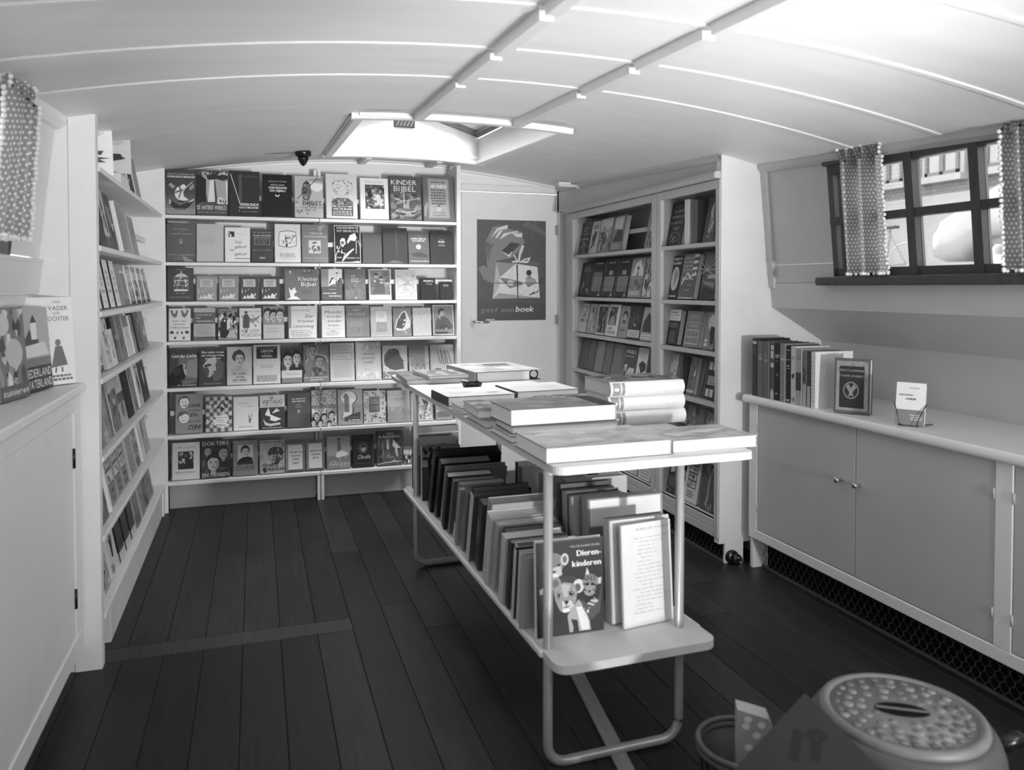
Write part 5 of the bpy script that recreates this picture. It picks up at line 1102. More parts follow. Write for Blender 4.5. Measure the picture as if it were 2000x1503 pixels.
B(5, 659, 708.5, 762, 168, 'grey book with white keyhole showing an embracing couple silhouette', P(96, (.22, .66), (.2, .3), (.14, .16), (.34, .16), (.62, .3), (.66, .36), (.62, .6)) + E(.46, .76, .34, .2, 96, 20) + E(.44, .77, .31, .185, 232, 20) + P(232, (.24, .64), (.22, .3), (.18, .18), (.34, .18), (.58, .32), (.6, .64)) + P(130, (.26, .36), (.26, .7), (.3, .84), (.38, .86), (.46, .78), (.46, .36)) + E(.34, .84, .07, .05, 120) + E(.29, .8, .06, .045, 140) + P(84, (.26, .1), (.26, .22), (.9, .36), (.9, .1)) + T('het venster', .3, .84, .2, .035, 180) + T('en omroep', .42, .86, .11, .06, 235, .2, .008), t=.022)
B(5, 710, 753.5, 764, 212, 'white book with small sketches around a grey title square', R(.24, .34, .74, .82, 112) + T('WERELD', .36, .7, .68, .045, 190) + T('BANKEN', .34, .7, .6, .05, 200) + L(.3, .7, .4, .55, 3, 170, 3, .02) + M(.02, .03, .98, .3, [120, 150, 96], 26, .06, 4) + M(.02, .84, .98, .97, [120, 150, 96], 16, .06, 5) + M(.02, .3, .2, .85, [130, 160], 12, .05, 6) + M(.78, .3, .97, .85, [130, 160], 12, .05, 7), t=.02)
B(5, 757, 801.5, 763, 190, 'pale grey book with soft landscape wash, sixth shelf', VG(0, 0, 1, 1, 160, 206, 8) + T('sans het eeuwig', .14, .9, .8, .04, 230, .1) + M(.05, .3, .95, .5, [150, 130, 180], 26, .06, 4) + R(0, .22, 1, .38, 160) + L(.05, .95, .05, .2, 3, 176, 4, .02) + L(.3, .8, .66, .76, 3, 160, 4, .02), t=.02)
B(5, 802.5, 846, 768, 190, 'foil-like book with dark rearing horse shapes behind the table leg', P(84, (.1, .7), (.3, .9), (.4, .62), (.3, .5), (.1, .45)) + P(70, (.5, .8), (.75, .7), (.9, .5), (.7, .4), (.6, .6)) + P(80, (.05, .25), (.3, .4), (.2, .28)) + M(.3, .05, .98, .6, [240, 160, 120, 226], 40, .09, 4), t=.02)
B(5, 851, 884, 768, 150, 'grey glossy book at the right end of sixth shelf', M(.05, .05, .95, .95, [190, 226, 130], 26, .1, 9) + R(.1, .1, .9, .3, 110), t=.02)
# ---- bottom row
B(6, 331.5, 387, 866, 206, 'white book with framed picture of figure at a window', T('LUMEN - HET HUIS', .12, .84, .85, .035, 96) + R(.22, .28, .78, .76, 44) + M(.24, .3, .76, .75, [200, 60, 150, 40, 96], 36, .07, 14) + P(34, (.45, .3), (.5, .54), (.6, .66), (.72, .6), (.77, .4), (.74, .3)) + E(.62, .64, .09, .055, 40) + R(.62, .55, .72, .74, 170) + E(.6, .63, .08, .06, 50) + T('WILLEM BARENDSZ', .12, .84, .18, .035, 110), t=.024)
B(6, 388.5, 447.5, 862, 56, 'dark book with serious male faces, DOKTERS EN MENSEN', M(.02, .1, .98, .85, [40, 84, 110], 26, .14, 4) + FACE(.76, .66, .34, 170, 34, 40, .74) + FACE(.24, .72, .26, 160, 44, None, .74) + FACE(.42, .4, .44, 190, 40, 70, .74) + T('DOKTERS', .06, .94, .87, .1, 226) + T('EN MENSEN', .06, .96, .03, .1, 214), t=.026)
B(6, 451.5, 501.5, 862, 134, 'grey book with oval-cornered portrait of a dark-haired woman', R(.2, .4, .82, .88, 196) + FACE(.5, .68, .32, 200, 44, 40, .72) + P(34, (.22, .41), (.8, .41), (.78, .5), (.6, .54), (.4, .52), (.3, .48)) + T('Madame', .3, .72, .31, .06, 84, .2) + T('CURIE', .14, .88, .16, .12, 76), t=.026)
B(6, 504.5, 554.5, 861, 170, 'book with dark sketch of two boys, letters PIERHAAR', M(.03, .2, .97, .95, [190, 150, 130], 26, .12, 4) + P(60, (.3, .6), (.4, .76), (.6, .8), (.9, .76), (.98, .6), (.8, .5), (.85, .3), (.5, .25), (.45, .5)) + E(.56, .5, .12, .09, 150) + E(.74, .62, .12, .09, 70) + M(.4, .28, .95, .75, [50, 110, 84, 170], 26, .08, 6) + T('POUWTJE', .1, .74, .2, .09, 50, .05, .01) + T('PIERHAAR', .3, .98, .08, .09, 50, .05, .01) + P(50, (.1, .16), (.25, .2), (.28, .06), (.18, .02)) + L(.06, .94, .92, .96, 1, 60, 3, .025, 0), t=.026)
for i, (u0, u1, vt, l3, l4) in enumerate(((555.5, 595, 865, 'JONGE', 'JAREN'), (596.5, 633, 862, 'JEUGD', ''))):
    B(6, u0, u1, vt, 112, ['grey framed book MERIJNTJE GIJZENS JONGE JAREN, bottom shelf', 'grey framed book MERIJNTJE GIJZENS JEUGD beside its twin'][i], P(84, (0, 0), (.14, .08), (.86, .08), (1, 0)) + P(132, (0, 0), (.14, .08), (.14, .92), (0, 1)) + R(.14, .08, .86, .92, 216) + T('A.M. de Jong', .3, .74, .77, .035, 130, .2) + T('MERIJNTJE', .2, .82, .64, .06, 84, 0, .008) + T('GIJZENS', .26, .76, .52, .06, 84, 0, .008) + T(l3, .34, .68, .4, .06, 84, 0, .008) + (T(l4, .36, .66, .27, .06, 84, 0, .008) if l4 else []), t=.022)
B(6, 637, 683.5, 853, 166, 'book with woman in a swirling light skirt, script Glazen', R(0, .0, 1, .4, 130) + P(110, (.45, .5), (.44, .7), (.5, .86), (.58, .8), (.62, .64), (.6, .52)) + E(.52, .9, .07, .04, 84) + P(232, (.42, .5), (.38, .36), (.5, .34), (.9, .4), (.86, .5), (.62, .56)) + ST(190, .025, (.52, .36), (.56, .22)) + ST(190, .025, (.74, .38), (.84, .3)) + ST(150, .02, (.44, .76), (.24, .62)) + T('Glazen', .08, .96, .1, .14, 206, .25) + T('MUILTJES', .6, .95, .04, .04, 206), t=.024)
B(6, 687.5, 730.5, 850, 44, 'black book with a glowing dark face and white script', E(.5, .6, .26, .2, 70) + E(.5, .58, .17, .13, 96) + P(170, (.4, .52), (.48, .62), (.62, .6), (.6, .52), (.5, .46)) + P(40, (.42, .64), (.6, .68), (.58, .6), (.48, .6)) + T('ROLF CAROLUS', .14, .84, .91, .03, 96) + T('Claudia', .22, .82, .26, .12, 216, .3) + L(.1, .9, .1, .13, 1, 96, 3, .015, 0) + P(70, (.9, .05), (.98, .05), (.98, .95), (.92, .95)), t=.026)
B(6, 735.5, 785.5, 842, 96, 'grey book with three pale standing figures, word KARENINA', M(.02, .05, .98, .85, [70, 110, 84, 120], 26, .14, 9) + T('ANNA', .38, .68, .885, .05, 226, 0, .008) + T('KARENINA', .1, .93, .785, .075, 236, 0, .008) + P(205, (.38, .5), (.4, .76), (.46, .74), (.5, .5), (.44, .44)) + P(226, (.62, .56), (.66, .74), (.74, .66), (.95, .48), (.8, .48), (.84, .24), (.78, .24), (.72, .48)) + ST(170, .03, (.22, .7), (.26, .3)) + T('LEO', .38, .52, .27, .035, 226) + T('TOLSTOJ', .36, .68, .21, .035, 226) + ST(226, .02, (.02, .04), (.3, .08), (.98, .1)) + P(190, (.55, .1), (.7, .16), (.85, .06)), t=.026)
B(6, 788, 818, 842, 140, 'book with black and white grass strokes half hidden by the table books', VG(0, .5, 1, 1, 84, 190, 5) + M(0, .02, 1, .45, [236, 34, 220], 40, .12, 4) + R(0, .44, 1, .55, 130), t=.022)

# ------------------------------------------------------------------ left wall (books seen along their spines)
LG = ['books on left wall shelf %s from the top' % s for s in ('first', 'second', 'third', 'fourth', 'fifth', 'sixth', 'seventh')]
YL = lambda u, x=-.505: onX(u, 600, x).y
def LB(row, y0, wd, h, g, label, art, t=.03, **k):
    x = -.552 + .124 * TL + t / CL + .0012
    lim = {0: .24, 1: .225, 2: .184, 3: .186, 4: .225, 5: .228, 6: .225}[row]
    h = min(h, (lim - .006 - t * SL) / CL)
    return book((x, y0, ZB[row] + .0004), (-LEAN, 0, R_(90)), wd, h, t, g, art, label=label, group=LG[row], **k)
pat = lambda g, seed, n=30, s=.12, gs=None: M(.02, .02, .98, .98, gs or [g - 40, g + 30, g - 15, g + 12], n, s, seed)
# shelf 1: display cards and a few low books
for i, (y, rz, u, hgt, g, lb, xx) in enumerate(((3.05, 20, 0, .205, 232, 'white display card with dark sailing ship on top left-wall shelf, nearest', -.618), (3.335, 18, 0, .165, 196, 'grey display card with dark fish shape behind the sailing ship card', -.60))):
    dc = empty('display_card', (xx, y, (1.6165, 1.6595)[i]), (-R_(9), 0, R_(rz)), label=lb, cat='card', group=LG[0])
    MB().box((0, 0, 0), (.15, .0022, hgt), g).box((.02, .0022, 0), (.13, .05, .002), g).build('card', M_MIX, dc)
    MB().quadprism([(.06, .0022, 0), (.09, .0022, 0), (.09, .0022, .16), (.06, .0022, .16)], (0, .0008, 0), g).quadprism([(.06, .05, .001), (.09, .05, .001), (.09, .003, .15), (.06, .003, .15)], (0, .001, .001), g).build('strut', M_MIX, dc)
    a = T('KLEDERDRACHTEN', .1, .92, .87, .045, 70) + L(.25, .9, .68, .83, 4, 110, 5, .012)
    if i == 0: a += P(70, (.12, .7), (.18, .55), (.3, .46), (.5, .5), (.55, .4), (.8, .42), (.74, .34), (.5, .36), (.3, .34), (.1, .36)) + P(232, (.3, .36), (.42, .38), (.55, .34), (.7, .34), (.9, .32), (.4, .31)) + P(76, (.1, .3), (.95, .3), (.7, .26), (.85, .22), (.6, .2), (.66, .16), (.45, .12), (.3, .17), (.16, .24)) + L(.1, .8, .03, .1, 2, 150, 6, .012)
    else: a += P(46, (.3, .45), (.75, .47), (.8, .4), (.88, .37), (.76, .33), (.52, .27), (.42, .28)) + ST(60, .02, (.42, .3), (.5, .2))
    print_mesh('card_print', a, lambda q, r_, e: (q * .15, -e, r_ * hgt), M_MIX, dc)
book((-.668, 3.28, 1.6077 + .042), (-R_(90), 0, 0), .190, .20, .042, 196, L(.2, .8, .4, .7, 3, 160, 1), label='flat pale book under the fish card, top left-wall shelf', group=LG[0])
LB(0, 3.685, .14, .15, 66, 'dark picture-covered book near far end of top left-wall shelf', pat(70, 5, 24, .16), t=.026, sg=200)
LB(0, 3.87, .16, .20, 158, 'mid-grey book at the far end of top left-wall shelf', R(.1, .1, .12, .9, 130), t=.026, sg=196)
# shelf 2
LB(1, 2.765 + .05, .10, .215, 78, 'dark book with scratchy pale lines, nearest on second left-wall shelf', ST(150, .01, (.3, .7), (.8, .1)) + ST(150, .01, (.4, .5), (.9, .2)) + pat(80, 8, 14, .2), t=.03, sg=66)
LB(1, 2.935, .125, .222, 50, 'black book with small grey lettering LANDEN, second left-wall shelf', T('LANDEN', .2, .85, .86, .04, 110) + T('VOLK', .3, .8, .79, .04, 110) + L(.3, .8, .02, .06, 1, 130, 2), t=.034, sg=46)
LB(1, 3.075, .115, .215, 196, 'pale book with dark leaning figure drawing, second left-wall shelf', R(0, 0, 1, .2, 96) + P(80, (.4, .75), (.6, .9), (.7, .6), (.9, .3), (.7, .25), (.55, .5)) + M(.1, .3, .6, .7, [120, 60, 215], 14, .1, 4), t=.03, sg=212)
LB(1, 3.20, .15, .212, 88, 'dark photographic book of a man in profile, second left-wall shelf', P(150, (.2, .8), (.6, .86), (.8, .6), (.6, .4), (.3, .5)) + P(196, (.5, .45), (.9, .5), (.8, .38), (.5, .3)) + pat(80, 11, 18, .2) + P(50, (.2, .95), (.6, .9), (.7, .75), (.4, .8)), t=.028, sg=130)
LB(1, 3.40, .16, .20, 176, 'pale manuscript-patterned book with white spine, second left-wall shelf', L(.05, .95, .05, .95, 22, 110, 9, .012), t=.036, sg=224)
LB(1, 3.60, .16, .185, 182, 'pale book with fine line drawing, second left-wall shelf towards corner', M(.1, .2, .9, .9, [120, 150, 190], 30, .07, 4) + ST(80, .014, (.2, .85), (.9, .8)), t=.02)
LB(1, 3.80, .17, .18, 170, 'grey map-like book nearest the corner on second left-wall shelf', M(.1, .1, .9, .9, [130, 150, 195], 24, .1, 14), t=.02)
# shelf 3: four alike volumes, then others
for i in range(4):
    LB(2, (2.865, 3.0, 3.135, 3.27)[i], .10, .178, 226, ['first white volume with dark patterned spine, third left-wall shelf', 'second white volume with dark patterned spine, third left-wall shelf', 'third white volume with dark patterned spine, third left-wall shelf', 'fourth white volume with dark patterned spine, third left-wall shelf'][i],
       R(.3, .7, .7, .78, 176) + R(.3, .56, .7, .66, 180) + R(.34, .44, .66, .53, 176) + R(.2, .3, .8, .38, 170) + ST(120, .04, (.5, .16), (.6, .1)), t=.03, sg=40,
       spine=E(.5, .85, .25, .06, 130) + E(.5, .66, .2, .09, 196) + P(215, (.2, .5), (.8, .52), (.5, .45)) + E(.5, .38, .3, .05, 150) + P(205, (.2, .26), (.8, .28), (.7, .2), (.3, .2)) + E(.5, .1, .25, .07, 190))
LB(2, 3.405, .055, .165, 150, 'narrow grey book beside the four white volumes, third left-wall shelf', pat(150, 3, 8, .3), t=.026, sg=110)
LB(2, 3.50, .13, .17, 156, 'grey tall-figure jacket book, third left-wall shelf', P(110, (.3, .75), (.5, .85), (.7, .3), (.4, .2)) + R(0, 0, 1, .14, 120) + R(0, .78, 1, .84, 214), t=.026, sg=140)
for i in range(4):
    LB(2, (3.665, 3.83, 3.995, 4.16)[i], .13, .168, 214, ['first crowd-patterned book with black foot band, third left-wall shelf', 'second crowd-patterned book with black foot band, third left-wall shelf', 'third crowd-patterned book with black foot band, third left-wall shelf', 'fourth crowd-patterned book with black foot band, by the corner'][i],
       M(.02, .8, .98, .98, [50, 90, 150], 16, .09, 5 + i, .9) + L(.1, .9, .68, .77, 2, 130, 4, .014) + M(.02, .12, .98, .64, [60, 110, 226, 90, 150], 46, .1, 15 + i, 1.4) + R(0, 0, 1, .11, 36) + L(.1, .9, .06, .1, 1, 190, 3, .03), t=.026, sg=224)
# shelf 4
LB(3, 2.86, .15, .178, 218, 'white sketch-patterned book with black foot band, nearest on fourth shelf', M(.02, .74, .98, .96, [90, 130, 226], 20, .06, 5, 2) + L(.1, .9, .62, .72, 2, 120, 4, .012) + M(.02, .16, .98, .6, [90, 130, 226, 60], 40, .05, 8, 2.2) + R(0, 0, 1, .12, 40) + L(.1, .9, .06, .1, 1, 190, 3, .03), t=.026, sg=190)
LB(3, 3.045, .12, .18, 206, 'pale sketched book with lettered grey spine, fourth left-wall shelf', M(.1, .1, .9, .9, [150, 170, 120, 226], 26, .1, 7), t=.034, sg=178, spine=spine_text('BOEK DER GOOISCHEN', .2, .8, .35, .65, 60))
LB(3, 3.19, .09, .135, 216, 'short pale book standing before striped one, fourth left-wall shelf', R(.3, .2, .6, .4, 130) + M(.1, .4, .9, .9, [190, 170], 10, .14, 3), t=.03, sg=222)
LB(3, 3.305, .09, .176, 110, 'black-striped book with pale lettering, fourth left-wall shelf', R(.1, .3, .3, 1, 36) + R(.4, .3, .6, 1, 36) + T('UREN', .3, .9, .5, .1, 215), t=.028, sg=40, spine=R(.2, 0, .4, 1, 220))
LB(3, 3.425, .13, .178, 124, 'grey photographic jacket, fourth left-wall shelf middle', pat(124, 21, 26, .14), t=.026, sg=136)
LB(3, 3.59, .13, .172, 206, 'light paper-covered book with dark head band, fourth left-wall shelf', R(0, .72, 1, 1, 120) + L(.15, .85, .45, .66, 4, 150, 2, .014), t=.024, sg=206)
LB(3, 3.755, .08, .17, 140, 'thin mottled book with pale spine, fourth left-wall shelf', pat(140, 6, 14, .2), t=.026, sg=214)
LB(3, 3.87, .15, .178, 74, 'dark book with pale ghostly figures, fourth left-wall shelf', M(.2, .4, .9, .95, [150, 110, 60], 18, .14, 9, 2) + L(.15, .8, .08, .2, 2, 180, 3, .03), t=.028, sg=50)
LB(3, 4.06, .17, .176, 130, 'grey book with round pale spot by the corner, fourth shelf', E(.7, .45, .2, .13, 200) + pat(130, 31, 20, .13), t=.022)
# shelf 5
LB(4, 2.85, .05, .13, 70, 'small dark book at near end of fifth left-wall shelf', pat(70, 4, 10, .2), t=.03, sg=60)
LB(4, 2.925, .14, .222, 132, 'tall mottled grey book in glossy wrap, fifth left-wall shelf', pat(132, 41, 40, .13) + L(.3, .9, .02, .2, 6, 226, 5, .012), t=.036, sg=120)
LB(4, 3.095, .06, .21, 110, 'book with dark square on its spine, fifth left-wall shelf', pat(110, 44, 16, .2), t=.034, sg=140, spine=R(.0, .55, 1, .78, 40) + R(0, .5, 1, .51, 220))
LB(4, 3.19, .17, .218, 112, 'large grey landscape jacket with pale sky, fifth left-wall shelf', R(0, .68, 1, 1, 176) + pat(112, 47, 40, .13) + R(0, .72, 1, 1, 178) + E(.55, .5, .1, .06, 205), t=.03, sg=206)
LB(4, 3.395, .14, .20, 160, 'book with pale top and oval portrait, fifth left-wall shelf', R(0, .62, 1, 1, 186) + R(0, .42, 1, .62, 80) + E(.5, .28, .2, .16, 96) + M(.1, .64, .9, .98, [150, 200], 10, .12, 3), t=.026, sg=170)
LB(4, 3.565, .12, .216, 52, 'plain black cloth book in the middle of fifth left-wall shelf', R(.3, .7, .7, .71, 84), t=.03, m=M_CLOTH)
LB(4, 3.72, .12, .20, 134, 'plain mid-grey textured book, fifth left-wall shelf', pat(134, 51, 20, .2), t=.026, sg=180)
LB(4, 3.87, .12, .205, 190, 'white-spined book with dark seated figure, fifth left-wall shelf', P(70, (.3, .6), (.5, .8), (.7, .5), (.6, .25), (.4, .3)) + L(.2, .8, .84, .9, 1, 90, 4, .03), t=.03, sg=220)
LB(4, 4.02, .19, .215, 46, 'black book with white starry figure by the corner, fifth shelf', T('NACHT', .1, .85, .85, .08, 170) + P(205, (.4, .62), (.55, .68), (.6, .5), (.5, .3), (.45, .45)) + E(.5, .64, .08, .05, 220) + M(.1, .2, .9, .9, [120, 46], 10, .03, 3), t=.028)
# shelf 6
LB(5, 2.86, .15, .226, 104, 'dark tropical jacket with a girl among leaves, sixth left-wall shelf', P(170, (.4, .8), (.7, .86), (.8, .5), (.6, .2), (.4, .5)) + pat(84, 61, 36, .16) + E(.6, .72, .14, .08, 150) + E(.6, .77, .16, .06, 40), t=.036, sg=84)
LB(5, 3.065, .03, .222, 226, 'thin white book with lettered spine, sixth left-wall shelf', [], t=.034, sg=226, spine=spine_text('ZUIDZEE', .6, .92, .3, .7, 90))
for i in range(3):
    LB(5, (3.14, 3.285, 3.43)[i], .11, .20, 130, ['first grey-topped book lettered Het Boek, sixth left-wall shelf', 'second grey-topped book lettered Het Boek, sixth left-wall shelf', 'third grey-topped book lettered Het Boek, sixth left-wall shelf'][i],
       R(0, .4, 1, .62, 206) + R(0, .62, 1, .65, 50) + R(0, .38, 1, .4, 60) + T('Het', .2, .7, .82, .1, 230) + T('Boek', .15, .85, .69, .1, 230) + M(.1, .42, .9, .6, [70, 206, 110], 14, .1, 3 + i) + T('van', .3, .75, .22, .1, 60) + T('deze', .3, .75, .08, .08, 80), t=.026, sg=150)
LB(5, 3.575, .15, .20, 156, 'grey book with scribbled loops, sixth left-wall shelf', sum([ST(96, .015, (.2, .8 - .16 * i), (.5, .88 - .16 * i), (.8, .78 - .16 * i), (.5, .72 - .16 * i), (.2, .8 - .16 * i)) for i in range(5)], []), t=.03, sg=176)
LB(5, 3.76, .13, .195, 150, 'speckled black and white book, sixth left-wall shelf', pat(150, 71, 40, .09, [50, 214, 110]), t=.026, sg=176)
LB(5, 3.92, .11, .19, 214, 'white book with pale figure, sixth left-wall shelf', P(150, (.4, .3), (.6, .3), (.6, .8), (.4, .7)), t=.03, sg=226)
LB(5, 4.07, .17, .20, 170, 'light book with dark fore-edge strip by the corner, sixth shelf', R(0, 0, .12, 1, 50) + M(.2, .3, .9, .9, [150, 196], 10, .16, 3) + P(90, (.15, .6), (.3, .8), (.25, .3)), t=.022)
# shelf 7
LB(6, 2.85, .055, .2, 60, 'black book with white curved stripe, nearest on bottom left-wall shelf', P(215, (.3, .6), (.6, .5), (.8, .2), (.5, .3)), t=.03, sg=46, spine=R(0, .28, 1, .5, 130))
LB(6, 2.945, .115, .21, 150, 'book with a dark jumping figure, bottom left-wall shelf', P(46, (.3, .6), (.5, .7), (.5, .4), (.8, .2), (.4, .3)) + P(46, (.5, .85), (.7, .8), (.6, .5), (.45, .6)) + M(.05, .05, .95, .95, [190, 210, 110], 18, .12, 2), t=.03, sg=206)
LB(6, 3.10, .15, .215, 206, 'white book with a large dark raised hand, bottom left-wall shelf', P(46, (.4, .3), (.42, .5), (.3, .62), (.34, .64), (.46, .55), (.44, .85), (.5, .85), (.52, .58), (.58, .86), (.63, .84), (.58, .56), (.7, .66), (.74, .62), (.62, .44), (.58, .28)) + L(.2, .8, .9, .94, 1, 110, 3, .03) + L(.1, .5, .05, .2, 3, 96, 6, .03), t=.03, sg=200)
for i in range(3):
    LB(6, (3.29, 3.435, 3.58)[i], .115, .2, 62, ['first dark bound volume with pale foot, bottom left-wall shelf', 'second dark bound volume with pale foot, bottom left-wall shelf', 'third dark bound volume with pale foot, bottom left-wall shelf'][i], FR(.05, .22, .95, .97, .03, 96) + L(.2, .8, .5, .7, 3, 110, i, .02) + R(0, 0, 1, .18, 196), t=.028, sg=36, spine=R(.0, .8, 1, .83, 120) + R(.2, .45, .8, .6, 90) + R(0, 0, 1, .18, 190))
LB(6, 3.73, .13, .21, 126, 'grey book with a dark oval portrait, bottom left-wall shelf', E(.5, .6, .26, .24, 70) + E(.5, .6, .22, .21, 150) + E(.5, .62, .1, .1, 110) + R(0, 0, 1, .25, 96), t=.028, sg=150)
LB(6, 3.90, .12, .205, 140, 'mottled book in glossy wrap, bottom left-wall shelf', pat(140, 81, 26, .15), t=.028, sg=170)
LB(6, 4.06, .10, .2, 110, 'dark mottled glossy book, bottom left-wall shelf towards corner', pat(110, 84, 26, .15) + ST(226, .03, (.3, .9), (.5, .8)), t=.024)
LB(6, 4.20, .16, .205, 128, 'grey picture book in the corner of bottom left-wall shelf', pat(128, 88, 30, .14) + P(176, (.4, .9), (.9, .9), (.9, .4)), t=.022)

# ------------------------------------------------------------------ right-hand bookcase
RG = ['books in the %s of the shadowed bookcase' % s for s in ('top row', 'second row', 'third row', 'fourth row', 'fifth row', 'bottom row')]
def RB(row, u0, u1, h, g, label, art, t=.024, **k):
    x = 2.003 - .124 * TL - t / CL - .0012
    a, b = onX(u0, 560, x).y, onX(u1, 560, x).y
    lo, hi = (3.589, 4.631) if u0 < 1281 else (3.003, 3.486); a = min(a, hi); b = max(b, lo)
    lim = (.222, .236, .2, .2, .226, .232)[row]; h = min(h, (lim - .006 - t * SL) / CL)
    return book((x, a, ZR[row] + .0004), (-LEAN, 0, R_(-90)), a - b - .002, h, t, g, art, label=label, group=RG[row], **k)
RB(0, 1125, 1147, .205, 70, 'book printed with rows of dark bookshelves, top left of bookcase', sum([R(.04, .04 + .19 * i, .96, .05 + .19 * i, 190) for i in range(6)], []) + M(.05, .05, .95, .95, [110, 50, 150], 40, .08, 3, 2) + R(.05, .43, .95, .56, 36) + T('boekerij', .12, .88, .45, .07, 230))
RB(0, 1148, 1163.5, .2, 190, 'book with dark bending figure on white, bookcase top row', P(70, (.2, .5), (.5, .7), (.8, .66), (.7, .4), (.4, .2), (.1, .05), (.3, .3)) + R(.2, .75, .9, .88, 140) + L(.4, .9, .2, .3, 3, 90, 4, .015))
RB(0, 1165, 1188.5, .205, 130, 'book with pale mountain sky above dark rocks, bookcase top row', R(0, .6, 1, 1, 196) + P(150, (.0, .6), (.3, .8), (.6, .65), (1, .75), (1, .5), (0, .5)) + M(.05, .05, .95, .6, [60, 90, 150, 190], 30, .12, 8, 1.6))
RB(0, 1190, 1213, .205, 120, 'grey book with black triangle mountain and white spine beside', P(196, (.15, .95), (.85, .97), (.8, .6), (.15, .62)) + P(40, (.1, .25), (.45, .6), (.9, .55), (.95, .25)) + L(.1, .8, .05, .2, 3, 190, 3, .02), t=.03, bg=210)
RB(0, 1257, 1271.5, .2, 140, 'book with pale plume and dark foliage, right end of left bay top row', P(215, (.5, .9), (.8, .8), (.9, .4), (.5, .45)) + M(.1, .05, .95, .45, [60, 110, 150], 24, .12, 4))
RB(0, 1299, 1329, .215, 40, 'black book AARDE WERELD RUIMTE TIJD in the bookcase right bay', R(.12, .88, .9, .885, 110) + T('AARDE', .26, .88, .75, .065, 150) + T('WERELD', .14, .94, .62, .065, 160) + T('RUIMTE', .12, .9, .48, .065, 160) + T('TIJD', .3, .74, .35, .065, 160) + E(.5, .18, .4, .12, 90) + E(.5, .18, .34, .095, 44) + M(.2, .1, .85, .26, [130, 60, 90], 16, .06, 3) + M(.05, .01, .95, .07, [110, 40], 12, .04, 5), t=.03)
def RS(u0, hgt, wd, t, g, sg, label, row, **k):          # standing volume with its spine to the room
    y = onX(u0, 560, 1.945).y
    return book((1.945, y, ZR[row] + .0006), (0, 0, 0), wd, hgt, t, g, None, sg=sg, label=label, group=RG[row], **k)
b_ = RS(1345, .213, .05, .042, 206, 214, 'white-spined upright volume with pale covers, bookcase right bay', 0)
RS(1360, .205, .05, .038, 90, 96, 'dark grey upright volume spine outwards, bookcase right bay top row', 0)
RB(0, 1370, 1392, .21, 84, 'dark book with pale flame-like figure, bookcase right bay top row', P(176, (.35, .1), (.5, .5), (.4, .7), (.6, .9), (.66, .6), (.8, .4), (.6, .1)) + P(46, (.5, .3), (.6, .55), (.66, .5), (.56, .3)) + M(.1, .1, .9, .3, [60, 110], 12, .1, 3))
RB(1, 1126, 1149, .21, 44, 'black book with pale lettering and crossed beams, second row left bay', L(.3, .9, .85, .9, 1, 130, 1, .03) + T('EILEN', .25, .85, .74, .1, 150) + T('VAST', .35, .75, .66, .06, 120) + P(130, (.3, .3), (.36, .5), (.45, .32), (.2, .1), (.3, .1)) + P(120, (.6, .2), (.9, .25), (.95, .05)) + ST(130, .02, (.9, .7), (.6, .35)))
for i, (u0, u1) in enumerate(((1150.5, 1172), (1173.5, 1196.5), (1198, 1223))):
    RB(1, u0, u1, .215, 40, ['first of three black books with pale block lettering, second row', 'second of three black books with pale block lettering, second row', 'third of three black books with pale block lettering, second row'][i], L(.25, .85, .92, .96, 1, 190, 2 + i, .025, .05) + R(.1, .3, .92, .56, 146) + R(.12, .15, .9, .29, 140) + sum([R(.12 + .085 * j, .31, .15 + .085 * j, .55, 96) for j in range(9)], []) + sum([R(.14 + .085 * j, .16, .17 + .085 * j, .28, 90) for j in range(9)], []) + (R(.4, .6, .72, .72, 150) if i else R(.12, .56, .9, .7, 110)) + P(150, (.7, .0), (.85, .15), (.95, .02)), sg=60)
RB(1, 1224.5, 1250, .22, 146, 'book with large pale flower shape above grey, second row left bay', P(206, (.1, .55), (.3, .85), (.6, .97), (.9, .7), (.95, .55)) + P(110, (.45, .55), (.55, .7), (.6, .6), (.55, .5)) + E(.52, .74, .08, .05, 70) + M(.05, .2, .95, .48, [110, 130, 90], 16, .14, 4) + L(.1, .9, .05, .16, 2, 200, 3, .04, .05))
RB(1, 1252.5, 1271.5, .22, 150, 'wildly mottled pale and dark book, right end second row', M(.02, .02, .98, .98, [50, 200, 96, 214], 50, .13, 6))
RB(1, 1290.5, 1322, .215, 52, 'dark book ZOEKLICHT OP ZUID-AMERIKA with pale oval map', T('ZOEKLICHT OP', .06, .96, .9, .06, 226, 0, .008) + T('ZUID-AMERIKA', .04, .92, .8, .06, 226, 0, .008) + E(.46, .47, .4, .28, 190, 24) + P(140, (.35, .65), (.5, .7), (.75, .55), (.6, .4), (.45, .25), (.4, .45)) + L(.1, .85, .04, .07, 1, 205, 3, .03, .02), t=.02)
RB(1, 1324, 1353, .218, 90, 'book with striped starry flag titled Amerika, bookcase right bay', R(0, .55, .75, 1, 110) + sum([E(.1 + .17 * (j % 4), .64 + .09 * (j // 4), .03, .018, 206, 6) for j in range(16)], []) + sum([P(214 if j % 2 == 0 else 84, (.72, .98 - .07 * j), (1, .99 - .07 * j), (1, .93 - .07 * j), (.7, .92 - .07 * j)) for j in range(7)], []) + P(200, (.05, .35), (.4, .6), (.7, .5), (.95, .62), (.95, .56), (.6, .45), (.4, .54), (.1, .3)) + T('Amerika', .06, .8, .42, .08, 226, .15) + T('van', .5, .7, .3, .04, 190) + T('JAN HEIDE', .3, .7, .18, .04, 180) + R(0, 0, 1, .03, 190), t=.03)
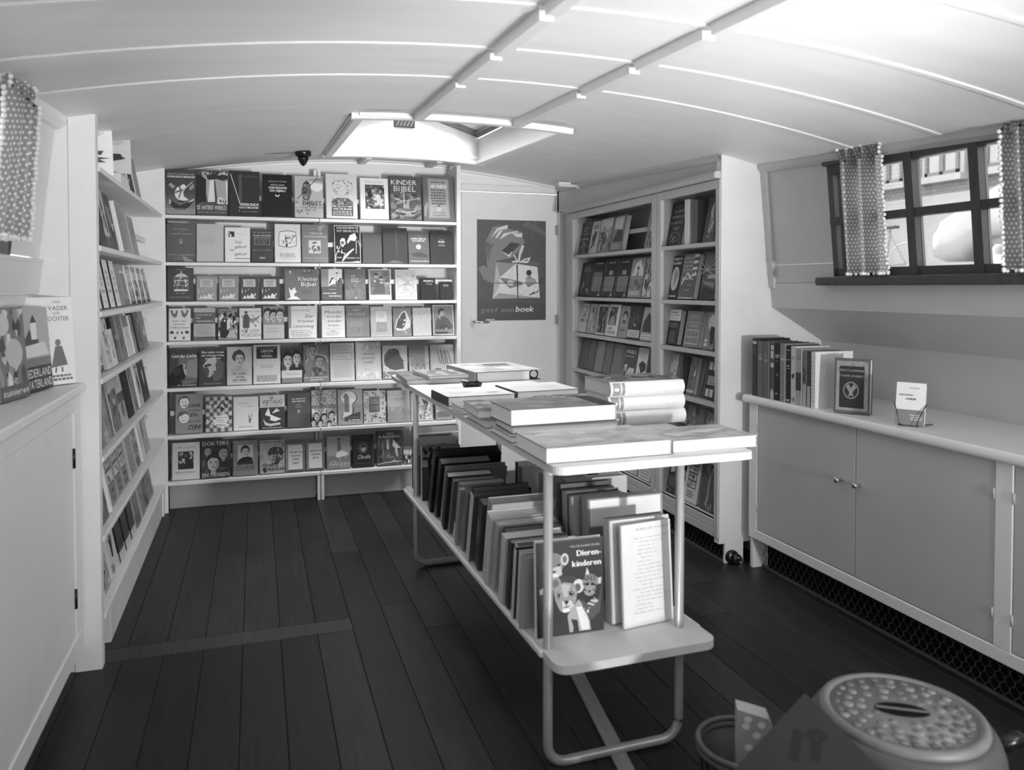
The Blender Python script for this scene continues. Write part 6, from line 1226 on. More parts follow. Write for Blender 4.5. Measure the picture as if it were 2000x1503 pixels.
RB(1, 1364, 1392.5, .22, 84, 'dark book with pale radiating rays, bookcase right bay second row', sum([ST(170, .02, (.3, .62), (.3 + .6 * math.cos(R_(a)), .62 + .35 * math.sin(R_(a)))) for a in range(-20, 200, 24)], []) + L(.4, 1, .44, .52, 2, 206, 3, .03, .02) + P(130, (.1, .4), (.95, .34), (.95, .24), (.2, .34)) + P(50, (.05, .02), (.2, .28), (.95, .2), (.95, .02)))
RB(2, 1128, 1143, .183, 196, 'pale book with dotted pattern, third row left end of bookcase', M(.1, .35, .95, .9, [110, 150, 90, 214], 26, .1, 3))
RB(2, 1145, 1160, .183, 170, 'grey book with scattered dark blossoms, third row of bookcase', M(.2, .05, .9, .95, [70, 150, 206], 16, .13, 5))
RB(2, 1161.5, 1180, .183, 206, 'white-bordered book with dark crowd photograph, third row of bookcase', R(.1, .06, .98, .92, 50) + M(.12, .08, .96, .9, [110, 40, 84, 160], 30, .12, 6, 1.6))
RB(2, 1181.5, 1204, .185, 226, 'white book with photo of a mosque-like arch above lettering, third row', R(.1, .34, .78, .92, 84) + P(160, (.15, .35), (.3, .6), (.5, .66), (.65, .55), (.68, .35)) + M(.12, .6, .76, .9, [190, 50, 120], 16, .1, 4) + T('ALBERT', .15, .6, .2, .08, 70) + T('SCHWEITZER', .08, .85, .07, .09, 70))
RB(2, 1206.5, 1222.5, .18, 160, 'grey book with dark-haired head in profile, third row of bookcase', E(.55, .72, .3, .14, 60) + P(190, (.4, .75), (.7, .72), (.65, .5), (.5, .4), (.4, .55)) + E(.5, .5, .2, .06, 90) + L(.2, .8, .2, .28, 2, 96, 3, .03))
RB(2, 1224, 1247, .185, 60, 'dark night picture book with white base label, third row', M(.05, .3, .95, .95, [50, 84, 70], 18, .2, 4) + E(.5, .42, .08, .05, 170) + R(0, .05, 1, .27, 206) + L(.1, .9, .08, .24, 3, 130, 4, .02, .05))
RB(2, 1249, 1271.5, .18, 170, 'pale book with large dark pointed dome, third row of bookcase', P(70, (.1, .25), (.12, .55), (.5, .85), (.9, .6), (.95, .25)) + R(.1, .88, .95, .97, 206) + L(.1, .95, .04, .2, 2, 215, 4, .05, .05))
RB(2, 1297, 1322, .175, 50, 'dark book with white top panel DE STERREN, bookcase right bay', R(0, .68, 1, 1, 214) + L(.15, .85, .88, .96, 1, 80, 1, .03) + T('DE STERREN IN', .08, .9, .81, .05, 60) + T('HUN LOOP', .15, .75, .72, .05, 60) + L(.1, .9, .48, .62, 4, 130, 3, .02) + L(.2, .8, .05, .4, 7, 140, 5, .02), t=.03)
RB(2, 1333, 1365, .172, 126, 'grey book with white floor-plan drawing, bookcase right bay third row', T('HUIZEN EN', .2, .8, .66, .04, 196) + T('BOUWEN', .25, .75, .56, .05, 210) + FR(.1, .08, .9, .48, .025, 190) + ST(190, .02, (.4, .1), (.4, .48)) + ST(190, .02, (.1, .28), (.9, .28)) + ST(190, .02, (.65, .28), (.65, .48)) + L(.2, .8, .8, .92, 2, 180, 3, .02), t=.03, bg=214)
RB(2, 1372, 1393, .172, 130, 'book with pale globe and dark hand, bookcase right bay third row', E(.62, .72, .4, .22, 190) + P(46, (.5, .62), (.9, .6), (.95, .2), (.7, .1), (.5, .4)) + R(.1, .08, .36, .16, 210) + R(.1, .2, .36, .27, 206), t=.024)
for u0, u1, g, lb in ((1129, 1144.5, 84, 'plain dark cloth book, first in the fourth bookcase row'), (1146.5, 1158, 90, 'dark glossy plain book, second in the fourth bookcase row'), (1160, 1175, 130, 'pale grey plain wrapped book, third in the fourth bookcase row'), (1177, 1190.5, 104, 'mid-dark wrapped book, fourth in the fourth bookcase row'), (1192.5, 1210, 116, 'plain grey cloth book beside the ENGELS book, fourth row')):
    RB(3, u0, u1, .185, g, lb, ST(g + 40, .015, (.3, .8), (.7, .5)) + L(.3, .7, .82, .9, 1, g + 40, int(u0), .02), t=.028, bg=150)
RB(3, 1214, 1237, .185, 76, 'dark book ENGELS with pale harbour picture, fourth bookcase row', T('ENGELS', .1, .9, .78, .1, 230, 0, .012) + L(.1, .85, .66, .71, 1, 190, 3, .03, .05) + P(214, (.05, .05), (.1, .4), (.35, .45), (.3, .2), (.5, .35), (.95, .35), (.95, .04)) + M(.1, .05, .9, .35, [60, 150, 226], 18, .08, 4) + P(60, (.1, .2), (.3, .25), (.3, .05), (.12, .05)), t=.026)
RB(3, 1239, 1258.5, .185, 214, 'white book with dark tilted car shape, fourth bookcase row', P(60, (.2, .5), (.5, .62), (.9, .55), (.95, .35), (.5, .25)) + P(40, (.25, .3), (.5, .12), (.9, .3), (.9, .25), (.5, .04), (.25, .2)) + L(.1, .9, .7, .95, 5, 190, 3, .02), t=.026)
RB(3, 1260.5, 1271.5, .18, 52, 'black leaning book with white curl, right end of fourth row', P(206, (.6, .02), (.7, .3), (.95, .5), (.8, .1)) + ST(120, .03, (.4, .9), (.3, .1)))
RB(3, 1301, 1317.5, .18, 190, 'pale narrow book with dark sketches, bookcase right bay fourth row', M(.2, .1, .9, .9, [120, 96, 206], 16, .1, 4))
RS(1334, .175, .05, .03, 80, 84, 'thin dark upright volume, bookcase right bay fourth row', 3)
RB(3, 1340, 1355, .18, 120, 'leaning picture book with bright painted glint, bookcase right bay fourth row', pat(120, 91, 26, .13) + P(226, (.7, .5), (.85, .7), (.9, .5)) + R(0, .06, 1, .12, 196))  # pale triangle is a glint drawn into the cover print
RB(3, 1361, 1372, .175, 76, 'dark warped booklet, bookcase right bay fourth row', ST(150, .05, (.8, .95), (.6, .4), (.2, .02)), t=.014)
RB(3, 1374, 1393.5, .178, 40, 'black book with white grid squares, bookcase right bay fourth row', sum([R(.15 + .42 * (j % 2), y, .48 + .42 * (j % 2), y + .2, 190) for j in range(2) for y in (.06, .75)], []) + L(.2, .95, .36, .6, 6, 206, 3, .025, .02), t=.026)
RB(4, 1334, 1368, .20, 110, 'grey book behind the table stack, bookcase right bay fifth row', pat(110, 95, 18, .14) + L(.1, .8, .5, .56, 1, 190, 3, .03), t=.03)
RB(4, 1372, 1393.5, .19, 130, 'mid-grey landscape book, bookcase right bay fifth row', R(0, .5, 1, .8, 170) + pat(120, 97, 14, .15), t=.03, bg=190)
RB(5, 1196, 1216, .215, 66, 'dark book low in the left bay of the bookcase', pat(66, 99, 14, .15))
RB(5, 1218, 1245, .215, 176, 'pale sketch-covered book low in left bay, bottom row', M(.05, .05, .95, .95, [120, 150, 206], 26, .1, 5))
RB(5, 1247, 1270.5, .215, 150, 'grey book with pale foot panel, right end bottom row left bay', M(.05, .35, .95, .95, [120, 170, 140], 20, .16, 5) + R(0, 0, 1, .3, 190) + L(.1, .9, .04, .26, 3, 130, 3, .02, .05))
RB(5, 1296, 1321, .222, 60, 'dark book with sailing mast against pale sky, bottom row right bay', P(200, (.15, .98), (.75, .98), (.7, .5), (.2, .45)) + ST(50, .03, (.4, .4), (.42, .92)) + P(50, (.55, .45), (.65, .7), (.7, .45)) + L(.1, .9, .15, .4, 5, 130, 3, .02) + M(.1, .02, .9, .12, [190, 60], 8, .06, 3))
RB(5, 1334, 1362, .222, 196, 'white book with column of four framed pictures, bottom row', R(.2, .3, .8, .96, 50) + sum([R(.24, .32 + .16 * j, .76, .45 + .16 * j, 190) for j in range(4)], []) + sum([M(.26, .33 + .16 * j, .74, .44 + .16 * j, [60, 96], 9, .06, j) for j in range(4)], []) + L(.25, .75, .1, .26, 3, 130, 3, .025))
RB(5, 1366, 1392.5, .222, 84, 'dark book with pale twisting tree trunk, right end bottom row', P(150, (.4, .1), (.5, .3), (.44, .5), (.52, .75), (.7, .9), (.6, .7), (.56, .5), (.62, .3), (.6, .1)) + M(.2, .7, .9, .97, [120, 150, 96], 20, .1, 3) + M(.05, .02, .95, .16, [130, 100, 160], 18, .1, 4))

# ------------------------------------------------------------------ books on the left cupboard
for i, (x, y, rz, wd, h, t, g, lb, art) in enumerate((
    (-.622, 2.31, 80, .155, .245, .03, 120, 'flower-photo book with script nieren, nearest on the left cupboard', M(.02, .15, .98, .98, [60, 150, 190, 84, 214], 40, .15, 3) + E(.2, .82, .25, .12, 200) + E(.55, .5, .3, .16, 190) + R(0, 0, 1, .16, 96) + T('tuinieren', .05, .95, .05, .07, 226, .2)),
    (-.608, 2.478, 80, .172, .24, .03, 130, 'book lettered NEDERLAND with white church picture, left cupboard', R(0, .4, 1, 1, 176) + P(70, (0, .55), (.3, .75), (.4, .62), (.6, .62), (.6, .45), (0, .45)) + P(226, (.35, .62), (.55, .62), (.55, .82), (.45, .88), (.35, .82)) + P(60, (.33, .82), (.45, .92), (.57, .82)) + P(214, (.1, .55), (.8, .58), (.95, .42), (.1, .42)) + R(0, .3, 1, .4, 120) + R(0, 0, 1, .3, 46) + T('NEDERLAND', .02, .97, .17, .1, 226) + T('WATERLAND', .02, .97, .04, .1, 226)),
    (-.640, 2.622, 50, .162, .268, .032, 232, 'tall white book with a small drawn girl, behind on left cupboard', T('VAN', .6, .75, .93, .03, 130) + T('VADER', .5, .9, .85, .05, 90) + T('OP', .6, .75, .8, .03, 130) + T('DOCHTER', .4, .92, .73, .05, 90) + E(.66, .48, .06, .04, 130) + P(120, (.5, .2), (.6, .44), (.74, .44), (.84, .22)) + ST(96, .03, (.6, .2), (.58, .14)) + ST(96, .03, (.72, .2), (.72, .14)) + L(.5, .95, .04, .12, 2, 110, 3, .025)))):
    book((x, y, .9186), (-R_(4), 0, R_(rz)), wd, h, t, g, art, label=lb, group='books on the left cupboard')

# ------------------------------------------------------------------ books on the right counter: a row, spines out, and one facing
row = [(.040, .245, 60, 50, 'dark speckled volume, first by the bulkhead on the right counter', R(.1, .9, .9, .95, 190) + L(.1, .9, .74, .84, 3, 110, 2, .012) + M(.2, .1, .9, .6, [150, 50], 5, .06, 3)),
       (.042, .235, 100, 104, 'grey encyclopaedia volume with pale letters WP, left of its twin', T('WP', .2, .9, .66, .05, 206) + L(.2, .8, .72, .78, 2, 170, 3, .012) + R(0, .05, 1, .06, 70)),
       (.040, .235, 100, 100, 'grey encyclopaedia volume with letters WP, right of its twin', T('WP', .2, .9, .64, .05, 200) + L(.2, .8, .72, .78, 2, 170, 5, .012) + R(0, .05, 1, .06, 70)),
       (.032, .235, 84, 90, 'dark volume with white labels on its spine, right counter', R(.1, .87, .9, .95, 196) + R(.1, .72, .9, .85, 200) + R(.1, .56, .9, .64, 210) + E(.5, .08, .45, .1, 190)),
       (.040, .235, 40, 36, 'black encyclopaedia volume with large white WP, right counter', T('WP', .1, .95, .73, .075, 226) + L(.2, .9, .67, .7, 1, 150, 1, .015) + T('-G', .3, .7, .42, .05, 190) + L(.1, .9, .1, .14, 1, 190, 2, .02)),
       (.036, .235, 124, 130, 'light grey volume with white WP lettering, right counter', T('WP', .1, .95, .70, .065, 230) + L(.1, .9, .78, .8, 1, 190, 2, .012) + R(.45, .45, .6, .47, 70) + L(.1, .9, .1, .13, 1, 190, 2, .02)),
       (.028, .228, 46, 40, 'black ribbed leather spine with gold bands, right counter', R(0, .92, 1, .93, 190) + R(0, .75, 1, .76, 190) + R(0, .60, 1, .61, 196) + R(.1, .64, .9, .66, 170) + R(0, .4, 1, .41, 90) + R(0, .25, 1, .26, 90) + R(0, .03, 1, .06, 190)),
       (.036, .228, 196, 200, 'pale spine with dark leaf drawings, right counter', T('PACT', .1, .9, .77, .05, 50) + P(60, (.1, .5), (.8, .54), (.6, .44), (.2, .44)) + M(.1, .03, .9, .12, [60, 110], 6, .1, 3)),
       (.038, .222, 150, 160, 'grey spine with darker middle block, right counter', L(.1, .9, .8, .98, 6, 96, 1, .01, 0) + R(0, .26, 1, .58, 66)),
       (.026, .215, 130, 110, 'spine with zigzag pattern over pale foot, right counter', ST(60, .06, (.1, .7), (.9, .6), (.1, .5), (.9, .45)) + R(0, 0, 1, .4, 176)),
       (.024, .215, 60, 66, 'dark spine with pale foot, beside the zigzag one', M(.1, .5, .9, .95, [40, 90], 6, .2, 3) + R(0, 0, 1, .38, 170)),
       (.030, .216, 214, 214, 'white wrapped volume just behind the facing encyclopaedia', L(.2, .7, .1, .95, 12, 130, 3, .014))]
y = 2.875; rr3 = random.Random(9)
for i, (t, h, g, sg, lb, sp_) in enumerate(row):
    y -= t * .95 + .0012
    book((2.022 + rr3.uniform(0, .006), y, .7556), (0, 0, 0), .165 + rr3.uniform(-.01, .014), h, t * .95, g, None, spine=sp_, sg=sg, label=lb, group='row of volumes on the right counter', pg=206)
c = onZ(1626, 805, .756)
book((c.x + .004, c.y, .7562), (-R_(3), 0, R_(-57)), .125, .20, .034, 96, R(.06, .05, .94, .95, 150) + M(.06, .05, .94, .95, [130, 165], 40, .05, 3) + R(.16, .1, .84, .86, 50) + T('ENCYCLOPEDIE', .18, .82, .765, .035, 180) + T('VOOR OUDERS', .18, .82, .665, .035, 180) + E(.48, .42, .215, .155, 150, 24) + E(.48, .42, .19, .137, 50, 24) + P(140, (.34, .48), (.4, .54), (.48, .46), (.56, .54), (.63, .48), (.52, .38), (.56, .3), (.48, .33), (.4, .3), (.44, .38)), sg=80, label='dark framed book ENCYCLOPEDIE VOOR OUDERS standing cover out on the counter', group='row of volumes on the right counter', pg=226)
# ------------------------------------------------------------------ books lying on the display table
TZ = .7802
TG = 'books lying on the display table'
def lie(x0, y0, x1, y1, z, t, g, label, art=None, rz=0, spine='left', sg=None, sart=None, **k):
    """flat book, cover up, occupying x0..x1, y0..y1 before a turn rz about its middle"""
    cx, cy = (x0 + x1) / 2, (y0 + y1) / 2; wx, wy = x1 - x0, y1 - y0
    a = {'left': 0, 'front': 90, 'right': 180, 'back': 270}[spine]
    w_, h_ = (wx, wy) if a in (0, 180) else (wy, wx)
    Rm = Matrix.Rotation(R_(rz + a), 4, 'Z')
    o = Rm @ Vector((-w_ / 2, -h_ / 2, 0))
    return book((cx + o.x, cy + o.y, z + t), (-R_(90), 0, R_(rz + a)), w_, h_, t, g, art, spine=sart, sg=sg, label=label, group=TG, **k)
soft = lambda g, s=1: M(.03, .03, .97, .97, [g - 16, g + 12, g - 8, g + 18], 22, .22, s)
lie(.678, 1.812, 1.030, 2.045, TZ, .040, 110, 'large pale atlas with thick white page edges, nearest on the table', R(0, 0, 1, 1, 196) + soft(196, 3), 1, 'right', sg=176, pg=238)
lie(1.046, 1.832, 1.310, 2.020, TZ, .031, 190, 'pale book with rounded spine at the near right table corner', soft(190, 5) + P(226, (.3, .5), (.6, .7), (.9, .6), (.6, .4)), 1, 'left', sg=206, pg=238)
bar_ = lambda y0, y1, g: sum([R(j / 8, y0, (j + 1) / 8, y1, g) for j in range(8)], [])
vb = bar_(.80, .97, 130) + bar_(.855, .865, 226) + bar_(.80, .808, 226) + bar_(.775, .783, 226) + R(.40, .90, .60, .95, 226)
for k, (dx, t, lb) in enumerate(((0, .045, 'lowest of three thick pale volumes stacked with spines forward'), (.0, .047, 'middle of three thick pale volumes stacked with spines forward'), (-.006, .046, 'top of three thick pale volumes stacked, marbled cover up'))):
    lie(1.052 + dx + .004 * k, 2.245 + .006 * (k % 2), 1.325 + dx, 2.44, TZ + (.0, .0455, .093)[k], t, 150 if k == 2 else 186, lb, M(.02, .02, .98, .98, [110, 130, 84, 170], 40, .14, 4) if k == 2 else None, (2, -1, 1)[k], 'front', sg=196, sart=vb, pg=206, rs=.012)
lie(.676, 2.085, 1.005, 2.275, TZ, .020, 96, 'thin white-edged book at the bottom of the left-hand table stack', R(0, 0, 1, 1, 200) + soft(200, 6), 1, 'right', sg=190, pg=236)
lie(.690, 2.100, 1.020, 2.275, TZ + .0205, .022, 110, 'dark-covered book in the middle of the left-hand table stack', None, -1, 'right', sg=120, pg=226)
lie(.680, 2.108, 1.015, 2.292, TZ + .043, .048, 60, 'thick dark-edged volume on top of the left-hand table stack', R(0, 0, 1, 1, 160) + soft(160, 8) + R(0, .0, .16, 1, 60), 2, 'right', sg=150, pg=232)
lie(.672, 2.325, .96, 2.545, TZ, .027, 120, 'lower of two small stacked books in the middle of the table', None, 1, 'right', pg=226)
lie(.660, 2.345, .95, 2.565, TZ + .0275, .028, 150, 'upper of two small stacked books, marbled grey cover, mid-table', M(.02, .02, .98, .98, [130, 170, 110, 190], 30, .14, 9), -2, 'right', pg=226)
lie(.668, 2.60, .93, 2.76, TZ, .024, 166, 'pale book with picture cover beyond the small stacked pair', soft(150, 4), 0, 'right', pg=226)
lie(.660, 2.80, .925, 3.035, TZ, .036, 84, 'thick white-covered book with dark spine edge, table middle left', R(0, 0, 1, 1, 226) + L(.1, .5, .3, .6, 4, 170, 3, .012) + E(.75, .3, .1, .05, 170), 3, 'left', sg=60, pg=232)
lie(.945, 2.86, 1.21, 3.10, TZ, .036, 120, 'white book with faint oval mark at the table centre right', R(0, 0, 1, 1, 222) + E(.3, .55, .16, .06, 170, 20) + E(.3, .55, .13, .045, 222, 20) + L(.5, .9, .3, .7, 4, 200, 3, .012), 4, 'left', sg=70, pg=232)
lie(1.0, 2.56, 1.265, 2.80, TZ, .026, 120, 'dark picture book lying behind the three stacked volumes', M(.02, .02, .98, .98, [90, 150, 110, 176], 30, .14, 12), 2, 'left', pg=220)
lie(.690, 2.58, .94, 2.795, TZ, .001, 150, 'x') if False else None
lie(.645, 3.475, .90, 3.84, TZ, .022, 130, 'large glossy grey picture book at the far left end of table', M(.02, .02, .98, .98, [110, 150, 176, 120], 24, .2, 5) + R(.0, .3, 1, .34, 190), -2, 'right', sg=150, pg=214)
lie(.722, 3.46, .915, 3.72, TZ + .0226, .016, 140, 'thin grey book lying across the large glossy one, far end', M(.02, .02, .98, .98, [120, 160, 186], 20, .2, 15), 6, 'right', pg=220)
# ring binder at the far end
rbn = empty('ring_binder', (.952, 3.45, TZ), (0, 0, R_(6)), label='pale ring binder with black rings at the far end of the table', cat='binder', group=TG)
MB().rbox((0, 0, 0), (.335, .40, .003), .001, 150).rbox((0, 0, .047), (.335, .40, .050), .001, 196).box((0, 0, .003), (.003, .40, .047), 150).build('cover', M_JACKET, rbn)
MB().box((.012, .006, .0035), (.275, .394, .044), 226).build('page_block', M_PAPER, rbn)
print_mesh('cover_print', M(.02, .02, .98, .98, [176, 214, 190], 24, .2, 3) + R(.45, .62, .85, .8, 110) + R(.45, .5, .8, .54, 120), lambda a, q, e: (a * .335, q * .4, .050 + e), M_JACKET, rbn)
for yy in (.02, .14, .26, .38):
    MB().tube([(.305 + .021 * math.cos(2 * math.pi * k / 18), yy, .025 + .0205 * math.sin(2 * math.pi * k / 18)) for k in range(18)], .0035, 6, 30, True).build('ring', M_BLACK, rbn, True)
MB().box((.285, .0, .0035), (.328, .40, .006), 40).build('ring_bar', M_BLACK, rbn)
# ashtray on a small leaflet
lf_ = empty('leaflet', (.80, 3.10, TZ), (0, 0, R_(8)), label='small grey leaflet lying under the black ashtray', cat='leaflet', group=TG)
MB().box((0, 0, 0), (.15, .20, .0022), 150).build('sheet', M_MIX, lf_)
print_mesh('leaflet_print', R(.05, .05, .95, .4, 120) + L(.1, .9, .5, .9, 5, 84, 3, .02), lambda a, q, e: (a * .15, q * .2, .0022 + e), M_MIX, lf_)
at_ = empty('ashtray', (.868, 3.20, TZ + .0028), label='small faceted black ashtray on the display table', cat='ashtray')
MB().lathe([(.026, 0), (.030, .001), (.043, .024), (.044, .032), (.040, .033), (.034, .022), (.022, .008), (.004, .007)], 12, 24).build('bowl', M_BLACK, at_)
for k in range(4):
    a = R_(45 + 90 * k); MB().rbox((.036, -.006, .029), (.046, .006, .0362), .002, 70, Matrix.Rotation(a, 4, 'Z')).build('rest', M_BLACK, at_)

# ------------------------------------------------------------------ books on the lower shelf: left row, spines to the room
SZ = .3105
SG = 'books in the row on the lower table shelf'
def yat(u, v): 
    p = onX(u, v, .672); return p.y
srow = [  # spine foot (u, v), thickness, width, height, cover, spine tone, page tone, label, spine art
 (833, 992, .040, .27, .27, 26, 34, 30, 'tall black book leaning, farthest in the lower shelf row', R(0, .9, 1, .905, 120)),
 (846, 1008, .034, .20, .25, 40, 44, 120, 'dark grey book next to the tall black one, lower shelf', L(.2, .8, .7, .9, 2, 120, 1, .012)),
 (854, 1020, .024, .24, .235, 130, 130, 110, 'grey book with pale edge line, lower shelf far part', R(.6, 0, .8, 1, 190)),
 (861, 1030, .028, .17, .23, 50, 50, 200, 'dark lettered book beside the pale-edged one, lower shelf', spine_text('ROMAN', .3, .8, .3, .7, 130)),
 (872, 1043, .018, .16, .225, 104, 110, 150, 'thin grey booklet in the far half of lower shelf row', L(.2, .8, .1, .9, 9, 150, 3, .014)),
 (879, 1060, .026, .17, .222, 96, 96, 170, 'dark-topped book with white spine foot, lower shelf', R(0, 0, 1, .26, 214)),
 (887, 1066, .020, .16, .222, 150, 150, 176, 'narrow grey-striped book, lower shelf far half', R(.5, 0, .6, 1, 206)),
 (896, 1078, .032, .17, .228, 120, 126, 110, 'patterned grey book with ornament on its spine, lower shelf', M(.1, .05, .9, .95, [70, 170, 96], 22, .14, 4)),
 (906, 1088, .030, .20, .245, 64, 44, 96, 'large dark book with white blotches down its spine, lower shelf', M(.1, .1, .9, .95, [40, 150, 30], 12, .2, 8)),
 (914, 1098, .026, .20, .242, 90, 196, 84, 'white-spined book between two dark ones, lower shelf', []),
 (921, 1110, .040, .20, .235, 70, 60, 130, 'dark book lettered CORMANS along its spine, lower shelf', spine_text('CORMANS', .35, .72, .2, .5, 206) + spine_text('GIOVANNI', .5, .92, .6, .85, 130)),
 (936, 1128, .038, .21, .255, 176, 150, 140, 'tall pale-grey book with slanting dark title, lower shelf middle', spine_text('KLEINE MAAN', .2, .9, .3, .75, 84)),
 (948, 1148, .042, .19, .225, 200, 196, 190, 'thick white jacketed book in the middle of lower shelf', spine_text('ATLAS', .2, .4, .3, .6, 96)),
 (958, 1158, .026, .19, .215, 176, 170, 200, 'light book with small dark lettering, lower shelf middle', spine_text('KLOOS', .3, .55, .2, .6, 70)),
 (967, 1168, .030, .18, .208, 70, 66, 110, 'dark book lettered FANAL, lower shelf near half', spine_text('FANAL', .35, .75, .25, .7, 196)),
 (979, 1182, .034, .18, .205, 206, 200, 214, 'white book with scribbled title, lower shelf near half', spine_text('Reizen', .5, .8, .3, .7, 130)),
 (987, 1192, .024, .18, .20, 70, 60, 150, 'dark thin book between two white ones, lower shelf near half', M(.1, .1, .9, .9, [40, 110], 8, .2, 3)),
 (995, 1202, .028, .18, .20, 200, 200, 96, 'white book with grey top edge, lower shelf near half', spine_text('Hertog', .55, .85, .3, .7, 130)),
 (1003, 1210, .014, .18, .20, 60, 196, 40, 'thin dark notebook with pale spine, lower shelf near half', []),
 (1014, 1222, .034, .175, .198, 196, 196, 170, 'pale smooth-spined book, fourth from the lion cub book', []),
 (1024, 1230, .022, .17, .196, 130, 136, 196, 'grey book with faint lettering, third from the lion cub book', spine_text('DE ZEE', .5, .85, .3, .7, 84)),
 (1031, 1238, .020, .17, .196, 150, 150, 210, 'narrow grey book, second from the lion cub book', R(0, .2, 1, .21, 96))]
n_ = len(srow); ny = 1.95
for i in range(n_ - 1, -1, -1):
    u, v, t, w_, h_, g, sg, pg, lb, sp_ = srow[i]
    ang = 23 - 17 * i / (n_ - 1)
    y = max(ny, onX(srow[i + 1][0], 1090, .672).y + .003) if i < n_ - 1 else ny
    far = onX(u, 1090, .672).y
    t = max(.012, min(t * 1.25, (far - y) * math.cos(R_(ang)) * .97)) if far - y > .012 else t * .7
    book((.660 + .008 * (i % 3), y, SZ + .0005), (R_(ang), 0, 0), w_, h_, t, g, None, spine=sp_, sg=sg, bg=g, pg=pg, label=lb, group=SG)
    ny = y + t / math.cos(R_(ang)) + .0045
# cover facing forward at the near end
pL, pR = onZ(1048, 1255, SZ), onZ(1188, 1240, SZ)
lion = R(0, 0, 1, 1, 52) + R(0, 0, .06, 1, 40)
lion += T('WALTER EN IRMA FISCHER', .5, .95, .915, .022, 190) + T('Dieren-', .6, .96, .82, .062, 236, 0, .008) + T('kinderen', .53, .96, .71, .062, 236, 0, .008)
lion += P(60, (.05, .45), (.2, .55), (.3, .7), (.5, .6), (.35, .4), (.1, .3)) + P(66, (.3, .62), (.55, .62), (.7, .5), (.5, .4), (.3, .5))
# upper cub
lion += E(.25, .76, .16, .12, 130, 16) + E(.42, .80, .06, .065, 206, 14) + E(.42, .80, .035, .04, 110, 10) + E(.14, .78, .05, .06, 96, 12) + P(196, (.14, .7), (.36, .74), (.38, .64), (.24, .6)) + E(.33, .745, .025, .014, 30, 8) + E(.2, .73, .025, .014, 30, 8) + P(50, (.22, .69), (.3, .69), (.26, .66)) + E(.26, .63, .07, .03, 226, 10) + P(150, (.04, .5), (.14, .54), (.12, .46), (.05, .45))
# lower cub: ears, head, muzzle, chest and legs
lion += E(.28, .55, .085, .075, 150, 14) + E(.28, .55, .05, .045, 110, 12) + E(.62, .50, .085, .075, 214, 14) + E(.605, .485, .05, .045, 96, 12)
lion += P(150, (.24, .5), (.4, .56), (.56, .53), (.6, .44), (.58, .34), (.5, .25), (.42, .23), (.34, .26), (.28, .36)) + P(186, (.36, .54), (.5, .53), (.46, .4), (.4, .4)) + P(120, (.3, .46), (.36, .44), (.34, .38), (.29, .4)) + P(126, (.46, .46), (.56, .46), (.54, .39), (.47, .42))
lion += E(.345, .425, .032, .018, 24, 10) + E(.515, .43, .036, .02, 24, 10) + E(.525, .436, .01, .006, 226, 6) + E(.352, .43, .01, .006, 226, 6) + P(206, (.37, .36), (.5, .36), (.55, .3), (.46, .245), (.38, .26)) + P(40, (.4, .36), (.475, .36), (.455, .325), (.42, .325)) + ST(60, .012, (.437, .325), (.437, .29)) + ST(60, .01, (.39, .29), (.437, .29), (.49, .3)) + E(.43, .255, .06, .02, 232, 10)
lion += P(170, (.5, .26), (.62, .36), (.7, .28), (.78, .12), (.8, .02), (.62, .02), (.6, .14), (.5, .16), (.56, .02), (.48, .02), (.45, .2)) + P(226, (.58, .28), (.68, .28), (.76, .13), (.78, .03), (.66, .03), (.62, .16)) + P(52, (.54, .1), (.6, .14), (.58, .02), (.53, .02))
# tiger cub on the right
lion += P(84, (.66, .36), (.74, .3), (.92, .34), (.98, .5), (.94, .2), (.8, .12), (.68, .26)) + P(206, (.725, .6), (.75, .69), (.79, .62)) + P(196, (.88, .56), (.97, .57), (.96, .5), (.88, .5)) + E(.8, .53, .12, .085, 130, 16) + P(190, (.74, .3), (.85, .36), (.92, .32), (.84, .27)) + E(.79, .44, .09, .06, 150, 12)
for pts in (((.7, .58), (.76, .55)), ((.74, .61), (.78, .56)), ((.8, .6), (.82, .54)), ((.86, .6), (.86, .54)), ((.7, .52), (.75, .5)), ((.85, .5), (.9, .48)), ((.84, .45), (.88, .42)), ((.7, .46), (.74, .44)), ((.72, .38), (.86, .34)), ((.75, .33), (.88, .29))): lion += ST(34, .014, *pts)
lion += E(.755, .51, .025, .016, 24, 8) + E(.83, .505, .025, .016, 24, 8) + P(30, (.76, .44), (.81, .44), (.785, .41))
lion += M(.25, .3, .6, .55, [170, 140, 160], 14, .02, 6) + M(.6, .03, .78, .26, [236, 206], 12, .02, 4)
dw = (pR - pL).length
book((pL.x + .008, pL.y + .018, SZ + .0005), (-R_(2.5), 0, math.atan2(pR.y - pL.y, pR.x - pL.x) + R_(4)), dw - .006, .245, .022, 226, lion, sg=230, label='dark book DIERENKINDEREN with lion and tiger cubs, front of lower shelf', group=SG)
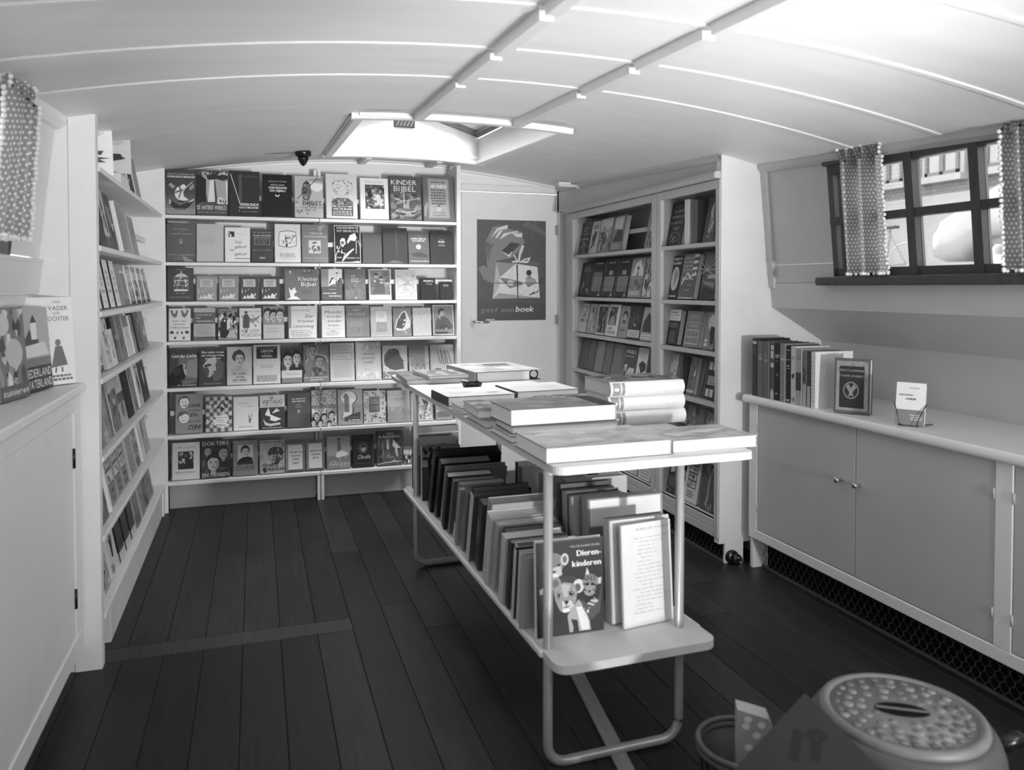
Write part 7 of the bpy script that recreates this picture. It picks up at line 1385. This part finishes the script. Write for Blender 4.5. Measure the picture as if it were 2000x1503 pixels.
# right-hand group on the lower shelf
SG2 = 'books at the right of the lower table shelf'
a, b_ = onZ(1223, 1234, SZ), onZ(1322, 1214, SZ)
txt = T('BIJBELSE KUNST', .3, .98, .93, .022, 150) + L(.2, .95, .12, .88, 20, 176, 4, .006, .5)
book((a.x, a.y + .012, SZ + .0005), (-R_(4), 0, math.atan2(b_.y - a.y, b_.x - a.x) + R_(2)), (b_ - a).length, .272, .012, 224, txt, sg=214, soft=True, label='white leaflet of centred small print, front right of lower shelf', group=SG2)
book((a.x - .018, a.y + .046, SZ + .0005), (-R_(4), 0, R_(3)), .185, .275, .040, 206, None, sg=196, bg=90, label='thick pale book standing just behind the white leaflet', group=SG2, pg=228)
Yq = 2.055
p = onY(1152, 980, Yq); q = onY(1300, 960, Yq)
book((p.x, Yq, SZ + .0005), (-R_(3), 0, R_(1)), q.x - p.x, p.z - SZ, .045, 150, R(.0, .0, 1, .72, 130) + R(.03, .73, .97, .985, 236), sg=150, label='broad white book with a painted shadow over its lower cover, lower shelf right', group=SG2, pg=226)  # grey lower cover paints the shadow of the leaflet in front
for i, (yy, xx, ww, hh, tt, g, sg, lb) in enumerate(((2.125, .885, .175, .285, .024, 170, 160, 'light grey upright book behind the broad white-topped one'), (2.160, .882, .175, .29, .034, 110, 150, 'book with pale spine and dark cover, third row on the right of shelf'), (2.215, .884, .175, .30, .022, 84, 60, 'thin dark upright book in the right-hand group, lower shelf'))):
    book((xx, yy, SZ + .0005), (-R_(3), 0, R_(1)), ww, hh, tt, g, None, sg=sg, label=lb, group=SG2, pg=220)
Yq = 2.33
p = onY(1106, 940, Yq); q = onY(1228, 925, Yq)
book((p.x, Yq, SZ + .0005), (-R_(2), 0, R_(1)), q.x - p.x, p.z - SZ, .040, 206, R(0, 0, 1, .6, 196), sg=130, label='tall blank pale book rising behind the right-hand group, lower shelf', group=SG2, pg=232)
for i, (u0, u1, vt, Yq, g, sg, tt, lb) in enumerate(((1060, 1150, 928, 2.55, 150, 130, .03, 'grey book with pale sketch behind the near table leg, lower shelf'), (1020, 1110, 915, 2.76, 176, 110, .034, 'pale grey standing book at the back of lower shelf'), (1012, 1090, 905, 2.90, 206, 96, .03, 'light book at the back of the lower shelf, dark spine'))):
    p = onY(u0, vt, Yq); q = onY(u1, vt, Yq); xa = max(p.x, .90)
    book((xa, Yq, SZ + .0005), (-R_(2), 0, R_(2)), max(.12, q.x - xa), p.z - SZ, tt, g, M(.05, .3, .95, .95, [g - 30, g + 20], 16, .16, 3 + i), sg=sg, label=lb, group=SG2)
# books standing cover-forward at the far end
for i, (u0, u1, vt, Yq, g, lb, art) in enumerate(((803, 897, 836, 3.46, 150, 'large grey plastic-wrapped book at the far end of lower shelf', R(.08, .62, .78, .82, 190) + R(0, .88, 1, .9, 226) + L(.15, .7, .7, .78, 2, 130, 3, .03)), (810, 893, 858, 3.36, 196, 'pale book with dark lettering between two big ones, far shelf end', T('JAVA BOEK', .2, .75, .82, .07, 90) + R(0, 0, 1, .7, 130)), (822, 900, 874, 3.262, 96, 'book with dark tree over a pale lake, far end of lower shelf', VG(0, 0, 1, .62, 60, 84, 5) + VG(0, .62, 1, 1, 176, 130, 5) + P(40, (.1, 0), (.2, .4), (.14, .75), (.3, .96), (.24, .7), (.34, .3), (.3, 0)) + M(.02, .75, .5, .99, [50, 70, 40], 20, .07, 5) + ST(44, .02, (.2, .8), (.5, .93))))):
    p = onY(u0, 960, Yq); q = onY(u1, 960, Yq); zt = onY(u0, vt, Yq).z
    book((max(p.x, .665), Yq, SZ + .0005), (-R_(2), 0, R_(1)), q.x - max(p.x, .665), zt - SZ, (.03, .03, .026)[i], g, art, sg=206 if i != 0 else 70, label=lb, group='big books at the far end of the lower table shelf', pg=214)
